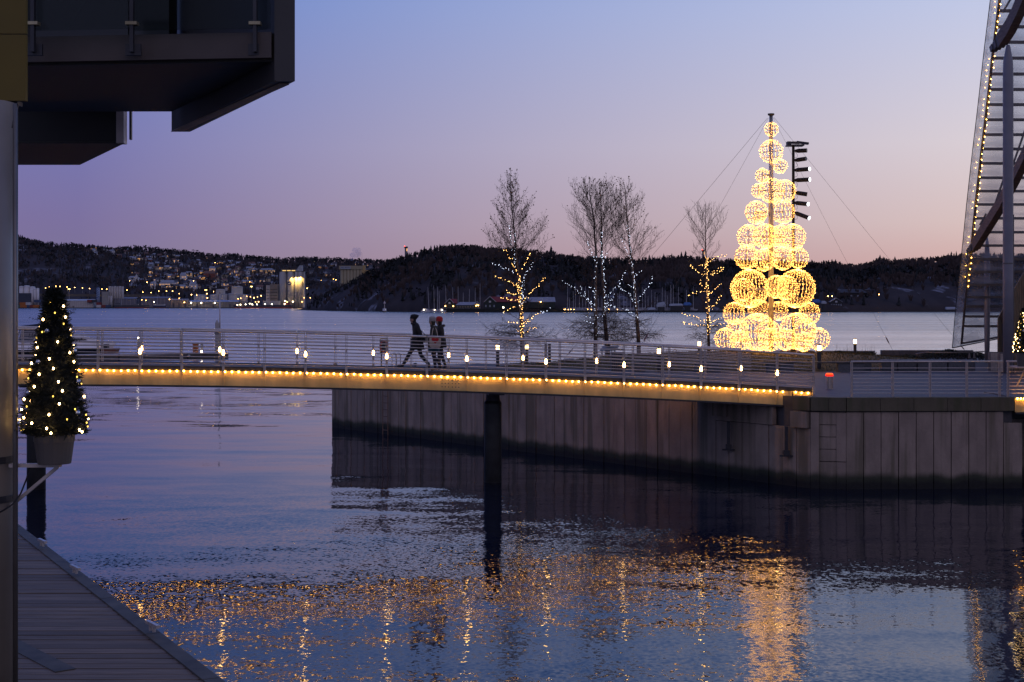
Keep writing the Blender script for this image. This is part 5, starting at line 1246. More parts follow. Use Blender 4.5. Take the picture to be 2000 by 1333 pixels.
class Terrain:
    def __init__(s, ridge, shore, rise, drop, pw=.9, back=400):
        s.ridge, s.shore, s.rise, s.drop, s.pw, s.back = ridge, shore, rise, drop, pw, back
    def point(s, px, t, dz_=0):
        ds = prof_at(s.shore, px); dr = ds + prof_at(s.rise, px); d = ds + (dr - ds) * t
        zr = max(.5, CH - (prof_at(s.ridge, px) + s.drop - HZ) * dr / F)
        if t <= 1: z = .3 + (zr - .3) * t ** s.pw
        else: d = dr + (t - 1) * s.back; z = zr * (1 - (t - 1) ** 1.3) - 1
        x = (px - 1000) * d / F
        n = noise.noise((x * .012, d * .012, 2.0)) * .07 * zr + noise.noise((x * .05, d * .05, 7.0)) * .02 * zr
        z += n * min(1, 3 * t * max(0, 1.0 - t) + (.25 if .02 < t < 1.8 else 0))
        return Vector((x, d, z + dz_))
    def find(s, px, py):
        lo, hi = 0, 1
        for _ in range(22):
            mid = (lo + hi) / 2; p = s.point(px, mid); y = HZ - (p.z - CH) * F / p.y
            if y > py: lo = mid
            else: hi = mid
        return s.point(px, (lo + hi) / 2)
    def mesh(s, name, material, px0, px1, nu, label):
        m = MB(); nv = 14; ts = [0, .012, .04, .1, .2, .3, .42, .55, .7, .85, 1, 1.2, 1.6, 2.0]; vs = []
        for i in range(nu + 1):
            px = px0 + (px1 - px0) * i / nu
            for t in ts:
                p = s.point(px, t)
                if t == 0: p.z = -.6
                vs.append(p)
        n = len(ts); fs = []
        for i in range(nu):
            for j in range(n - 1): a = i * n + j; fs.append((a, a + n, a + n + 1, a + 1))
        m.add(vs, fs); return tag(m.build(name, material, None, True), label, kind='structure')
RIDGE_FAR = [(-80, 452), (36, 463), (65, 469), (92, 474), (155, 479), (215, 484), (245, 487), (290, 486), (320, 490), (382, 495), (420, 501), (457, 500), (510, 505), (555, 508), (592, 505), (650, 508), (740, 511), (900, 514), (1200, 518)]
far = Terrain(RIDGE_FAR, [(-80, 2960), (600, 2960), (1200, 3100)], [(-80, 520), (200, 620), (320, 900), (1200, 1200)], 5.5, .85, 700)
M_HFAR = hill_mat('far wooded hillside', (.045, .04, .044), (.065, .055, .058), (.09, .082, .088), (.34, .33, .36), .60, .012)
far.mesh('far_hillside', M_HFAR, -90, 1150, 150, 'dark far hillside above the harbour')
RIDGE_IS = [(575, 603), (605, 589), (650, 562), (695, 541), (728, 529), (755, 515), (770, 507), (809, 497), (839, 488), (881, 481), (920, 482), (950, 487), (1010, 487), (1055, 494), (1100, 501), (1146, 505), (1180, 508), (1245, 509), (1286, 507), (1326, 502), (1351, 506), (1407, 510), (1500, 513), (1578, 516), (1625, 516), (1674, 522), (1719, 508), (1745, 511), (1812, 507), (1857, 502), (1900, 500), (2000, 498), (2200, 500)]
isl = Terrain(RIDGE_IS, [(575, 1740), (650, 1480), (760, 1320), (850, 1245), (1000, 1225), (1300, 1220), (1700, 1260), (1900, 1290), (2200, 1300)], [(575, 20), (650, 120), (800, 230), (1000, 260), (1300, 210), (2200, 200)], 7.0, .62, 260)
M_HIS = hill_mat('wooded island ground', (.04, .034, .035), (.06, .048, .047), (.08, .075, .08), (.24, .24, .28), .585, .055)
isl.mesh('wooded_island', M_HIS, 575, 2180, 220, 'dark wooded island across the water')
# forests: one mass each
M_FOR = mat('dark conifers', (.028, .030, .031), .95, 0, .5, .08, spec=.1); M_FORB = mat('bare grey brown trees', (.072, .056, .055), .95, 0, .4, .08, spec=.1)
def conifer(m, p, h, rr):
    w = h * rr.uniform(.17, .27); n = 5; a0 = rr.random() * 6
    for z0, z1, ww in ((.08, .62, 1), (.38, .85, .72), (.66, 1.0, .45)):
        vs = []
        for j in range(n):
            a = a0 + 2 * pi * j / n + z0; k = ww * w * rr.uniform(.7, 1.2); vs.append((p.x + k * cos(a), p.y + k * sin(a), p.z + h * (z0 + rr.uniform(-.05, .05))))
        vs.append((p.x + rr.uniform(-.04, .04) * h, p.y, p.z + h * z1)); m.add(vs, [(j, (j + 1) % n, n) for j in range(n)])
def bare(m, p, h, rr):
    for k in range(9):
        a = rr.uniform(0, 2 * pi); r = h * rr.uniform(.05, .32); z = h * rr.uniform(.62, 1.0) * (1 - .25 * (r / h)); w = h * .03
        b = Vector((p.x + r * cos(a), p.y + r * sin(a), p.z + z)); q = Vector((p.x + r * .3 * cos(a), p.y + r * .3 * sin(a), p.z + h * .2))
        m.add([q + Vector((-w, 0, 0)), q + Vector((w, 0, 0)), b + Vector((w * 1.7, 0, -h * .06)), b, b + Vector((-w * 1.7, 0, -h * .09))], [(0, 1, 2, 3, 4)])
def round_(m, p, h, rr):
    for k in range(10):
        a = rr.uniform(0, 2 * pi); e = rr.uniform(-.4, 1); r = h * .26 * rr.random() ** .4; c = Vector((p.x + r * cos(a), p.y + r * sin(a), p.z + h * (.62 + .34 * e * .8))); s_ = h * rr.uniform(.09, .16)
        u = Vector((rr.uniform(-1, 1), rr.uniform(-1, 1), rr.uniform(-1, 1))).normalized(); v = u.cross(Vector((.3, .5, .8))).normalized()
        m.add([c - u * s_, c + v * s_, c + u * s_, c - v * s_], [(0, 1, 2, 3)])
rf = random.Random(77)
ma, mb_ = MB(), MB()
def no_trees_isl(px, p):
    y = HZ - (p.z - CH) * F / p.y
    if noise.noise((p.x * .02, p.y * .02, 4)) > .34 and y > 560: return True
    if 600 < px < 780 and y > 575 + 10 * noise.noise((px * .05, 0, 0)): return rf.random() < .62
    if 1735 < px < 1890 and y > 566: return rf.random() < .93
    return y > 596
for k in range(5200):
    px = rf.uniform(590, 2150); t = rf.random() ** .75
    p = isl.point(px, t)
    if no_trees_isl(px, p): continue
    c = noise.noise((p.x * .012, p.y * .012, 9)); h = rf.uniform(5.5, 10) * (1.0 if t < .9 else .9)
    if px < 700: h *= .7
    if c + rf.uniform(-.25, .25) > .02: (conifer if rf.random() < .75 else round_)(ma, p, h, rf)
    else: bare(mb_, p, h, rf)
for k in range(1500):
    px = rf.uniform(600, 2150); p = isl.point(px, rf.uniform(.93, 1.12)); c = noise.noise((p.x * .02, 3, 9)); h = rf.uniform(4, 7.5) * (.6 if px < 740 else 1)
    if c > -.05: (conifer if rf.random() < .6 else round_)(ma, p, h, rf)
    else: bare(mb_, p, h * 1.15, rf)
tag(ma.build('forest', M_FOR), 'dark evergreen wood covering the island', 'forest', kind='stuff')
tag(mb_.build('forest', M_FORB), 'bare leafless wood covering the island', 'forest', kind='stuff')
# single conifers that stand above the island's ridge
me_c = []
for v in range(4):
    m = MB(); rr = random.Random(v); conifer(m, Vector((0, 0, 0)), 12, rr); conifer(m, Vector((0, 0, 0)), 11.5, rr); me = bpy.data.meshes.new('crown'); me.from_pydata(m.v, [], m.f); me.materials.append(M_FOR); me_c.append(me)
mt = MB(); mt.tube((0, 0, -1), (0, 0, 5), .3, .12, 5); me_t = bpy.data.meshes.new('trunk'); me_t.from_pydata(mt.v, [], mt.f); me_t.materials.append(M_FORB)
_spc = {}
for k, px in enumerate((757, 775, 803, 829, 1076, 1081, 1118, 1209, 1268, 1296, 1312, 1331, 1339, 1362, 1625, 1632, 1668, 1712, 1719, 1725, 1748, 1800, 1811, 1852, 1858, 1868)):
    p = isl.point(px, .99); kk_ = k; zn = 'left end' if px < 850 else ('stretch behind the birches' if px < 1320 else ('stretch behind the small bare birch' if px < 1400 else 'stretch right of the light tree')); o = empty('conifer_tree', p, ORD[_spc.setdefault(zn, []).__len__()] + ' spruce from the left above the island ridge, ' + zn, 'tree', 'spruces on the island ridge, ' + zn)
    _spc[zn].append(px); s_ = rf.uniform(.55, .85) * (1.35 if px in (1076, 1719, 1858, 1339) else 1); c = obj('crown', me_c[k % 4], o); c.scale = (s_, s_, s_); c.rotation_euler = (0, 0, rf.uniform(0, 6)); obj('trunk', me_t, o)
# far forest
ma, mb_ = MB(), MB()
HOUSE = []
def house_zone(px, y):
    if 172 < px < 262 and prof_at(RIDGE_FAR, px) + 4 < y < prof_at(RIDGE_FAR, px) + 20: return .7
    if 252 < px < 560 and y < 566:
        top = prof_at(RIDGE_FAR, px) + (8 if px < 420 else 14)
        if y > top and (px > 290 or y < 522 or (y > 535 and px > 255)): return .8
    if 560 <= px < 770 and prof_at(RIDGE_FAR, px) + 8 < y < 545: return .5
    return 0
for k in range(8200):
    px = rf.uniform(-70, 900); t = rf.random() ** .8; p = far.point(px, t); y = HZ - (p.z - CH) * F / p.y
    if y > 588 or noise.noise((p.x * .006, p.y * .01, 5)) > .36: continue
    hz_ = house_zone(px, y)
    if rf.random() < hz_ * .38: continue
    h = rf.uniform(8, 15)
    if rf.random() < (.65 if px < 250 else .45): (conifer if rf.random() < .7 else round_)(ma, p, h, rf)
    else: bare(mb_, p, h, rf)
for k in range(1500):
    px = rf.uniform(-70, 900); p = far.point(px, rf.uniform(.95, 1.05)); h = rf.uniform(9, 19) * (.8 if px < 230 else 1); (conifer if rf.random() < .5 else round_)(ma, p, h, rf)
tag(ma.build('forest', mat('far conifers', (.040, .042, .048), .95, 0, .4, .02, spec=.1)), 'dark evergreen wood on the far hillside', 'forest', kind='stuff')
tag(mb_.build('forest', mat('far bare trees', (.080, .068, .073), .95, 0, .35, .02, spec=.1)), 'bare leafless wood on the far hillside', 'forest', kind='stuff')

# ------------------------------------------------------------------ houses on the far hillside
rh = random.Random(19)
W_COL = {'white': (.62, .60, .60), 'cream': (.50, .42, .30), 'red': (.22, .07, .05), 'grey': (.26, .27, .30), 'ochre': (.40, .27, .12)}
R_COL = {'frosted': (.27, .29, .34), 'dark': (.07, .07, .085), 'tiled': (.16, .09, .075)}
_hm = {}
def house_parts(wc, rc, lit, w, d, h):
    key = (wc, rc, lit)
    if key in _hm: return _hm[key]
    m = MB(); m.span(-w / 2, w / 2, -d / 2, d / 2, -5, h); me1 = bpy.data.meshes.new('house'); me1.from_pydata(m.v, [], m.f); me1.materials.append(mat('house ' + wc, W_COL[wc], .8, 0, .1, .5))
    m = MB(); e = .5; rt = h + d * .42
    m.slab([(-w / 2 - e, -d / 2 - e, h - .3), (w / 2 + e, -d / 2 - e, h - .3), (w / 2 + e, 0, rt), (-w / 2 - e, 0, rt)], (0, 0, .35)); m.slab([(-w / 2 - e, 0, rt), (w / 2 + e, 0, rt), (w / 2 + e, d / 2 + e, h - .3), (-w / 2 - e, d / 2 + e, h - .3)], (0, 0, .35))
    m.slab([(-w / 2, -d / 2, h), (-w / 2, d / 2, h), (-w / 2, 0, rt)], (.2, 0, 0)); m.slab([(w / 2 - .2, -d / 2, h), (w / 2 - .2, d / 2, h), (w / 2 - .2, 0, rt)], (.2, 0, 0)); m.span(w * .15, w * .15 + .9, -.4, .5, rt - .5, rt + 1.2)
    me2 = bpy.data.meshes.new('roof'); me2.from_pydata(m.v, [], m.f); me2.materials.append(mat('roof ' + rc, R_COL[rc], .8, 0, .15, .5))
    m = MB(); rr = random.Random(hash(key) % 1000 if False else len(_hm) + 5); nl = 0
    for fl in range(2):
        for q in range(3):
            x = -w * .33 + w * .33 * q
            if rr.random() < .55 or (fl == 0 and q == 1): m.span(x - .9, x + .9, -d / 2 - .12, -d / 2 - .02, .6 + fl * h * .5, 2.2 + fl * h * .5)
    m.span(w / 2 + .02, w / 2 + .12, -d * .2, d * .1, h * .5, h * .5 + 1.5)
    me3 = bpy.data.meshes.new('window'); me3.from_pydata(m.v, [], m.f); me3.materials.append(M_WIN if lit else mat('dark far window', (.03, .03, .04), .2, 0, 0))
    _hm[key] = (me1, me2, me3); return _hm[key]
spots = []; tries = 0
while len(spots) < 215 and tries < 40000:
    tries += 1
    px = rh.uniform(170, 770); y = rh.uniform(486, 566)
    if rh.random() > house_zone(px, y) or (690 > px > 655 and y > 515) or (540 < px < 600 and y > 515) : continue
    if any(abs(px - a) < 6.2 and abs(y - b) < 4.2 for a, b in spots): continue
    spots.append((px, y))
WD = dict(white='white', cream='cream', red='red', grey='grey', ochre='ochre')
for px, y in spots:
    p = far.find(px, y); wc = rh.choices(['white', 'cream', 'red', 'grey', 'ochre'], [6, 3, 1.5, 2, 1.5])[0]; rc = rh.choices(['frosted', 'dark', 'tiled'], [5, 3, 2])[0]; lit = rh.random() < .4
    me1, me2, me3 = house_parts(wc, rc, lit, 10.5, 8, 5.6)
    rel = (y - prof_at(RIDGE_FAR, px)) / (566 - prof_at(RIDGE_FAR, px)); tier = 'high near the ridge' if rel < .36 else ('halfway up' if rel < .68 else 'low')
    zone = 'above the grey silos at left' if px < 280 else ('above the tank farm, left part' if px < 380 else ('above the tank farm, right part' if px < 470 else ('just left of the tall silos' if px < 560 else 'right of the tall silos')))
    lab = f"{wc} house, {rc} roof, {'lit' if lit else 'dark'} windows, {tier} {zone}"
    o = obj('house', me1, None, p - Vector((0, 0, 1.0))); tag(o, lab, 'house', f"{wc} houses with {rc} roofs, {'lit' if lit else 'dark'}, {tier} {zone}")
    o.rotation_euler = (0, 0, rh.uniform(-.8, .8)); s_ = rh.uniform(.75, 1.25); o.scale = (s_ * rh.uniform(.85, 1.25), s_, s_)
    obj('roof', me2, o); obj('window', me3, o)
# larger pale villas that stand out
def villa(px0, px1, ytop, ybot, label, wc, lit, tower=False, roof='frosted'):
    p = far.find((px0 + px1) / 2, ybot); d = p.y - 8; k = d / F; w = (px1 - px0) * k; h = (ybot - ytop) * k; x = p.x; z = p.z; o = empty('villa', (x, d, z), label, 'house')
    m = MB(); m.span(x - w / 2, x + w / 2, d - 5, d + 5, z - 6, z + h * .68); m.build('wall', mat('house ' + wc, W_COL[wc], .8, 0, .1, .5), o)
    m = MB(); m.slab([(x - w / 2 - .5, d - 5.6, z + h * .66), (x + w / 2 + .5, d - 5.6, z + h * .66), (x + w / 2 - w * .12, d, z + h), (x - w / 2 + w * .12, d, z + h)], (0, 0, .4)); m.slab([(x - w / 2 + w * .12, d, z + h), (x + w / 2 - w * .12, d, z + h), (x + w / 2 + .5, d + 5.6, z + h * .66), (x - w / 2 - .5, d + 5.6, z + h * .66)], (0, 0, .4)); m.build('roof', mat('roof ' + roof, R_COL[roof], .8, 0, .15, .5), o)
    if tower:
        m = MB(); m.span(x + w * .2, x + w * .4, d - 6, d - 2, z, z + h * 1.05); tw = m.build('tower', mat('house ' + wc, W_COL[wc]), o)
        m = MB(); m.add([(x + w * .16, d - 6.4, z + h * 1.05), (x + w * .44, d - 6.4, z + h * 1.05), (x + w * .44, d - 1.6, z + h * 1.05), (x + w * .16, d - 1.6, z + h * 1.05), (x + w * .3, d - 4, z + h * 1.45)], [(0, 1, 4), (1, 2, 4), (2, 3, 4), (3, 0, 4), (3, 2, 1, 0)]); m.build('spire', mat('roof ' + roof, R_COL[roof]), tw)
    n = max(2, int(w / 3.2))
    for fl in range(2):
        for q in range(n):
            u = x - w / 2 + w * (q + .5) / n; m = MB(); m.span(u - .7, u + .7, d - 5.12, d - 5.01, z + 1 + fl * h * .32, z + 2.6 + fl * h * .32)
            m.build('window', M_WIN if (lit and rh.random() < .75) else mat('dark far window', (.03, .03, .04), .2, 0, 0), o)
villa(254, 273, 540, 549, 'long white villa with a pointed tower above the grey silos', 'white', False, True)
villa(354, 366, 533, 548, 'white three-storey house with a gable right above the tanks', 'white', True)
villa(364, 377, 531, 540, 'house with bright orange windows on the hillside above the tanks', 'cream', True)
villa(315, 344, 548, 562, 'row of white gabled houses low on the hillside', 'white', True)
villa(399, 423, 530, 545, 'broad dull red apartment house halfway up the hillside', 'red', False, False, 'tiled')
villa(410, 422, 521, 531, 'white house below the ridge, left of the broad red apartment house', 'white', True)
villa(372, 386, 550, 567, 'white house standing right above the storage tanks', 'white', True)
villa(296, 308, 551, 561, 'white house at the left end of the low hillside row', 'white', True, True)
villa(487, 502, 516, 524, 'wide white house with a frosted hip roof left of the tall silos', 'white', False)
villa(509, 536, 525, 534, 'house cluster with glowing windows just left of the tall silos', 'cream', True)

# ------------------------------------------------------------------ harbour on the far shore
DH = 2880.0; KH = DH / F
def hx(px, d=DH): return (px - 1000) * d / F
def hz(py, d=DH): return CH - (py - HZ) * d / F
m = MB(); m.span(hx(-80), hx(640), DH - 4, DH + 90, -2, 1.4); tag(m.build('harbour_quay', mat('dark far quay', (.045, .04, .042), .9, 0, .3, .1)), 'dark quay along the far harbour', kind='structure')
m = MB(); m.slab([(hx(-60), DH + 75, hz(578)), (hx(290), DH + 75, hz(580)), (hx(290), DH + 85, hz(580)), (hx(-60), DH + 85, hz(578))], (0, 0, 5)); rd = tag(m.build('road', mat('far road', (.12, .105, .09), .9, 0, .2, .05)), 'pale road embankment behind the container terminal', kind='structure')
def hb(name, cat, label, px0, px1, y0, y1, col, depth=18, roof=None, rcol=(.3, .34, .42), ribs=0, doors=0, group=None, off=0):
    d = DH + 6 + off; o = empty(name, (hx((px0 + px1) / 2), d, 1.4), label, cat, group); k = d / F
    x0, x1 = hx(px0, d), hx(px1, d); z0, z1 = hz(y1, d), hz(y0, d); zw = z1 - (3.0 if roof else 0)
    m = MB(); m.span(x0, x1, d, d + depth, min(1.4, z0), zw); m.build('wall', mat('harbour ' + str(col), col, .8, 0, .12, .2), o)
    if roof:
        m = MB(); m.slab([(x0 - .4, d - .5, zw + .02), (x1 + .4, d - .5, zw + .02), (x1 + .4, d + depth / 2, z1), (x0 - .4, d + depth / 2, z1)], (0, 0, .3)); m.slab([(x0 - .4, d + depth / 2, z1), (x1 + .4, d + depth / 2, z1), (x1 + .4, d + depth + .5, zw), (x0 - .4, d + depth + .5, zw)], (0, 0, .3)); m.build('roof', mat('harbour roof ' + str(rcol), rcol, .7, 0, .12, .2), o)
    for q in range(ribs):
        u = x0 + (x1 - x0) * (q + .5) / ribs; m = MB(); m.span(u - .25, u + .25, d - .35, d - .02, 1.4, zw - .2); m.build('rib', mat('harbour rib', tuple(c * .7 for c in col), .8, 0, 0), o)
    for q in range(doors):
        u = x0 + (x1 - x0) * (q + .5) / doors; m = MB(); m.span(u - 1.8, u + 1.8, d - .3, d - .02, 1.5, 1.5 + (zw - 1.5) * .6); m.build('door', mat('harbour door', (.08, .08, .09), .7, 0, 0), o)
    return o
def tank(label, px0, px1, y0, y1, col, dome=.08, off=0, name='storage_tank', cat='tank', group=None, rail=True, lit=None):
    d = DH + 12 + off; c = hx((px0 + px1) / 2, d); r = abs(hx(px1, d) - hx(px0, d)) / 2; zt = hz(y0, d); o = empty(name, (c, d, 1.4), label, cat, group)
    m = MB(); m.lathe((c, d + r, 0), [(r, 1.0), (r, zt)], 20); m.build('shell', mat('tank ' + str(col), col, .7, 0, .12, .1), o, True)
    m = MB(); m.lathe((c, d + r, zt + .02), [(r * 1.02, 0), (r * .9, r * dome), (r * .3, r * dome * 1.9), (.1, r * dome * 2)], 20); m.build('roof', mat('tank roof ' + str(col), tuple(min(1, q * 1.15) for q in col), .7, 0, .1, .1), o)
    if rail:
        m = MB(); m.path([(c + (r + .2) * cos(2 * pi * k / 18), d + r + (r + .2) * sin(2 * pi * k / 18), zt - 1.2) for k in range(18)], .16, 4, closed=True); m.build('ring', M_POST, o)
    return o
WHT = (.62, .60, .60); GRY = (.34, .33, .32)
for k, (a, b, y0) in enumerate(((36, 45, 560), (45, 56, 559), (56, 67, 561))): tank(['leftmost of the three fat white silos above the container stacks', 'middle of the three fat white silos above the container stacks', 'rightmost of the three fat white silos above the container stacks'][k], a, b, y0, 585, WHT, .1, 14, 'white_silo', 'silo')
for k, (a, b, y0) in enumerate(((59, 64.5, 566), (65, 70, 564.5), (70.3, 75.5, 564))): tank(['left of the slim white silos beside the fat ones', 'middle of the slim white silos beside the fat ones', 'right of the slim white silos beside the fat ones'][k], a, b, y0, 585, WHT, .2, 0, 'white_silo', 'silo')
hb('shed', 'shed', 'white and dark blue shed below the fat white silos', 34, 59, 573, 584, (.05, .06, .09), 10)
CONT = {'orange': (.42, .13, .03), 'red': (.22, .04, .035), 'blue': (.05, .08, .16), 'green': (.07, .13, .10), 'white': (.55, .55, .56), 'dark': (.05, .05, .06)}
def container(px0, px1, row, c, label):
    d = DH + 1 - .0; z0 = 1.4 + row * 5.3; x0, x1 = hx(px0, d), hx(px1, d); o = empty('container_stack', ((x0 + x1) / 2, d, z0), label, 'containers')
    for h in range(2):
        m = MB(); m.span(x0 + .08, x1 - .08, d, d + 6, z0 + h * 2.62 + .02, z0 + h * 2.62 + 2.58); m.build('container', mat('container ' + c, CONT[c], .7, 0, .12, .3), o)
        m = MB()
        for q in range(5): u = x0 + (x1 - x0) * (q + .5) / 5; m.span(u - .12, u + .12, d - .06, d - .01, z0 + h * 2.62 + .2, z0 + h * 2.62 + 2.4)
        m.build('rib', mat('container rib ' + c, tuple(q * .8 for q in CONT[c]), .7, 0, 0), o)
for a in ((18, 27, 0, 'red', 'dark red container stack at the far left, lower level'), (27, 39, 0, 'green', 'green container stack beside the orange ones, lower level'), (39, 52, 0, 'orange', 'orange container stack on the quay left of the fir, lower level'), (52, 58, 0, 'blue', 'narrow blue container stack between orange and red'), (58, 64, 0, 'red', 'narrow red container stack beside the bright orange one'), (64, 76, 0, 'orange', 'brightest orange container stack next to the potted fir'),
          (18, 25, 1, 'red', 'dark red container stack at the far left, upper level'), (27, 38, 1, 'dark', 'dark container stack on the upper level at the far left'), (38, 50, 1, 'orange', 'orange container stack on the upper level'), (50, 60, 1, 'white', 'white container stack on the upper level'), (66, 78, 2, 'blue', 'dark blue container stack, topmost'),
          (188, 197, 1, 'red', 'red container stack right of the pale warehouse, upper level'), (188, 197, 0, 'white', 'white container stack right of the pale warehouse, lower level'), (198, 206, 0, 'red', 'low red container stack beneath the grey silos'), (206, 215, 0, 'blue', 'low blue container stack beneath the grey silos'), (170, 179, 2, 'red', 'red container stack peeking over the pale warehouse roof'), (180, 188, 2, 'dark', 'dark container stack right of the pale warehouse roof')): container(*a)
hb('warehouse', 'warehouse', 'pale ribbed warehouse with a frosted roof right of the potted fir', 130, 182, 585, 600, (.52, .48, .46), 26, True, (.42, .45, .5), 12, 0)
hb('warehouse', 'warehouse', 'grey end of the pale warehouse next to the potted fir', 119, 129.8, 585, 600, (.22, .22, .25), 26, True, (.4, .42, .46))
o = tank('slim tower with blue and white diagonal stripes beside the grey silos', 188, 193.5, 563, 586, (.34, .40, .52), .15, 16, 'striped_tower', 'tower')
c = hx(190.8, DH + 28); 
for q in range(5):
    m = MB(); z = hz(584 - q * 4.4); m.path([(c - 3.0, DH + 26.6, z), (c, DH + 26.2 - .5, z + 3), (c + 3.0, DH + 26.6, z + 6)], .7, 4); m.build('stripe', mat('tower stripe', (.07, .12, .24), .7, 0, 0), o)
for k in range(6):
    a = 211.5 + 4.95 * k; tank(['first', 'second', 'third', 'fourth', 'fifth', 'sixth'][k] + ' from the left of the tight row of six grey silos', a, a + 4.8, 559.8 + (k % 2) * .6, 585, (.40, .37, .34), .1, 6, 'grey_silo', 'silo', None, False)
hb('silo_house', 'building', 'grey and ochre block left of the six grey silos', 199, 211, 570, 590, (.30, .29, .27), 12)
for k in range(3):
    a = 204 + 5 * k; tank(['left', 'middle', 'right'][k] + ' one of the three low grey silos in front of the tall row', a, a + 4.7, 579, 592, (.42, .40, .39), .15, -4, 'grey_silo', 'silo', None, False)
hb('warehouse', 'warehouse', 'dark grey shed with a slanting roof left of the pilot vessel', 222, 266, 581, 593, (.16, .16, .19), 22, True, (.17, .18, .22), 6, 0, None, 12)
hb('warehouse', 'warehouse', 'long dark grey shed behind the small white vessel', 275, 332, 580, 593, (.15, .15, .18), 22, True, (.16, .17, .21), 8, 0, None, 12)
hb('office', 'building', 'lit low quay building between the dark shed and the blue roofed warehouse', 333, 367, 584, 599, (.26, .22, .18), 16, True, (.2, .2, .23), 5, 3)
hb('warehouse', 'warehouse', 'long low warehouse with a pale blue roof and three floodlit doors', 368, 466, 587, 599.5, (.26, .235, .20), 26, True, (.26, .35, .52), 16, 3)
for a in ((420, 438, 566, 586, 'upper left cream storage tank with a frosted lid', 34), (450, 472, 560.5, 586, 'tallest cream storage tank, glowing green at its foot', 34), (376, 401, 577, 590, 'leftmost low storage tank behind the blue roof', 14), (408, 427, 577, 590, 'second low storage tank behind the blue roof', 14), (429, 443, 575, 590, 'narrow storage tank lit greenish from a mast', 14), (444, 466, 574, 590, 'wide storage tank in the middle of the tank farm', 12), (467, 482, 576, 590, 'rightmost storage tank by the loading mast', 10)):
    tank(a[4], a[0], a[1], a[2], a[3], (.44, .40, .34) if a[5] > 20 else (.36, .35, .34), .06, a[5])
# tall silo plant
sl = empty('silo_plant', (hx(570), DH, 1.4), 'tall pale twin silo plant with a round blue emblem and amber floodlights', 'silo')
M_SILO = mat('pale silo concrete', (.40, .385, .37), .8, 0, .12, .05, 0, (1, 1, .3))
ds = DH + 10
for a, b in ((544.6, 558.6), (559.9, 573.9), (575.2, 581.2), (581.2, 590.2)):
    c = hx((a + b) / 2, ds); r = abs(hx(b, ds) - hx(a, ds)) / 2
    m = MB(); m.lathe((c, ds + r, 0), [(r, .5), (r, hz(531, ds))], 22); m.build('silo_cell', M_SILO, sl, True)
m = MB(); m.span(hx(590.3, ds), hx(594, ds), ds + 2, ds + 14, .5, hz(531, ds)); m.build('stair_tower', M_SILO, sl)
m = MB(); m.span(hx(544.2, ds), hx(594.2, ds), ds + 1, ds + 18, hz(531, ds), hz(530, ds)); m.build('roof', M_DARK, sl)
m = MB(); m.span(hx(548, ds), hx(580, ds), ds + 4, ds + 14, hz(530, ds), hz(525.8, ds)); ph = m.build('penthouse', mat('silo penthouse', (.2, .18, .15), .8, 0, 0), sl)
for q in range(3):
    m = MB(); a = 551 + q * 9; m.span(hx(a, ds), hx(a + 7, ds), ds + 3.8, ds + 3.97, hz(529.6, ds), hz(528.2, ds)); m.build('window', glow('silo strip light', (1, .62, .18), 1.3, 'NONE'), ph)
m = MB(); x0, x1, x2 = hx(577, ds), hx(584.5, ds), hx(590, ds); zb_, zt_ = hz(530, ds), hz(518.6, ds)
m.slab([(x0, ds + 3, zb_), (x2, ds + 3, zb_), (x2, ds + 3, zt_), (x1, ds + 3, zt_)], (0, 9, 0)); m.build('hoist_house', mat('hoist house', (.34, .36, .40), .8, 0, 0), sl)
for a, b in ((519.5, 526.5), (527, 542)):
    m = MB(); m.span(hx(a, ds), hx(b, ds), ds + 2, ds + 16, .5, hz(557.5 if a < 520 else 555.5, ds)); w_ = m.build('side_block', M_SILO if a < 520 else mat('brown silo block', (.24, .2, .16), .8, 0, .1, .1), sl)
    for q in range(5):
        z = hz(590 - q * 6, ds); m = MB(); m.span(hx(a + .8, ds), hx(b - .8, ds), ds + 1.7, ds + 1.97, z, z + .9); m.build('band', M_DARK, w_)
m = MB(); m.span(hx(514, ds), hx(548, ds), ds - 4, ds + 1, .5, hz(588, ds)); m.build('annex', M_SILO, sl)
ce = Vector((hx(565.8, ds), ds - .8, hz(553.6, ds)))
m = MB(); m.path([ce, ce + Vector((0, -.35, 0))], 4.1, 20); em = m.build('emblem', mat('emblem blue', (.02, .035, .13), .6, 0, 0), sl)
for dx, dz_, w_, h_ in ((1.0, .9, 3.6, .8), (0, -.2, 4.8, .8), (1.2, -1.2, 2.6, .7)):
    m = MB(); m.box((ce.x + dx, ce.y - .45, ce.z + dz_), (w_, .12, h_)); m.build('emblem_bar', mat('emblem white', (.6, .6, .62), .6, 0, 0), em)
for q in range(5):
    m = MB(); m.span(hx(589.5, ds), hx(591.6, ds), ds + .6, ds + .9, hz(558.5 - q * 1.7, ds), hz(557.7 - q * 1.7, ds)); m.build('sign_letter', M_DARK, sl)
for px, py in ((570.5, 541.5), (577, 541), (582.5, 540.6), (587.5, 540.6)):
    L = bpy.data.lights.new('silo_floodlight', 'SPOT'); L.energy = 26000 if px > 571 else 17000; L.color = (1, .60, .14); L.spot_size = radians(100); L.spot_blend = .8; L.shadow_soft_size = .6
    lo_ = bpy.data.objects.new('silo_floodlight_beam', L); COL.objects.link(lo_); p = Vector((hx(px, ds), ds - 3.2, hz(py, ds))); lo_.parent = sl; lo_.location = p - sl.location
    lo_.rotation_euler = (Vector((0, 4.5, -7)).to_track_quat('-Z', 'Y')).to_euler()
    m = MB(); m.box(p + Vector((0, 0, .7)), (1.4, .6, .5)); m.build('floodlight', M_DARK, sl)
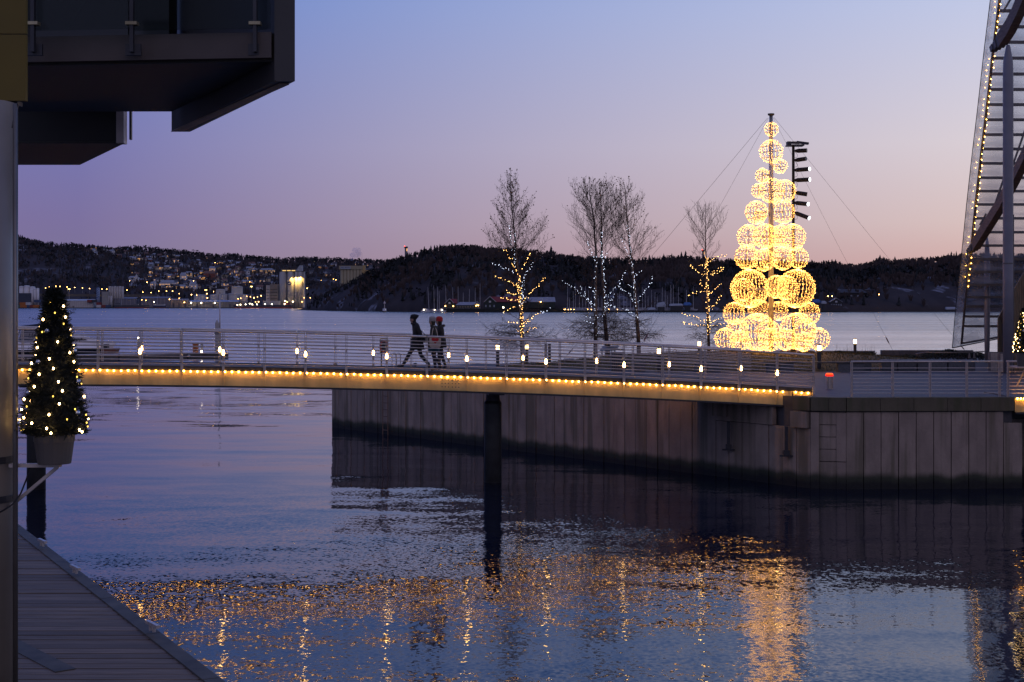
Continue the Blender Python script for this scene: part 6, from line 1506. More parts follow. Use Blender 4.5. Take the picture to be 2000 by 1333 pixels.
# beige grain silo with a name board
gs = empty('grain_silo', (hx(687), 3150, 20), 'beige fluted grain silo with a flat name board, rising behind the island', 'silo')
dg = 3150; M_BEI = mat('beige silo', (.30, .26, .17), .85, 0, .1, .05); 
for k in range(7):
    a = 664.5 + 6.3 * k; c = hx(a + 3.1, dg); r = 3.35 * dg / F * 1.02; m = MB(); m.lathe((c, dg + r, 0), [(r, 0), (r, hz(526.6, dg))], 14); m.build('silo_cell', M_BEI, gs, True)
m = MB(); m.span(hx(662, dg), hx(708.5, dg), dg - .8, dg + 14, hz(526.6, dg), hz(519.5, dg)); m.build('top_storey', M_BEI, gs)
m = MB(); m.span(hx(708.7, dg), hx(713, dg), dg - 1.5, dg + 10, hz(540, dg), hz(518.5, dg)); m.build('tower', mat('ochre block', (.42, .29, .12), .8, 0, .1, .1), gs)
m = MB(); m.span(hx(707, dg), hx(723, dg), dg - 2.6, dg - 1.6, 0, hz(528, dg)); m.build('block', MATS['ochre block'], gs)
m = MB(); m.span(hx(665, dg), hx(685, dg), dg - 1.5, dg - .9, hz(526, dg), hz(520.8, dg)); sg = m.build('name_board', mat('board grey', (.30, .32, .36), .7, 0, 0), gs)
m = MB()
for k, w in enumerate((1.6, 1.0, 1.0, 1.2, 0, 1.7, .9, 1.0, 1.1, .9, 1.0)):
    if w: u = hx(667 + 1.5 * k, dg); m.span(u, u + w * .85, dg - 1.7, dg - 1.55, hz(523.7, dg), hz(522.0 + (.5 if w < 1.5 else 0), dg))
m.build('lettering', mat('letter blue', (.05, .07, .14), .7, 0, 0), sg)
m = MB(); m.tube((hx(706.5, dg), dg + 5, hz(519, dg)), (hx(706.5, dg), dg + 5, hz(493, dg)), .28, .1, 5); m.build('mast', M_DARK, gs)
m = MB(); m.tube((hx(709, dg), dg + 4, hz(518.5, dg)), (hx(709, dg), dg + 4, hz(514, dg)), 1.0, n=8); m.build('vent', WHT and mat('vent white', (.6, .58, .58), .7, 0, 0), gs)
# chimneys above the island
def chimney(px, y0, y1, wpx, d, label, lit):
    c = hx(px, d); o = empty('chimney', (c, d, 0), label, 'chimney'); r = wpx * d / F / 2
    m = MB(); m.lathe((c, d, 0), [(r * 1.1, 0), (r, hz(y0 + 3, d))], 10); m.build('shaft', mat('chimney grey', (.16, .15, .17), .7, 0, .1, .1), o)
    m = MB(); m.lathe((c, d, hz(y0 + 3, d)), [(r * 1.5, .02), (r * 1.5, 3 * d / F)], 10); m.build('head', M_DARK, o)
    if lit:
        m = MB(); m.sph((c - r, d - r * 1.4, hz(y0 - .4, d)), 1.1, 6, 4); m.build('beacon', glow('red beacon', (1, .06, .04), 6, 'NONE'), o); m = MB(); m.span(c + r * .4, c + r * 1.2, d - r * 1.62, d - r * 1.56, hz(y0 + 9, d), hz(y0 + 4, d)); m.build('window', M_WIN, o)
chimney(793, 482, 500, 5.0, 3300, 'lone chimney tower with a red beacon over the left end of the island wood', True)
chimney(1373.5, 488.5, 505, 4.6, 3300, 'second distant chimney seen behind the small bare birch', True)
# drifting steam
M_STEAM = bpy.data.materials.new('steam'); M_STEAM.use_nodes = True; _t = M_STEAM.node_tree; _t.nodes.clear()
_o = _t.nodes.new('ShaderNodeOutputMaterial'); _v = _t.nodes.new('ShaderNodeVolumePrincipled'); _v.inputs['Color'].default_value = (.55, .62, .95, 1); _v.inputs['Density'].default_value = .022; _t.links.new(_v.outputs[0], _o.inputs['Volume'])
m = MB()
for k, (px, py, r) in enumerate(((687, 506, 4.5), (690, 499, 7), (697, 495, 9), (693, 490, 7), (699, 489, 6), (685, 498, 4.5))): m.sph((hx(px, 3900), 3900 + 3 * k, hz(py, 3900)), r * 1.4, 12, 8)
tag(m.build('steam', M_STEAM, None, True), 'faint bluish steam drifting above the beige grain silo', 'steam', kind='stuff')
# ships
def ship(label, px0, px1, ydeck, col, bot, house=None, mastx=None, off=-20, lights=()):
    d = DH + off; o = empty('ship', (hx((px0 + px1) / 2, d), d, 0), label, 'ship'); x0, x1 = hx(px0, d), hx(px1, d); zd = hz(ydeck, d); L = x1 - x0; Bm = 7
    def hull(z0, z1, f=1.0):
        n = 12; top = []
        for q in range(n + 1): t = q / n; w = Bm * min(1, (t * 5) ** .6 if t < .2 else 1, ((1 - t) * 4) ** .6 if t > .75 else 1); top.append((x0 + L * (f * t + (1 - f) / 2), w))
        return [(x, d - w) for x, w in top] + [(x, d + w) for x, w in reversed(top)]
    m = MB(); m.prism(hull(0, 0, .97), -1, min(2.4, zd * .45)); m.build('boot_top', mat('hull ' + str(bot), bot, .6, 0, .1, .1), o)
    m = MB(); m.prism(hull(0, 0), min(2.4, zd * .45) + .01, zd); m.build('hull', mat('hull ' + str(col), col, .6, 0, .1, .1), o)
    for a, b, y0, c in (house or ()):
        m = MB(); m.span(hx(a, d), hx(b, d), d - 4, d + 4, zd + .01, hz(y0, d)); w_ = m.build('deckhouse', mat('deckhouse ' + str(c), c, .6, 0, 0), o)
        m = MB(); m.span(hx(a, d) + .3, hx(b, d) - .3, d - 4.15, d - 4.02, hz(y0, d) - 1.3, hz(y0, d) - .5); m.build('window', mat('dark far window', (.03, .03, .04), .2, 0, 0), w_)
    for a, y0 in (mastx or ()):
        m = MB(); m.tube((hx(a, d), d, zd), (hx(a, d), d, hz(y0, d)), .35, .2, 5); m.build('mast', WHT and mat('vent white', (.6, .58, .58), .7, 0, 0), o)
    for a, y0 in lights:
        m = MB(); m.sph((hx(a, d), d - 7.4, hz(y0, d)), .85, 6, 4); m.build('deck_light', M_FAR_WHITE, o)
ship('dark cargo ship with a red waterline along the far quay, bow to the left', 222, 292, 596.5, (.05, .05, .06), (.16, .03, .03), [(226, 236, 592, (.12, .12, .14)), (262, 270, 594, (.2, .2, .22))], [(237, 584)])
ship('small white and dark vessel with a tall mast on the far quay', 299, 325, 597, (.03, .04, .08), (.10, .03, .03), [(301, 322, 594.5, (.6, .6, .6))], [(307, 577)], -32, [(303, 590)])
ship('long red-bottomed bulk ship moored below the tall silos, deck lights on', 456, 572, 596, (.05, .05, .07), (.26, .035, .03), [(555, 566, 591, (.3, .06, .05))], [], -24, [(465, 596), (471, 595.5), (481, 595), (489, 593.5), (494, 595), (503, 595), (519, 594.5), (532, 594.5), (557, 594)])
# street lights
rs = random.Random(2)
_lz = {}
LAMPS = [(89, 563), (96, 561), (109, 559.5), (117, 560), (131, 561), (146, 562), (161, 563), (175, 564), (199, 565), (208.5, 565), (248, 567), (253, 549), (287, 552, 1), (295, 572), (279, 571), (134, 565), (325, 569), (337, 569), (310, 569), (350, 574), (374, 576, 1), (404, 574, 1), (417, 570), (384, 577), (405, 582.5, 1), (350, 583), (360, 591, 1), (331, 585, 1), (285, 587), (277, 586), (373.5, 592, 2), (393, 592, 2), (419.5, 592, 2), (465, 584), (470, 583), (482, 579), (489, 580), (496, 582, 1), (503, 580), (510, 578, 1), (505, 590, 1), (499, 590), (557, 588.5, 2), (561, 590.5, 1), (572, 589.5, 2), (590, 590, 1), (488, 551), (491, 560.5, 1), (599, 548), (600, 563.5, 1), (627, 548), (651, 545.5), (656, 547), (594, 582), (606, 582), (615.5, 510, 2), (577, 545), (420, 500 + 13), (397, 561 - 12), (378, 549)]
me_l = {}
for key, (mm_, r) in {0: (M_FAR_WARM, .62), 1: (M_FAR_WARM, .85), 2: (M_FAR_WHITE, .95)}.items():
    m = MB(); m.sph((0, 0, 0), r, 7, 5); me = bpy.data.meshes.new('lamp_shade'); me.from_pydata(m.v, [], m.f); me.materials.append(mm_); me_l[key] = me
m = MB(); m.tube((0, 0, -11), (0, 0, -.8), .16, .1, 5); m.beam((0, 0, -.9), (0, .8, -.9), .2, .2); me_p = bpy.data.meshes.new('pole'); me_p.from_pydata(m.v, [], m.f); me_p.materials.append(M_POST)
for L_ in sorted(LAMPS):
    px, py = L_[:2]; kd = L_[2] if len(L_) > 2 else 0
    if py < 556: p = far.find(px, py + 5); p = at(px, py, p.y - 15)
    elif py > 586: p = at(px, py, DH - 1)
    elif py < 572 and px < 300: p = at(px, py, DH + 72)
    else: p = at(px, py, DH + 4)
    lab, grp = (('glowing white lamp on a pole in the far harbour', 'white harbour lamps') if kd == 2 else (lambda zn: ('glowing amber street lamp ' + zn, 'amber street lamps ' + zn))('in the row above the potted fir and containers' if px < 210 else ('on the hillside above the harbour' if py < 556 else ('on the low slope left of the tanks' if px < 420 and py < 580 else ('down on the harbour quay left of the blue roof' if px < 420 else ('among the tanks and pipes left of the tall silos' if px < 540 else 'by the tall silos'))))))
    n_ = sum(1 for q in _lz.get(grp, [])); _lz.setdefault(grp, []).append(px); lab = ORD[n_] + ' amber or white street lamp ' + lab.split('lamp ')[1] if kd == 9 else ORD[n_] + ' from left, ' + lab.replace('glowing ', '').replace('street lamp', 'lamp')
    o = empty('street_lamp', p, lab, 'street lamp', grp); obj('lamp_shade', me_l[kd], o); q = obj('pole', me_p, o)
# floodlight gantry masts
for px, y0, y1, lab in ((402, 567, 585, 'high harbour mast with yellow floodlights left of the tanks'), (491, 560, 578, 'high harbour mast with a bar of yellow floodlights right of the tanks'), (135, 565, 580, 'harbour mast with a yellow floodlight bar above the pale warehouse')):
    d = DH + 3; o = empty('floodlight_mast', (hx(px, d), d, 1.4), lab, 'floodlight mast'); m = MB(); m.tube((hx(px, d), d, 1.4), (hx(px, d), d, hz(y0, d)), .35, .2, 6); m.build('pole', M_POST, o); m = MB(); m.span(hx(px - 2.2, d), hx(px + 2.2, d), d - .6, d, hz(y0 + .6, d), hz(y0 - .6, d)); m.build('light_bar', glow('flood bar', (1, .7, .2), 7, 'NONE'), o)

# ------------------------------------------------------------------ marina and houses on the island shore
DI = 1205.0
m = MB(); m.slab([at(788, 608, DI + 5), at(1100, 608, DI), at(1100, 608, DI + 60), at(850, 608, DI + 60)], (0, 0, 1)); mq = MB()
mq.span(hx(860, DI), hx(1106, DI), DI, DI + 45, -1, hz(603.5, DI)); tag(mq.build('island_quay', mat('dark island quay', (.016, .018, .016), .9, 0, .3, .3)), 'dark low quay on the island shore', kind='structure')
M_GREENH = mat('dark green boards', (.022, .032, .030), .8, 0, .15, 1); M_REDR = mat('red tile roof', (.20, .035, .04), .8, 0, .15, 1); M_FROST = mat('frosty grey roof', (.26, .28, .34), .8, 0, .15, .5); M_TRIM = mat('white trim', (.5, .5, .52), .7, 0, 0)
def shed(label, pxg0, pxg1, px_end, yb, ye, yr, wallm, roofm, side_y, lights=(), wins=0, d=DI + 12, trim=True):
    """gable to the viewer between pxg0 and pxg1, body running on to px_end"""
    o = empty('boathouse', (hx((pxg0 + pxg1) / 2, d), d, 0), label, 'boathouse'); x0, x1 = hx(pxg0, d), hx(pxg1, d); xe = hx(px_end, d); zb, ze, zr = hz(yb, d), hz(ye, d), hz(yr, d); xc = (x0 + x1) / 2
    m = MB(); m.slab([(x0, d, zb), (x1, d, zb), (x1, d, ze), (xc, d, zr), (x0, d, ze)], (0, 6, 0)); w = m.build('wall', wallm, o)
    if px_end > pxg1: m = MB(); m.span(x1 + .02, xe, d + 1, d + 9, zb, ze); m.build('wall', wallm, o)
    m = MB(); ox = .4; m.slab([(x0 - ox, d - .5, ze - .3), (xc, d - .5, zr + .05), (xc, d + 6.5, zr + .05), (x0 - ox, d + 6.5, ze - .3)], (0, 0, .35)); m.slab([(x1 + ox, d - .5, ze - .3), (xc, d - .5, zr + .05), (xc, d + 6.5, zr + .05), (x1 + ox, d + 6.5, ze - .3)], (0, 0, .35)); m.build('roof', roofm, o)
    if px_end > pxg1: m = MB(); m.slab([(x1 - .5, d + .5, ze - .2), (xe + .5, d + .5, ze - .2), (xe, d + 5, hz(side_y, d)), (xc, d + 5, hz(side_y, d))], (0, 0, .35)); m.build('roof', roofm, o)
    if trim:
        for xa in (x0, x1): m = MB(); m.beam((xa, d - .62, ze - .1), (xc, d - .62, zr + .25), .12, .35); m.build('barge_board', M_TRIM, o)
    m = MB(); m.span(xc - .9, xc + .9, d - .2, d - .02, ze - .6, ze + .9); m.build('window', M_TRIM, o)
    for k in range(wins): u = x0 + (x1 - x0) * (k + .5) / wins; m = MB(); m.span(u - .5, u + .5, d - .2, d - .02, zb + .8, zb + 2.6); m.build('window', M_FROST, o)
    for px, py in lights: m = MB(); m.sph((hx(px, d), d - .9, hz(py, d)), .42, 6, 4); m.build('lamp', M_FAR_WARM, o)
    return o
shed('small dark green boathouse with a red roof and two lamps by the masts', 869, 887, 892, 602, 592.5, 584.5, M_GREENH, M_REDR, 585, [(870, 598.3), (885.5, 598.3)], 0)
shed('long low boathouse with a frosty roof and a lit gable', 926, 937, 937, 601.5, 595, 590, M_GREENH, M_FROST, 590, [(930, 597.5), (934, 597)], 0, DI + 10)
m = None
o = empty('boathouse', (hx(908, DI), DI + 11, 0), 'long frosty-roofed wing of the low boathouse with pale windows', 'boathouse'); x0, x1 = hx(890, DI), hx(926, DI)
m = MB(); m.span(x0, x1, DI + 11, DI + 17, hz(602, DI), hz(596.5, DI)); m.build('wall', M_GREENH, o)
m = MB(); m.slab([(x0 - .5, DI + 10.4, hz(596.6, DI)), (x1, DI + 10.4, hz(596.6, DI)), (x1 + 2, DI + 14, hz(591, DI)), (x0 + 3, DI + 14, hz(591, DI))], (0, 0, .3)); m.build('roof', M_FROST, o)
for k in range(7): u = x0 + (x1 - x0) * (k + .5) / 7; m = MB(); m.span(u - .6, u + .6, DI + 10.7, DI + 10.97, hz(601, DI), hz(598.6, DI)); m.build('window', mat('pale lit window', (.3, .25, .18), .6, 0, 0), o)
shed('large dark green boathouse with white trim, its red roof running right behind the birch', 945, 969, 1020, 602, 590, 580, M_GREENH, M_REDR, 580.5, [], 3)
shed('grey frosty-roofed boathouse right of the red roof, behind the tallest birch', 1020, 1032, 1084, 602, 590, 583, M_GREENH, M_FROST, 581.5, [(1056, 590)], 0, DI + 16, False)
shed('small dark shore house with pale posts right of the light tree', 1622, 1645, 1645, 600, 590, 583, mat('dark shore house', (.03, .03, .034), .8, 0, .1, 1), M_FROST, 583, [(1617, 579), (1625, 579)], 5, 1262, False)
o = empty('shore_house', (hx(1665, 1290), 1290, 0), 'big dim house among the trees right of the light tree', 'house'); m = MB(); x0, x1 = hx(1640, 1290), hx(1692, 1290); m.span(x0, x1, 1290, 1302, 4, hz(573, 1290)); m.build('wall', mat('dim wall', (.045, .04, .042), .9, 0, .2, .5), o)
m = MB(); m.slab([(x0 - 1, 1289, hz(573, 1290)), (x1 + 1, 1289, hz(573, 1290)), (x1 - 3, 1296, hz(566, 1290)), (x0 + 3, 1296, hz(566, 1290))], (0, 0, .5)); m.build('roof', mat('dim roof', (.05, .05, .06), .9, 0, .1, .5), o)
for k in range(8): u = x0 + (x1 - x0) * (k + .5) / 8; m = MB(); m.span(u - .7, u + .7, 1289.7, 1289.97, hz(583, 1290), hz(577, 1290)); m.build('window', M_FROST if k % 2 else MATS['dark far window'], o)
for px, py, lab in ((983, 601, 'bright white lamp on the island shore just left of the tallest birch'), (1717, 575.5, 'single amber lamp on the dark island right of the light tree'), (1557, 598, 'faint lamp on the island shore behind the light tree')):
    d = 1195 if px < 1000 else 1262; p = at(px, py, d); o = empty('shore_lamp', p, lab, 'street lamp'); m = MB(); m.sph(p, .55 if px < 1000 else .38, 8, 5); m.build('lamp_shade', M_FAR_WHITE if px < 1000 else M_FAR_WARM, o); m = MB(); m.tube(p - Vector((0, 0, 5)), p - Vector((0, 0, .5)), .1, n=5); m.build('pole', M_DARK, o)
# low amber lights in a row along the marina quay
for k, px in enumerate((1102, 1104, 1110, 1115, 1121, 1148, 1155, 1189, 1206)):
    p = at(px, 604.5 if k % 2 else 605, 1198); o = empty('quay_lamp', p, ORD[k] + ' tiny amber lamp from the left along the marina quay', 'lamp', 'amber lamps on the marina quay'); m = MB(); m.sph(p, .26, 6, 4); m.build('lamp_shade', M_FAR_WARM, o); m = MB(); m.tube(p - Vector((0, 0, 2)), p - Vector((0, 0, .27)), .06, n=4); m.build('pole', M_DARK, o)
m = MB(); m.span(hx(1106.3, 1200), hx(1640, 1230), 1200, 1230, -1, 1.3); tag(m.build('marina_quay', MATS['dark island quay']), 'dark quay of the boatyard behind the birches', kind='structure')
# sailing boats
M_HULLW = mat('boat white', (.5, .49, .52), .4, 0, .1, .5); M_MASTS = mat('mast aluminium', (.62, .58, .57), .5, .1, .1, 1); M_TARP = mat('blue tarpaulin', (.05, .13, .34), .7, 0, .1, 1); M_TARPG = mat('pale tarpaulin', (.30, .32, .36), .7, 0, .1, 1)
rbt = random.Random(14)
def boat(px, ytop, d, zb, label, grp, lean=0.0, hullc=None, L=9.0, tarp=None):
    x = hx(px, d); o = empty('sailing_boat', (x, d, zb), label, 'sailing boat', grp); a = rbt.uniform(-.5, .5) ; ca, sa = cos(a), sin(a)
    n = 10; ring_t = []
    for q in range(n + 1):
        t = q / n; w = 1.45 * (t * 3.5) ** .5 * .6 if t < .18 else 1.45 * min(1, ((1 - t) * 1.7) ** .65); ring_t.append((-L / 2 + L * t, w))
    tp = [(u, w, 1.15 + .25 * (u / L + .5)) for u, w in ring_t] ; vs = []
    def T(u, v, z): return (x + u * ca - v * sa, d + u * sa + v * ca, zb + z)
    up = [T(u, w, z) for u, w, z in tp] + [T(u, -w, z) for u, w, z in reversed(tp)]; lo_ = [T(u * .86, w * .55, .05) for u, w, z in tp] + [T(u * .86, -w * .55, .05) for u, w, z in reversed(tp)]
    m = MB(); k = len(up); m.add(lo_ + up, [tuple(range(k - 1, -1, -1)), tuple(range(k, 2 * k))] + [(i, (i + 1) % k, k + (i + 1) % k, k + i) for i in range(k)]); m.build('hull', hullc or M_HULLW, o)
    m = MB(); c8 = [T(-1.8, -.8, 1.2), T(1.6, -.6, 1.2), T(1.6, .6, 1.2), T(-1.8, .8, 1.2), T(-1.5, -.6, 1.75), T(1.1, -.45, 1.65), T(1.1, .45, 1.65), T(-1.5, .6, 1.75)]; m.hexa(c8); m.build('cabin', M_HULLW, o)
    zt = hz(ytop, d); mx = T(.5, 0, 1.2)
    m = MB(); m.path([mx, (mx[0] + lean * d / F, mx[1], zt)], [.17, .10], 5); ms = m.build('mast', M_MASTS, o)
    m = MB(); m.tube(T(.4, 0, 2.4), T(-3.2, 0, 2.3), .14, n=5); m.build('boom', tarp or M_MASTS, ms)
    for s_ in (.45, .72):
        zz = zb + (zt - zb) * s_; m = MB(); m.beam((mx[0] - .8, mx[1], zz), (mx[0] + .8, mx[1], zz), .06, .06); m.build('spreader', M_MASTS, ms)
    m = MB(); m.path([T(L / 2 - .3, 0, 1.4), (mx[0] + lean * d / F, mx[1], zt)], .035, 3); m.path([T(-L / 2 + .2, 0, 1.3), (mx[0] + lean * d / F, mx[1], zt)], .035, 3); m.build('stay', M_DARK, ms)
_nb = 0
for px, yt, lean in ((837, 561.5, -2.5), (847, 558, -1), (853.5, 560.5, 0), (857, 569, -.5), (870.5, 558.5, -1.2), (884, 562, -1), (893.5, 560, .2), (903.6, 572, 0), (915, 565, 1), (927, 562.5, 0), (936.5, 554.5, 0)):
    _nb += 1; boat(px, yt, DI + (28 if px > 865 else -6), .0 if px < 865 else 1.2, 'bare-masted sailing boat by the boathouses, ' + ORD[_nb - 1] + ' mast from the left', 'sailing boats by the boathouses', lean)
for k in range(34):
    _yard = globals().setdefault('_yard', {})
    px = 1106 + k * 6.15 + rbt.uniform(-2, 2); yt = rbt.uniform(566, 585) if k % 3 else rbt.uniform(557, 568)
    zn = 'left of the twin birch' if px < 1150 else ('behind the twin birch' if px < 1200 else ('between the twin and the slender birch' if px < 1245 else 'right of the slender birch')); boat(px, yt, 1210 + rbt.uniform(0, 14), 1.2, 'laid-up sailing boat ' + zn + ', ' + ORD[_yard.setdefault(zn, []).__len__()] + ' mast from the left', 'laid-up boats in the yard ' + zn, rbt.uniform(-.8, .8)); _yard[zn].append(px)
for q_, (px, yt) in enumerate(((1309, 557), (1314, 556), (1324, 562), (1340, 567), (1353, 560))): boat(px, yt, 1216, 1.2, 'tall-masted laid-up boat left of the small bare birch, ' + ORD[q_] + ' from the left', 'tall-masted laid-up boats')
def cover(px0, px1, y0, y1, d, mm_, label, tilt=0):
    x0, x1 = hx(px0, d), hx(px1, d); z0, z1 = hz(y1, d), hz(y0, d); o = empty('covered_boat', ((x0 + x1) / 2, d, z0), label, 'boat')
    m = MB(); m.slab([(x0, d, z0), (x1, d, z0), (x1 + .4, d, z0 + (z1 - z0) * .5), (x1 - 1, d + 1.5, z1 + tilt), (x0 + 1, d + 1.5, z1), (x0 - .3, d, z0 + (z1 - z0) * .4)], (0, 3.2, 0)); m.build('cover', mm_, o); m = MB(); m.span(x0 + .8, x1 - .8, d + .4, d + 2.6, 1.1, z0 - .02); m.build('cradle', M_DARK, o)
cover(1283, 1300, 592, 600, 1206, M_TARPG, 'pale tilted boat under a cover in the boatyard', 1.0)
cover(1336, 1350, 591, 597, 1206, M_TARP, 'boat under a bright blue tarpaulin left of the small bare birch'); cover(1308, 1334, 593.5, 598, 1205, M_TARPG, 'long pale covered boat beside the blue tarpaulin'); cover(1265, 1280, 601, 606, 1204, M_TARPG, 'low pale covered boat near the water in the yard'); cover(1588, 1602, 585, 592, 1240, M_TARP, 'boat under a blue tarpaulin just right of the light tree'); cover(1605, 1614, 588, 594, 1240, M_TARPG, 'small pale covered boat right of the blue tarpaulin'); cover(1848, 1868, 600, 605, 1270, M_TARPG, 'pale motorboat on the island shore left of the glass roof')
for k, (px0, px1) in enumerate(((822, 842), (843, 856), (857, 872))):
    d = DI - 12; x0, x1 = hx(px0, d), hx(px1, d); o = empty('motor_boat', ((x0 + x1) / 2, d, 0), ['leftmost white motor cruiser moored by the boathouses', 'middle white motor cruiser moored by the boathouses', 'rightmost white motor cruiser moored by the boathouses'][k], 'motor boat')
    m = MB(); m.slab([(x0, d, .1), (x1 - 1.2, d, .1), (x1, d, 1.6), (x0 - .2, d, 1.4)], (0, 2.6, 0)); m.build('hull', M_HULLW, o); m = MB(); m.slab([(x0 + .8, d + .4, 1.5), (x1 - 2.2, d + .4, 1.6), (x1 - 3.2, d + .4, 3.0), (x0 + 1.2, d + .4, 3.2)], (0, 1.8, 0)); m.build('cabin', M_HULLW, o)
    m = MB(); m.sph((x0 + 2.5, d - .1, 2.0), .28, 6, 4); m.build('lamp', M_FAR_WHITE, o)
# fairway buoy
d = 1180; x = hx(751, d); o = empty('fairway_buoy', (x, d, 0), 'white and dark fairway buoy with a pointed top out on the water', 'buoy'); k = d / F
m = MB(); m.lathe((x, d, 0), [(1.6, -.6), (1.6, .9), (1.5, 1.0)], 14); m.build('base', M_DARK, o)
m = MB(); m.lathe((x, d, 0), [(1.58, 1.02), (1.58, 2.9), (1.3, 3.1)], 14); m.build('drum', mat('buoy white', (.75, .74, .76), .5, 0, 0), o)
m = MB(); m.lathe((x, d, 0), [(.35, 3.1), (.22, 7.2)], 8); m.build('pole', M_POST, o)
m = MB(); m.lathe((x, d, 0), [(.95, 7.2), (.9, 7.5), (.3, 9.2), (.2, 9.3)], 10); m.build('lantern_hood', mat('buoy pink white', (.55, .45, .45), .5, 0, 0), o); m = MB(); m.lathe((x, d, 0), [(.2, 9.32), (.2, 10.2), (.05, 10.5)], 8); m.build('lantern', M_DARK, o)

# ------------------------------------------------------------------ pontoon with motorboat at left
DP = 148.0
po = empty('pontoon', (hx(250, DP), DP, 0), 'long floating jetty behind the left half of the footbridge', 'jetty')
M_PON = mat('wet jetty side', (.085, .075, .065), .8, 0, .3, 1.5); M_POND = mat('frosted jetty planks', (.46, .40, .38), .8, 0, .15, 2)
a = Vector((hx(20, 143), 143, 0)); b = Vector((hx(447, 154), 154, 0)); dr = (b - a).normalized(); sd = Vector((-dr.y, dr.x, 0))
L = (b - a).length; n = 5
for k in range(n):
    p, q = a + dr * (L * k / n + .05), a + dr * (L * (k + 1) / n - .05)
    m = MB(); m.prism([(p.x, p.y), (q.x, q.y), (q.x + sd.x * 2.6, q.y + sd.y * 2.6), (p.x + sd.x * 2.6, p.y + sd.y * 2.6)], -.3, .5); m.build('float', M_PON, po)
    m = MB(); p2, q2 = p - sd * .05, q - sd * .05; m.prism([(p2.x, p2.y), (q2.x, q2.y), (q2.x + sd.x * 2.7, q2.y + sd.y * 2.7), (p2.x + sd.x * 2.7, p2.y + sd.y * 2.7)], .502, .60); m.build('deck', M_POND, po)
for k in range(9):
    p = a + dr * (L * (k + .5) / 9) + sd * .15; m = MB(); m.beam(p + Vector((-.18, 0, .72)), p + Vector((.18, 0, .72)), .06, .05); m.span(p.x - .04, p.x + .04, p.y - .03, p.y + .03, .6, .7); m.build('cleat', M_STEEL, po)
def pont(px, off=1.3):
    k = (px - 1000) / F; t = (k * a.y - a.x) / (dr.x - k * dr.y); return a + dr * t + sd * off
# mooring pile and lamp mast at the end of the jetty
p = pont(431); o = empty('mooring_pile', p, 'thick pale mooring pile at the outer end of the jetty', 'pile'); m = MB(); m.lathe((p.x, p.y, 0), [(.22, -2), (.22, hz(627, p.y) - .3), (.05, hz(625, p.y))], 12); m.build('pile', mat('pale pile', (.36, .33, .31), .6, .1, .1, 2), o, True)
m = MB(); m.lathe((p.x, p.y, hz(652, p.y)), [(.26, -.1), (.3, 0), (.26, .1)], 12); m.build('collar', M_DARK, o)
p = pont(436.5); o = empty('lamp_mast', p, 'tall thin pale mast at the outer end of the jetty', 'mast'); m = MB(); m.lathe((p.x, p.y, 0), [(.1, .6), (.06, hz(574, p.y))], 8); m.build('pole', mat('pale mast', (.5, .45, .44), .5, .2, .05, 2), o, True); m = MB(); m.lathe((p.x, p.y, hz(574, p.y)), [(.1, .01), (.14, .15), (.1, .3)], 8); m.build('lamp_head', M_POST, o); m = MB(); z = hz(576.5, p.y); m.beam((p.x - .25, p.y, z), (p.x + .1, p.y, z), .05, .05); m.build('bracket', M_POST, o)
for px, w, lab in ((389, 9, 'orange service cabinet on the jetty'),):
    p = pont(px); k = p.y / F; o = empty('service_cabinet', p, lab, 'cabinet'); m = MB(); m.span(p.x - w / 2 * k, p.x + w / 2 * k, p.y - .3, p.y + .3, .6, 1.5); m.build('body', mat('orange paint', (.40, .11, .02), .6, 0, .1, 3), o); m = MB(); m.span(p.x - w / 2 * k - .04, p.x + w / 2 * k + .04, p.y - .34, p.y + .34, 1.502, 1.6); m.build('lid', MATS['orange paint'], o)
    m = MB(); m.span(p.x - .02, p.x + .02, p.y - .32, p.y - .301, .7, 1.45); m.build('door_gap', M_DARK, o)
for px, lab, lt in ((397, 'slim service post with a lamp beside the orange cabinet', 1), (273, 'slim lamp post on the jetty right of the motorboat', 1)):
    p = pont(px, .5); o = empty('service_post', p, lab, 'service post'); m = MB(); m.span(p.x - .12, p.x + .12, p.y - .1, p.y + .1, .6, 1.55 if px > 300 else 2.2); m.build('post', MATS['pale pile'], o); m = MB(); zz = .75 if px > 300 else 2.28; m.sph((p.x, p.y - .16, zz), .075, 8, 5); m.build('lamp', glow('jetty lamp', (1, .85, .65), 26), o)
p = pont(232, .3); o = empty('dark_buoy_marker', p - sd * .6, 'small dark cone hanging at the jetty side', 'fender'); m = MB(); m.lathe((p.x - sd.x * .4, p.y - sd.y * .4, .0), [(.14, -.05), (.12, .1), (.03, .4), (.02, .7)], 8); m.build('body', M_BLACK, o)
p = pont(367, -.35); o = empty('fender', p, 'round pale fender at the side of the jetty', 'fender'); m = MB(); m.sph((p.x, p.y, .3), .17, 10, 7); m.build('ball', MATS['pale pile'], o, True); m = MB(); m.tube((p.x, p.y, .46), (p.x, p.y + .3, .62), .015, n=4); m.build('rope', M_DARK, o)
# red-brown box boat beside it
p0 = pont(212, 3.4); p1 = pont(242, 3.4); o = empty('workboat', p0, 'small red-brown open workboat beyond the jetty', 'boat'); zt_ = 1.15
m = MB(); m.slab([(p0.x, p0.y, .2), (p1.x - .3, p1.y, .2), (p1.x, p1.y, zt_), (p0.x, p0.y, zt_)], (0, 1.6, 0)); m.build('hull', mat('red brown hull', (.20, .075, .05), .7, 0, .15, 2), o); m = MB(); m.span(p0.x + .2, p0.x + .6, p0.y + .2, p0.y + 1, zt_, zt_ + .45); m.build('console', M_DARK, o)
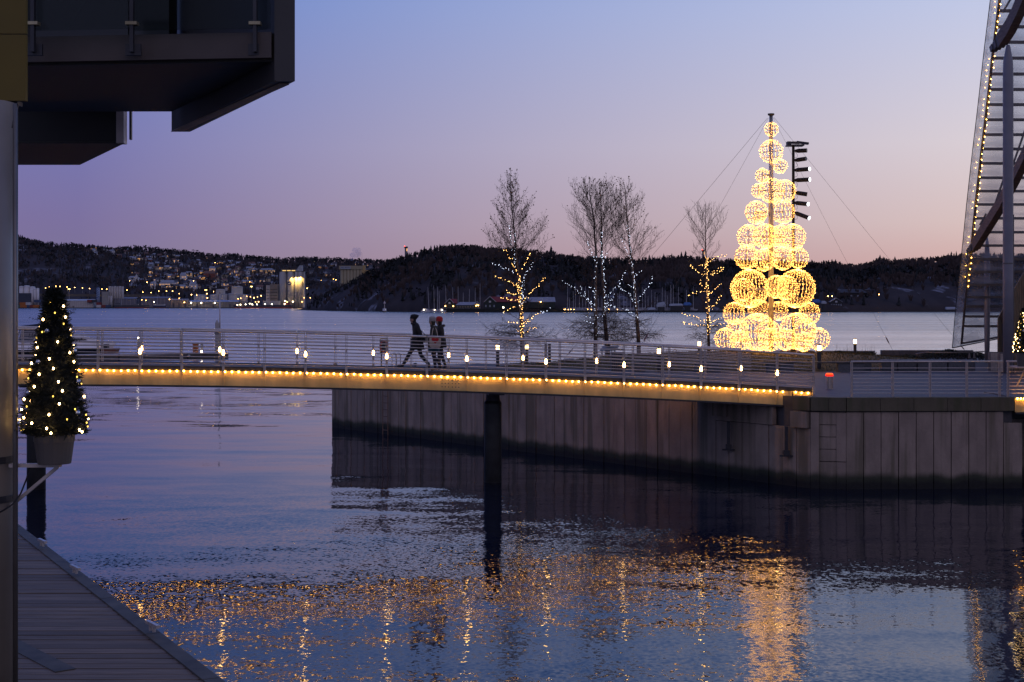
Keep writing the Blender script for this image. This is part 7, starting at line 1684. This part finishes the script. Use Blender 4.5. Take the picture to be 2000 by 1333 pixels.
# motor yacht
yb = pont(146, 4.6); ang = atan2(dr.y, dr.x); o = empty('motor_yacht', yb, 'white motor yacht with a dark hull band moored behind the jetty and the potted fir', 'motor yacht'); LY = 10.6
def YT(u, v, z): return Vector((yb.x + u * cos(ang) - v * sin(ang), yb.y + u * sin(ang) + v * cos(ang), z))
def yhull(z, sc_, ext=0):
    pts = []
    for q in range(13):
        t = q / 12; w = 1.7 * (1 if t < .55 else max(0.03, 1 - ((t - .55) / .45) ** 1.8)); pts.append((-LY / 2 + (LY + ext) * t, w * sc_))
    return [YT(u, -w, z) for u, w in pts] + [YT(u, w, z) for u, w in reversed(pts)]
def yloft(z0, s0, e0, z1, s1, e1, m_, name, lift=0):
    lo_, up = yhull(z0, s0, e0), yhull(z1, s1, e1); k = len(lo_); m = MB(); m.add(lo_ + up, [tuple(range(k - 1, -1, -1)), tuple(range(k, 2 * k))] + [(i, (i + 1) % k, k + (i + 1) % k, k + i) for i in range(k)]); return m.build(name, m_, o)
M_YW = mat('yacht white', (.85, .80, .80), .3, 0, .05, 1); M_YD = mat('yacht navy', (.02, .022, .03), .25, 0, .1, 1)
yloft(-.2, .7, -.8, 1.12, .92, -.3, M_YD, 'hull'); yloft(1.125, .94, -.3, 1.85, .62, .1, M_YW, 'topsides')
_YT = YT
def YT(u, v, z): return _YT(u, v, z + .6)
m = MB(); m.slab([YT(-3.6, -1.3, 1.26), YT(3.6, -1.0, 1.26), YT(2.3, -.9, 1.75), YT(1.1, -.95, 2.05), YT(-3.2, -1.1, 2.0)], YT(0, 2.2, 0) - YT(0, 0, 0)); m.build('cabin', M_YW, o)
m = MB(); m.slab([YT(-3.0, -1.42, 1.5), YT(2.0, -1.16, 1.45), YT(1.4, -1.12, 1.72), YT(-2.9, -1.3, 1.8)], YT(0, .1, 0) - YT(0, 0, 0)); m.build('window', M_YD, o)
m = MB(); m.path([YT(-4.8, -1.4, 1.3), YT(-4.2, -1.3, 2.9), YT(-2.6, -1.2, 3.1), YT(-1.2, -1.1, 2.1)], .07, 6); m.path([YT(-4.8, 1.4, 1.3), YT(-4.2, 1.3, 2.9), YT(-2.6, 1.2, 3.1), YT(-1.2, 1.1, 2.1)], .07, 6); m.build('radar_arch', M_YD, o)
m = MB(); m.slab([YT(-4.6, -1.3, 1.3), YT(-2.4, -1.2, 1.9), YT(-2.6, -1.2, 3.05), YT(-4.15, -1.25, 2.85)], YT(0, 2.4, 0) - YT(0, 0, 0)); m.build('canvas_hood', mat('grey canvas', (.10, .10, .12), .8, 0, .1, 2), o)
m = MB(); m.path([YT(1.5, -1.2, 1.95), YT(4.9, -.25, 1.95), YT(4.9, .25, 1.95), YT(1.5, 1.2, 1.95)], .02, 4)
for u, w in ((1.6, 1.2), (2.6, .92), (3.7, .6), (4.8, .28)):
    for s_ in (-1, 1): m.tube(YT(u, w * s_, 1.3), YT(u, w * s_, 1.95), .018, n=4)
m.build('pulpit_rail', M_STEEL, o)
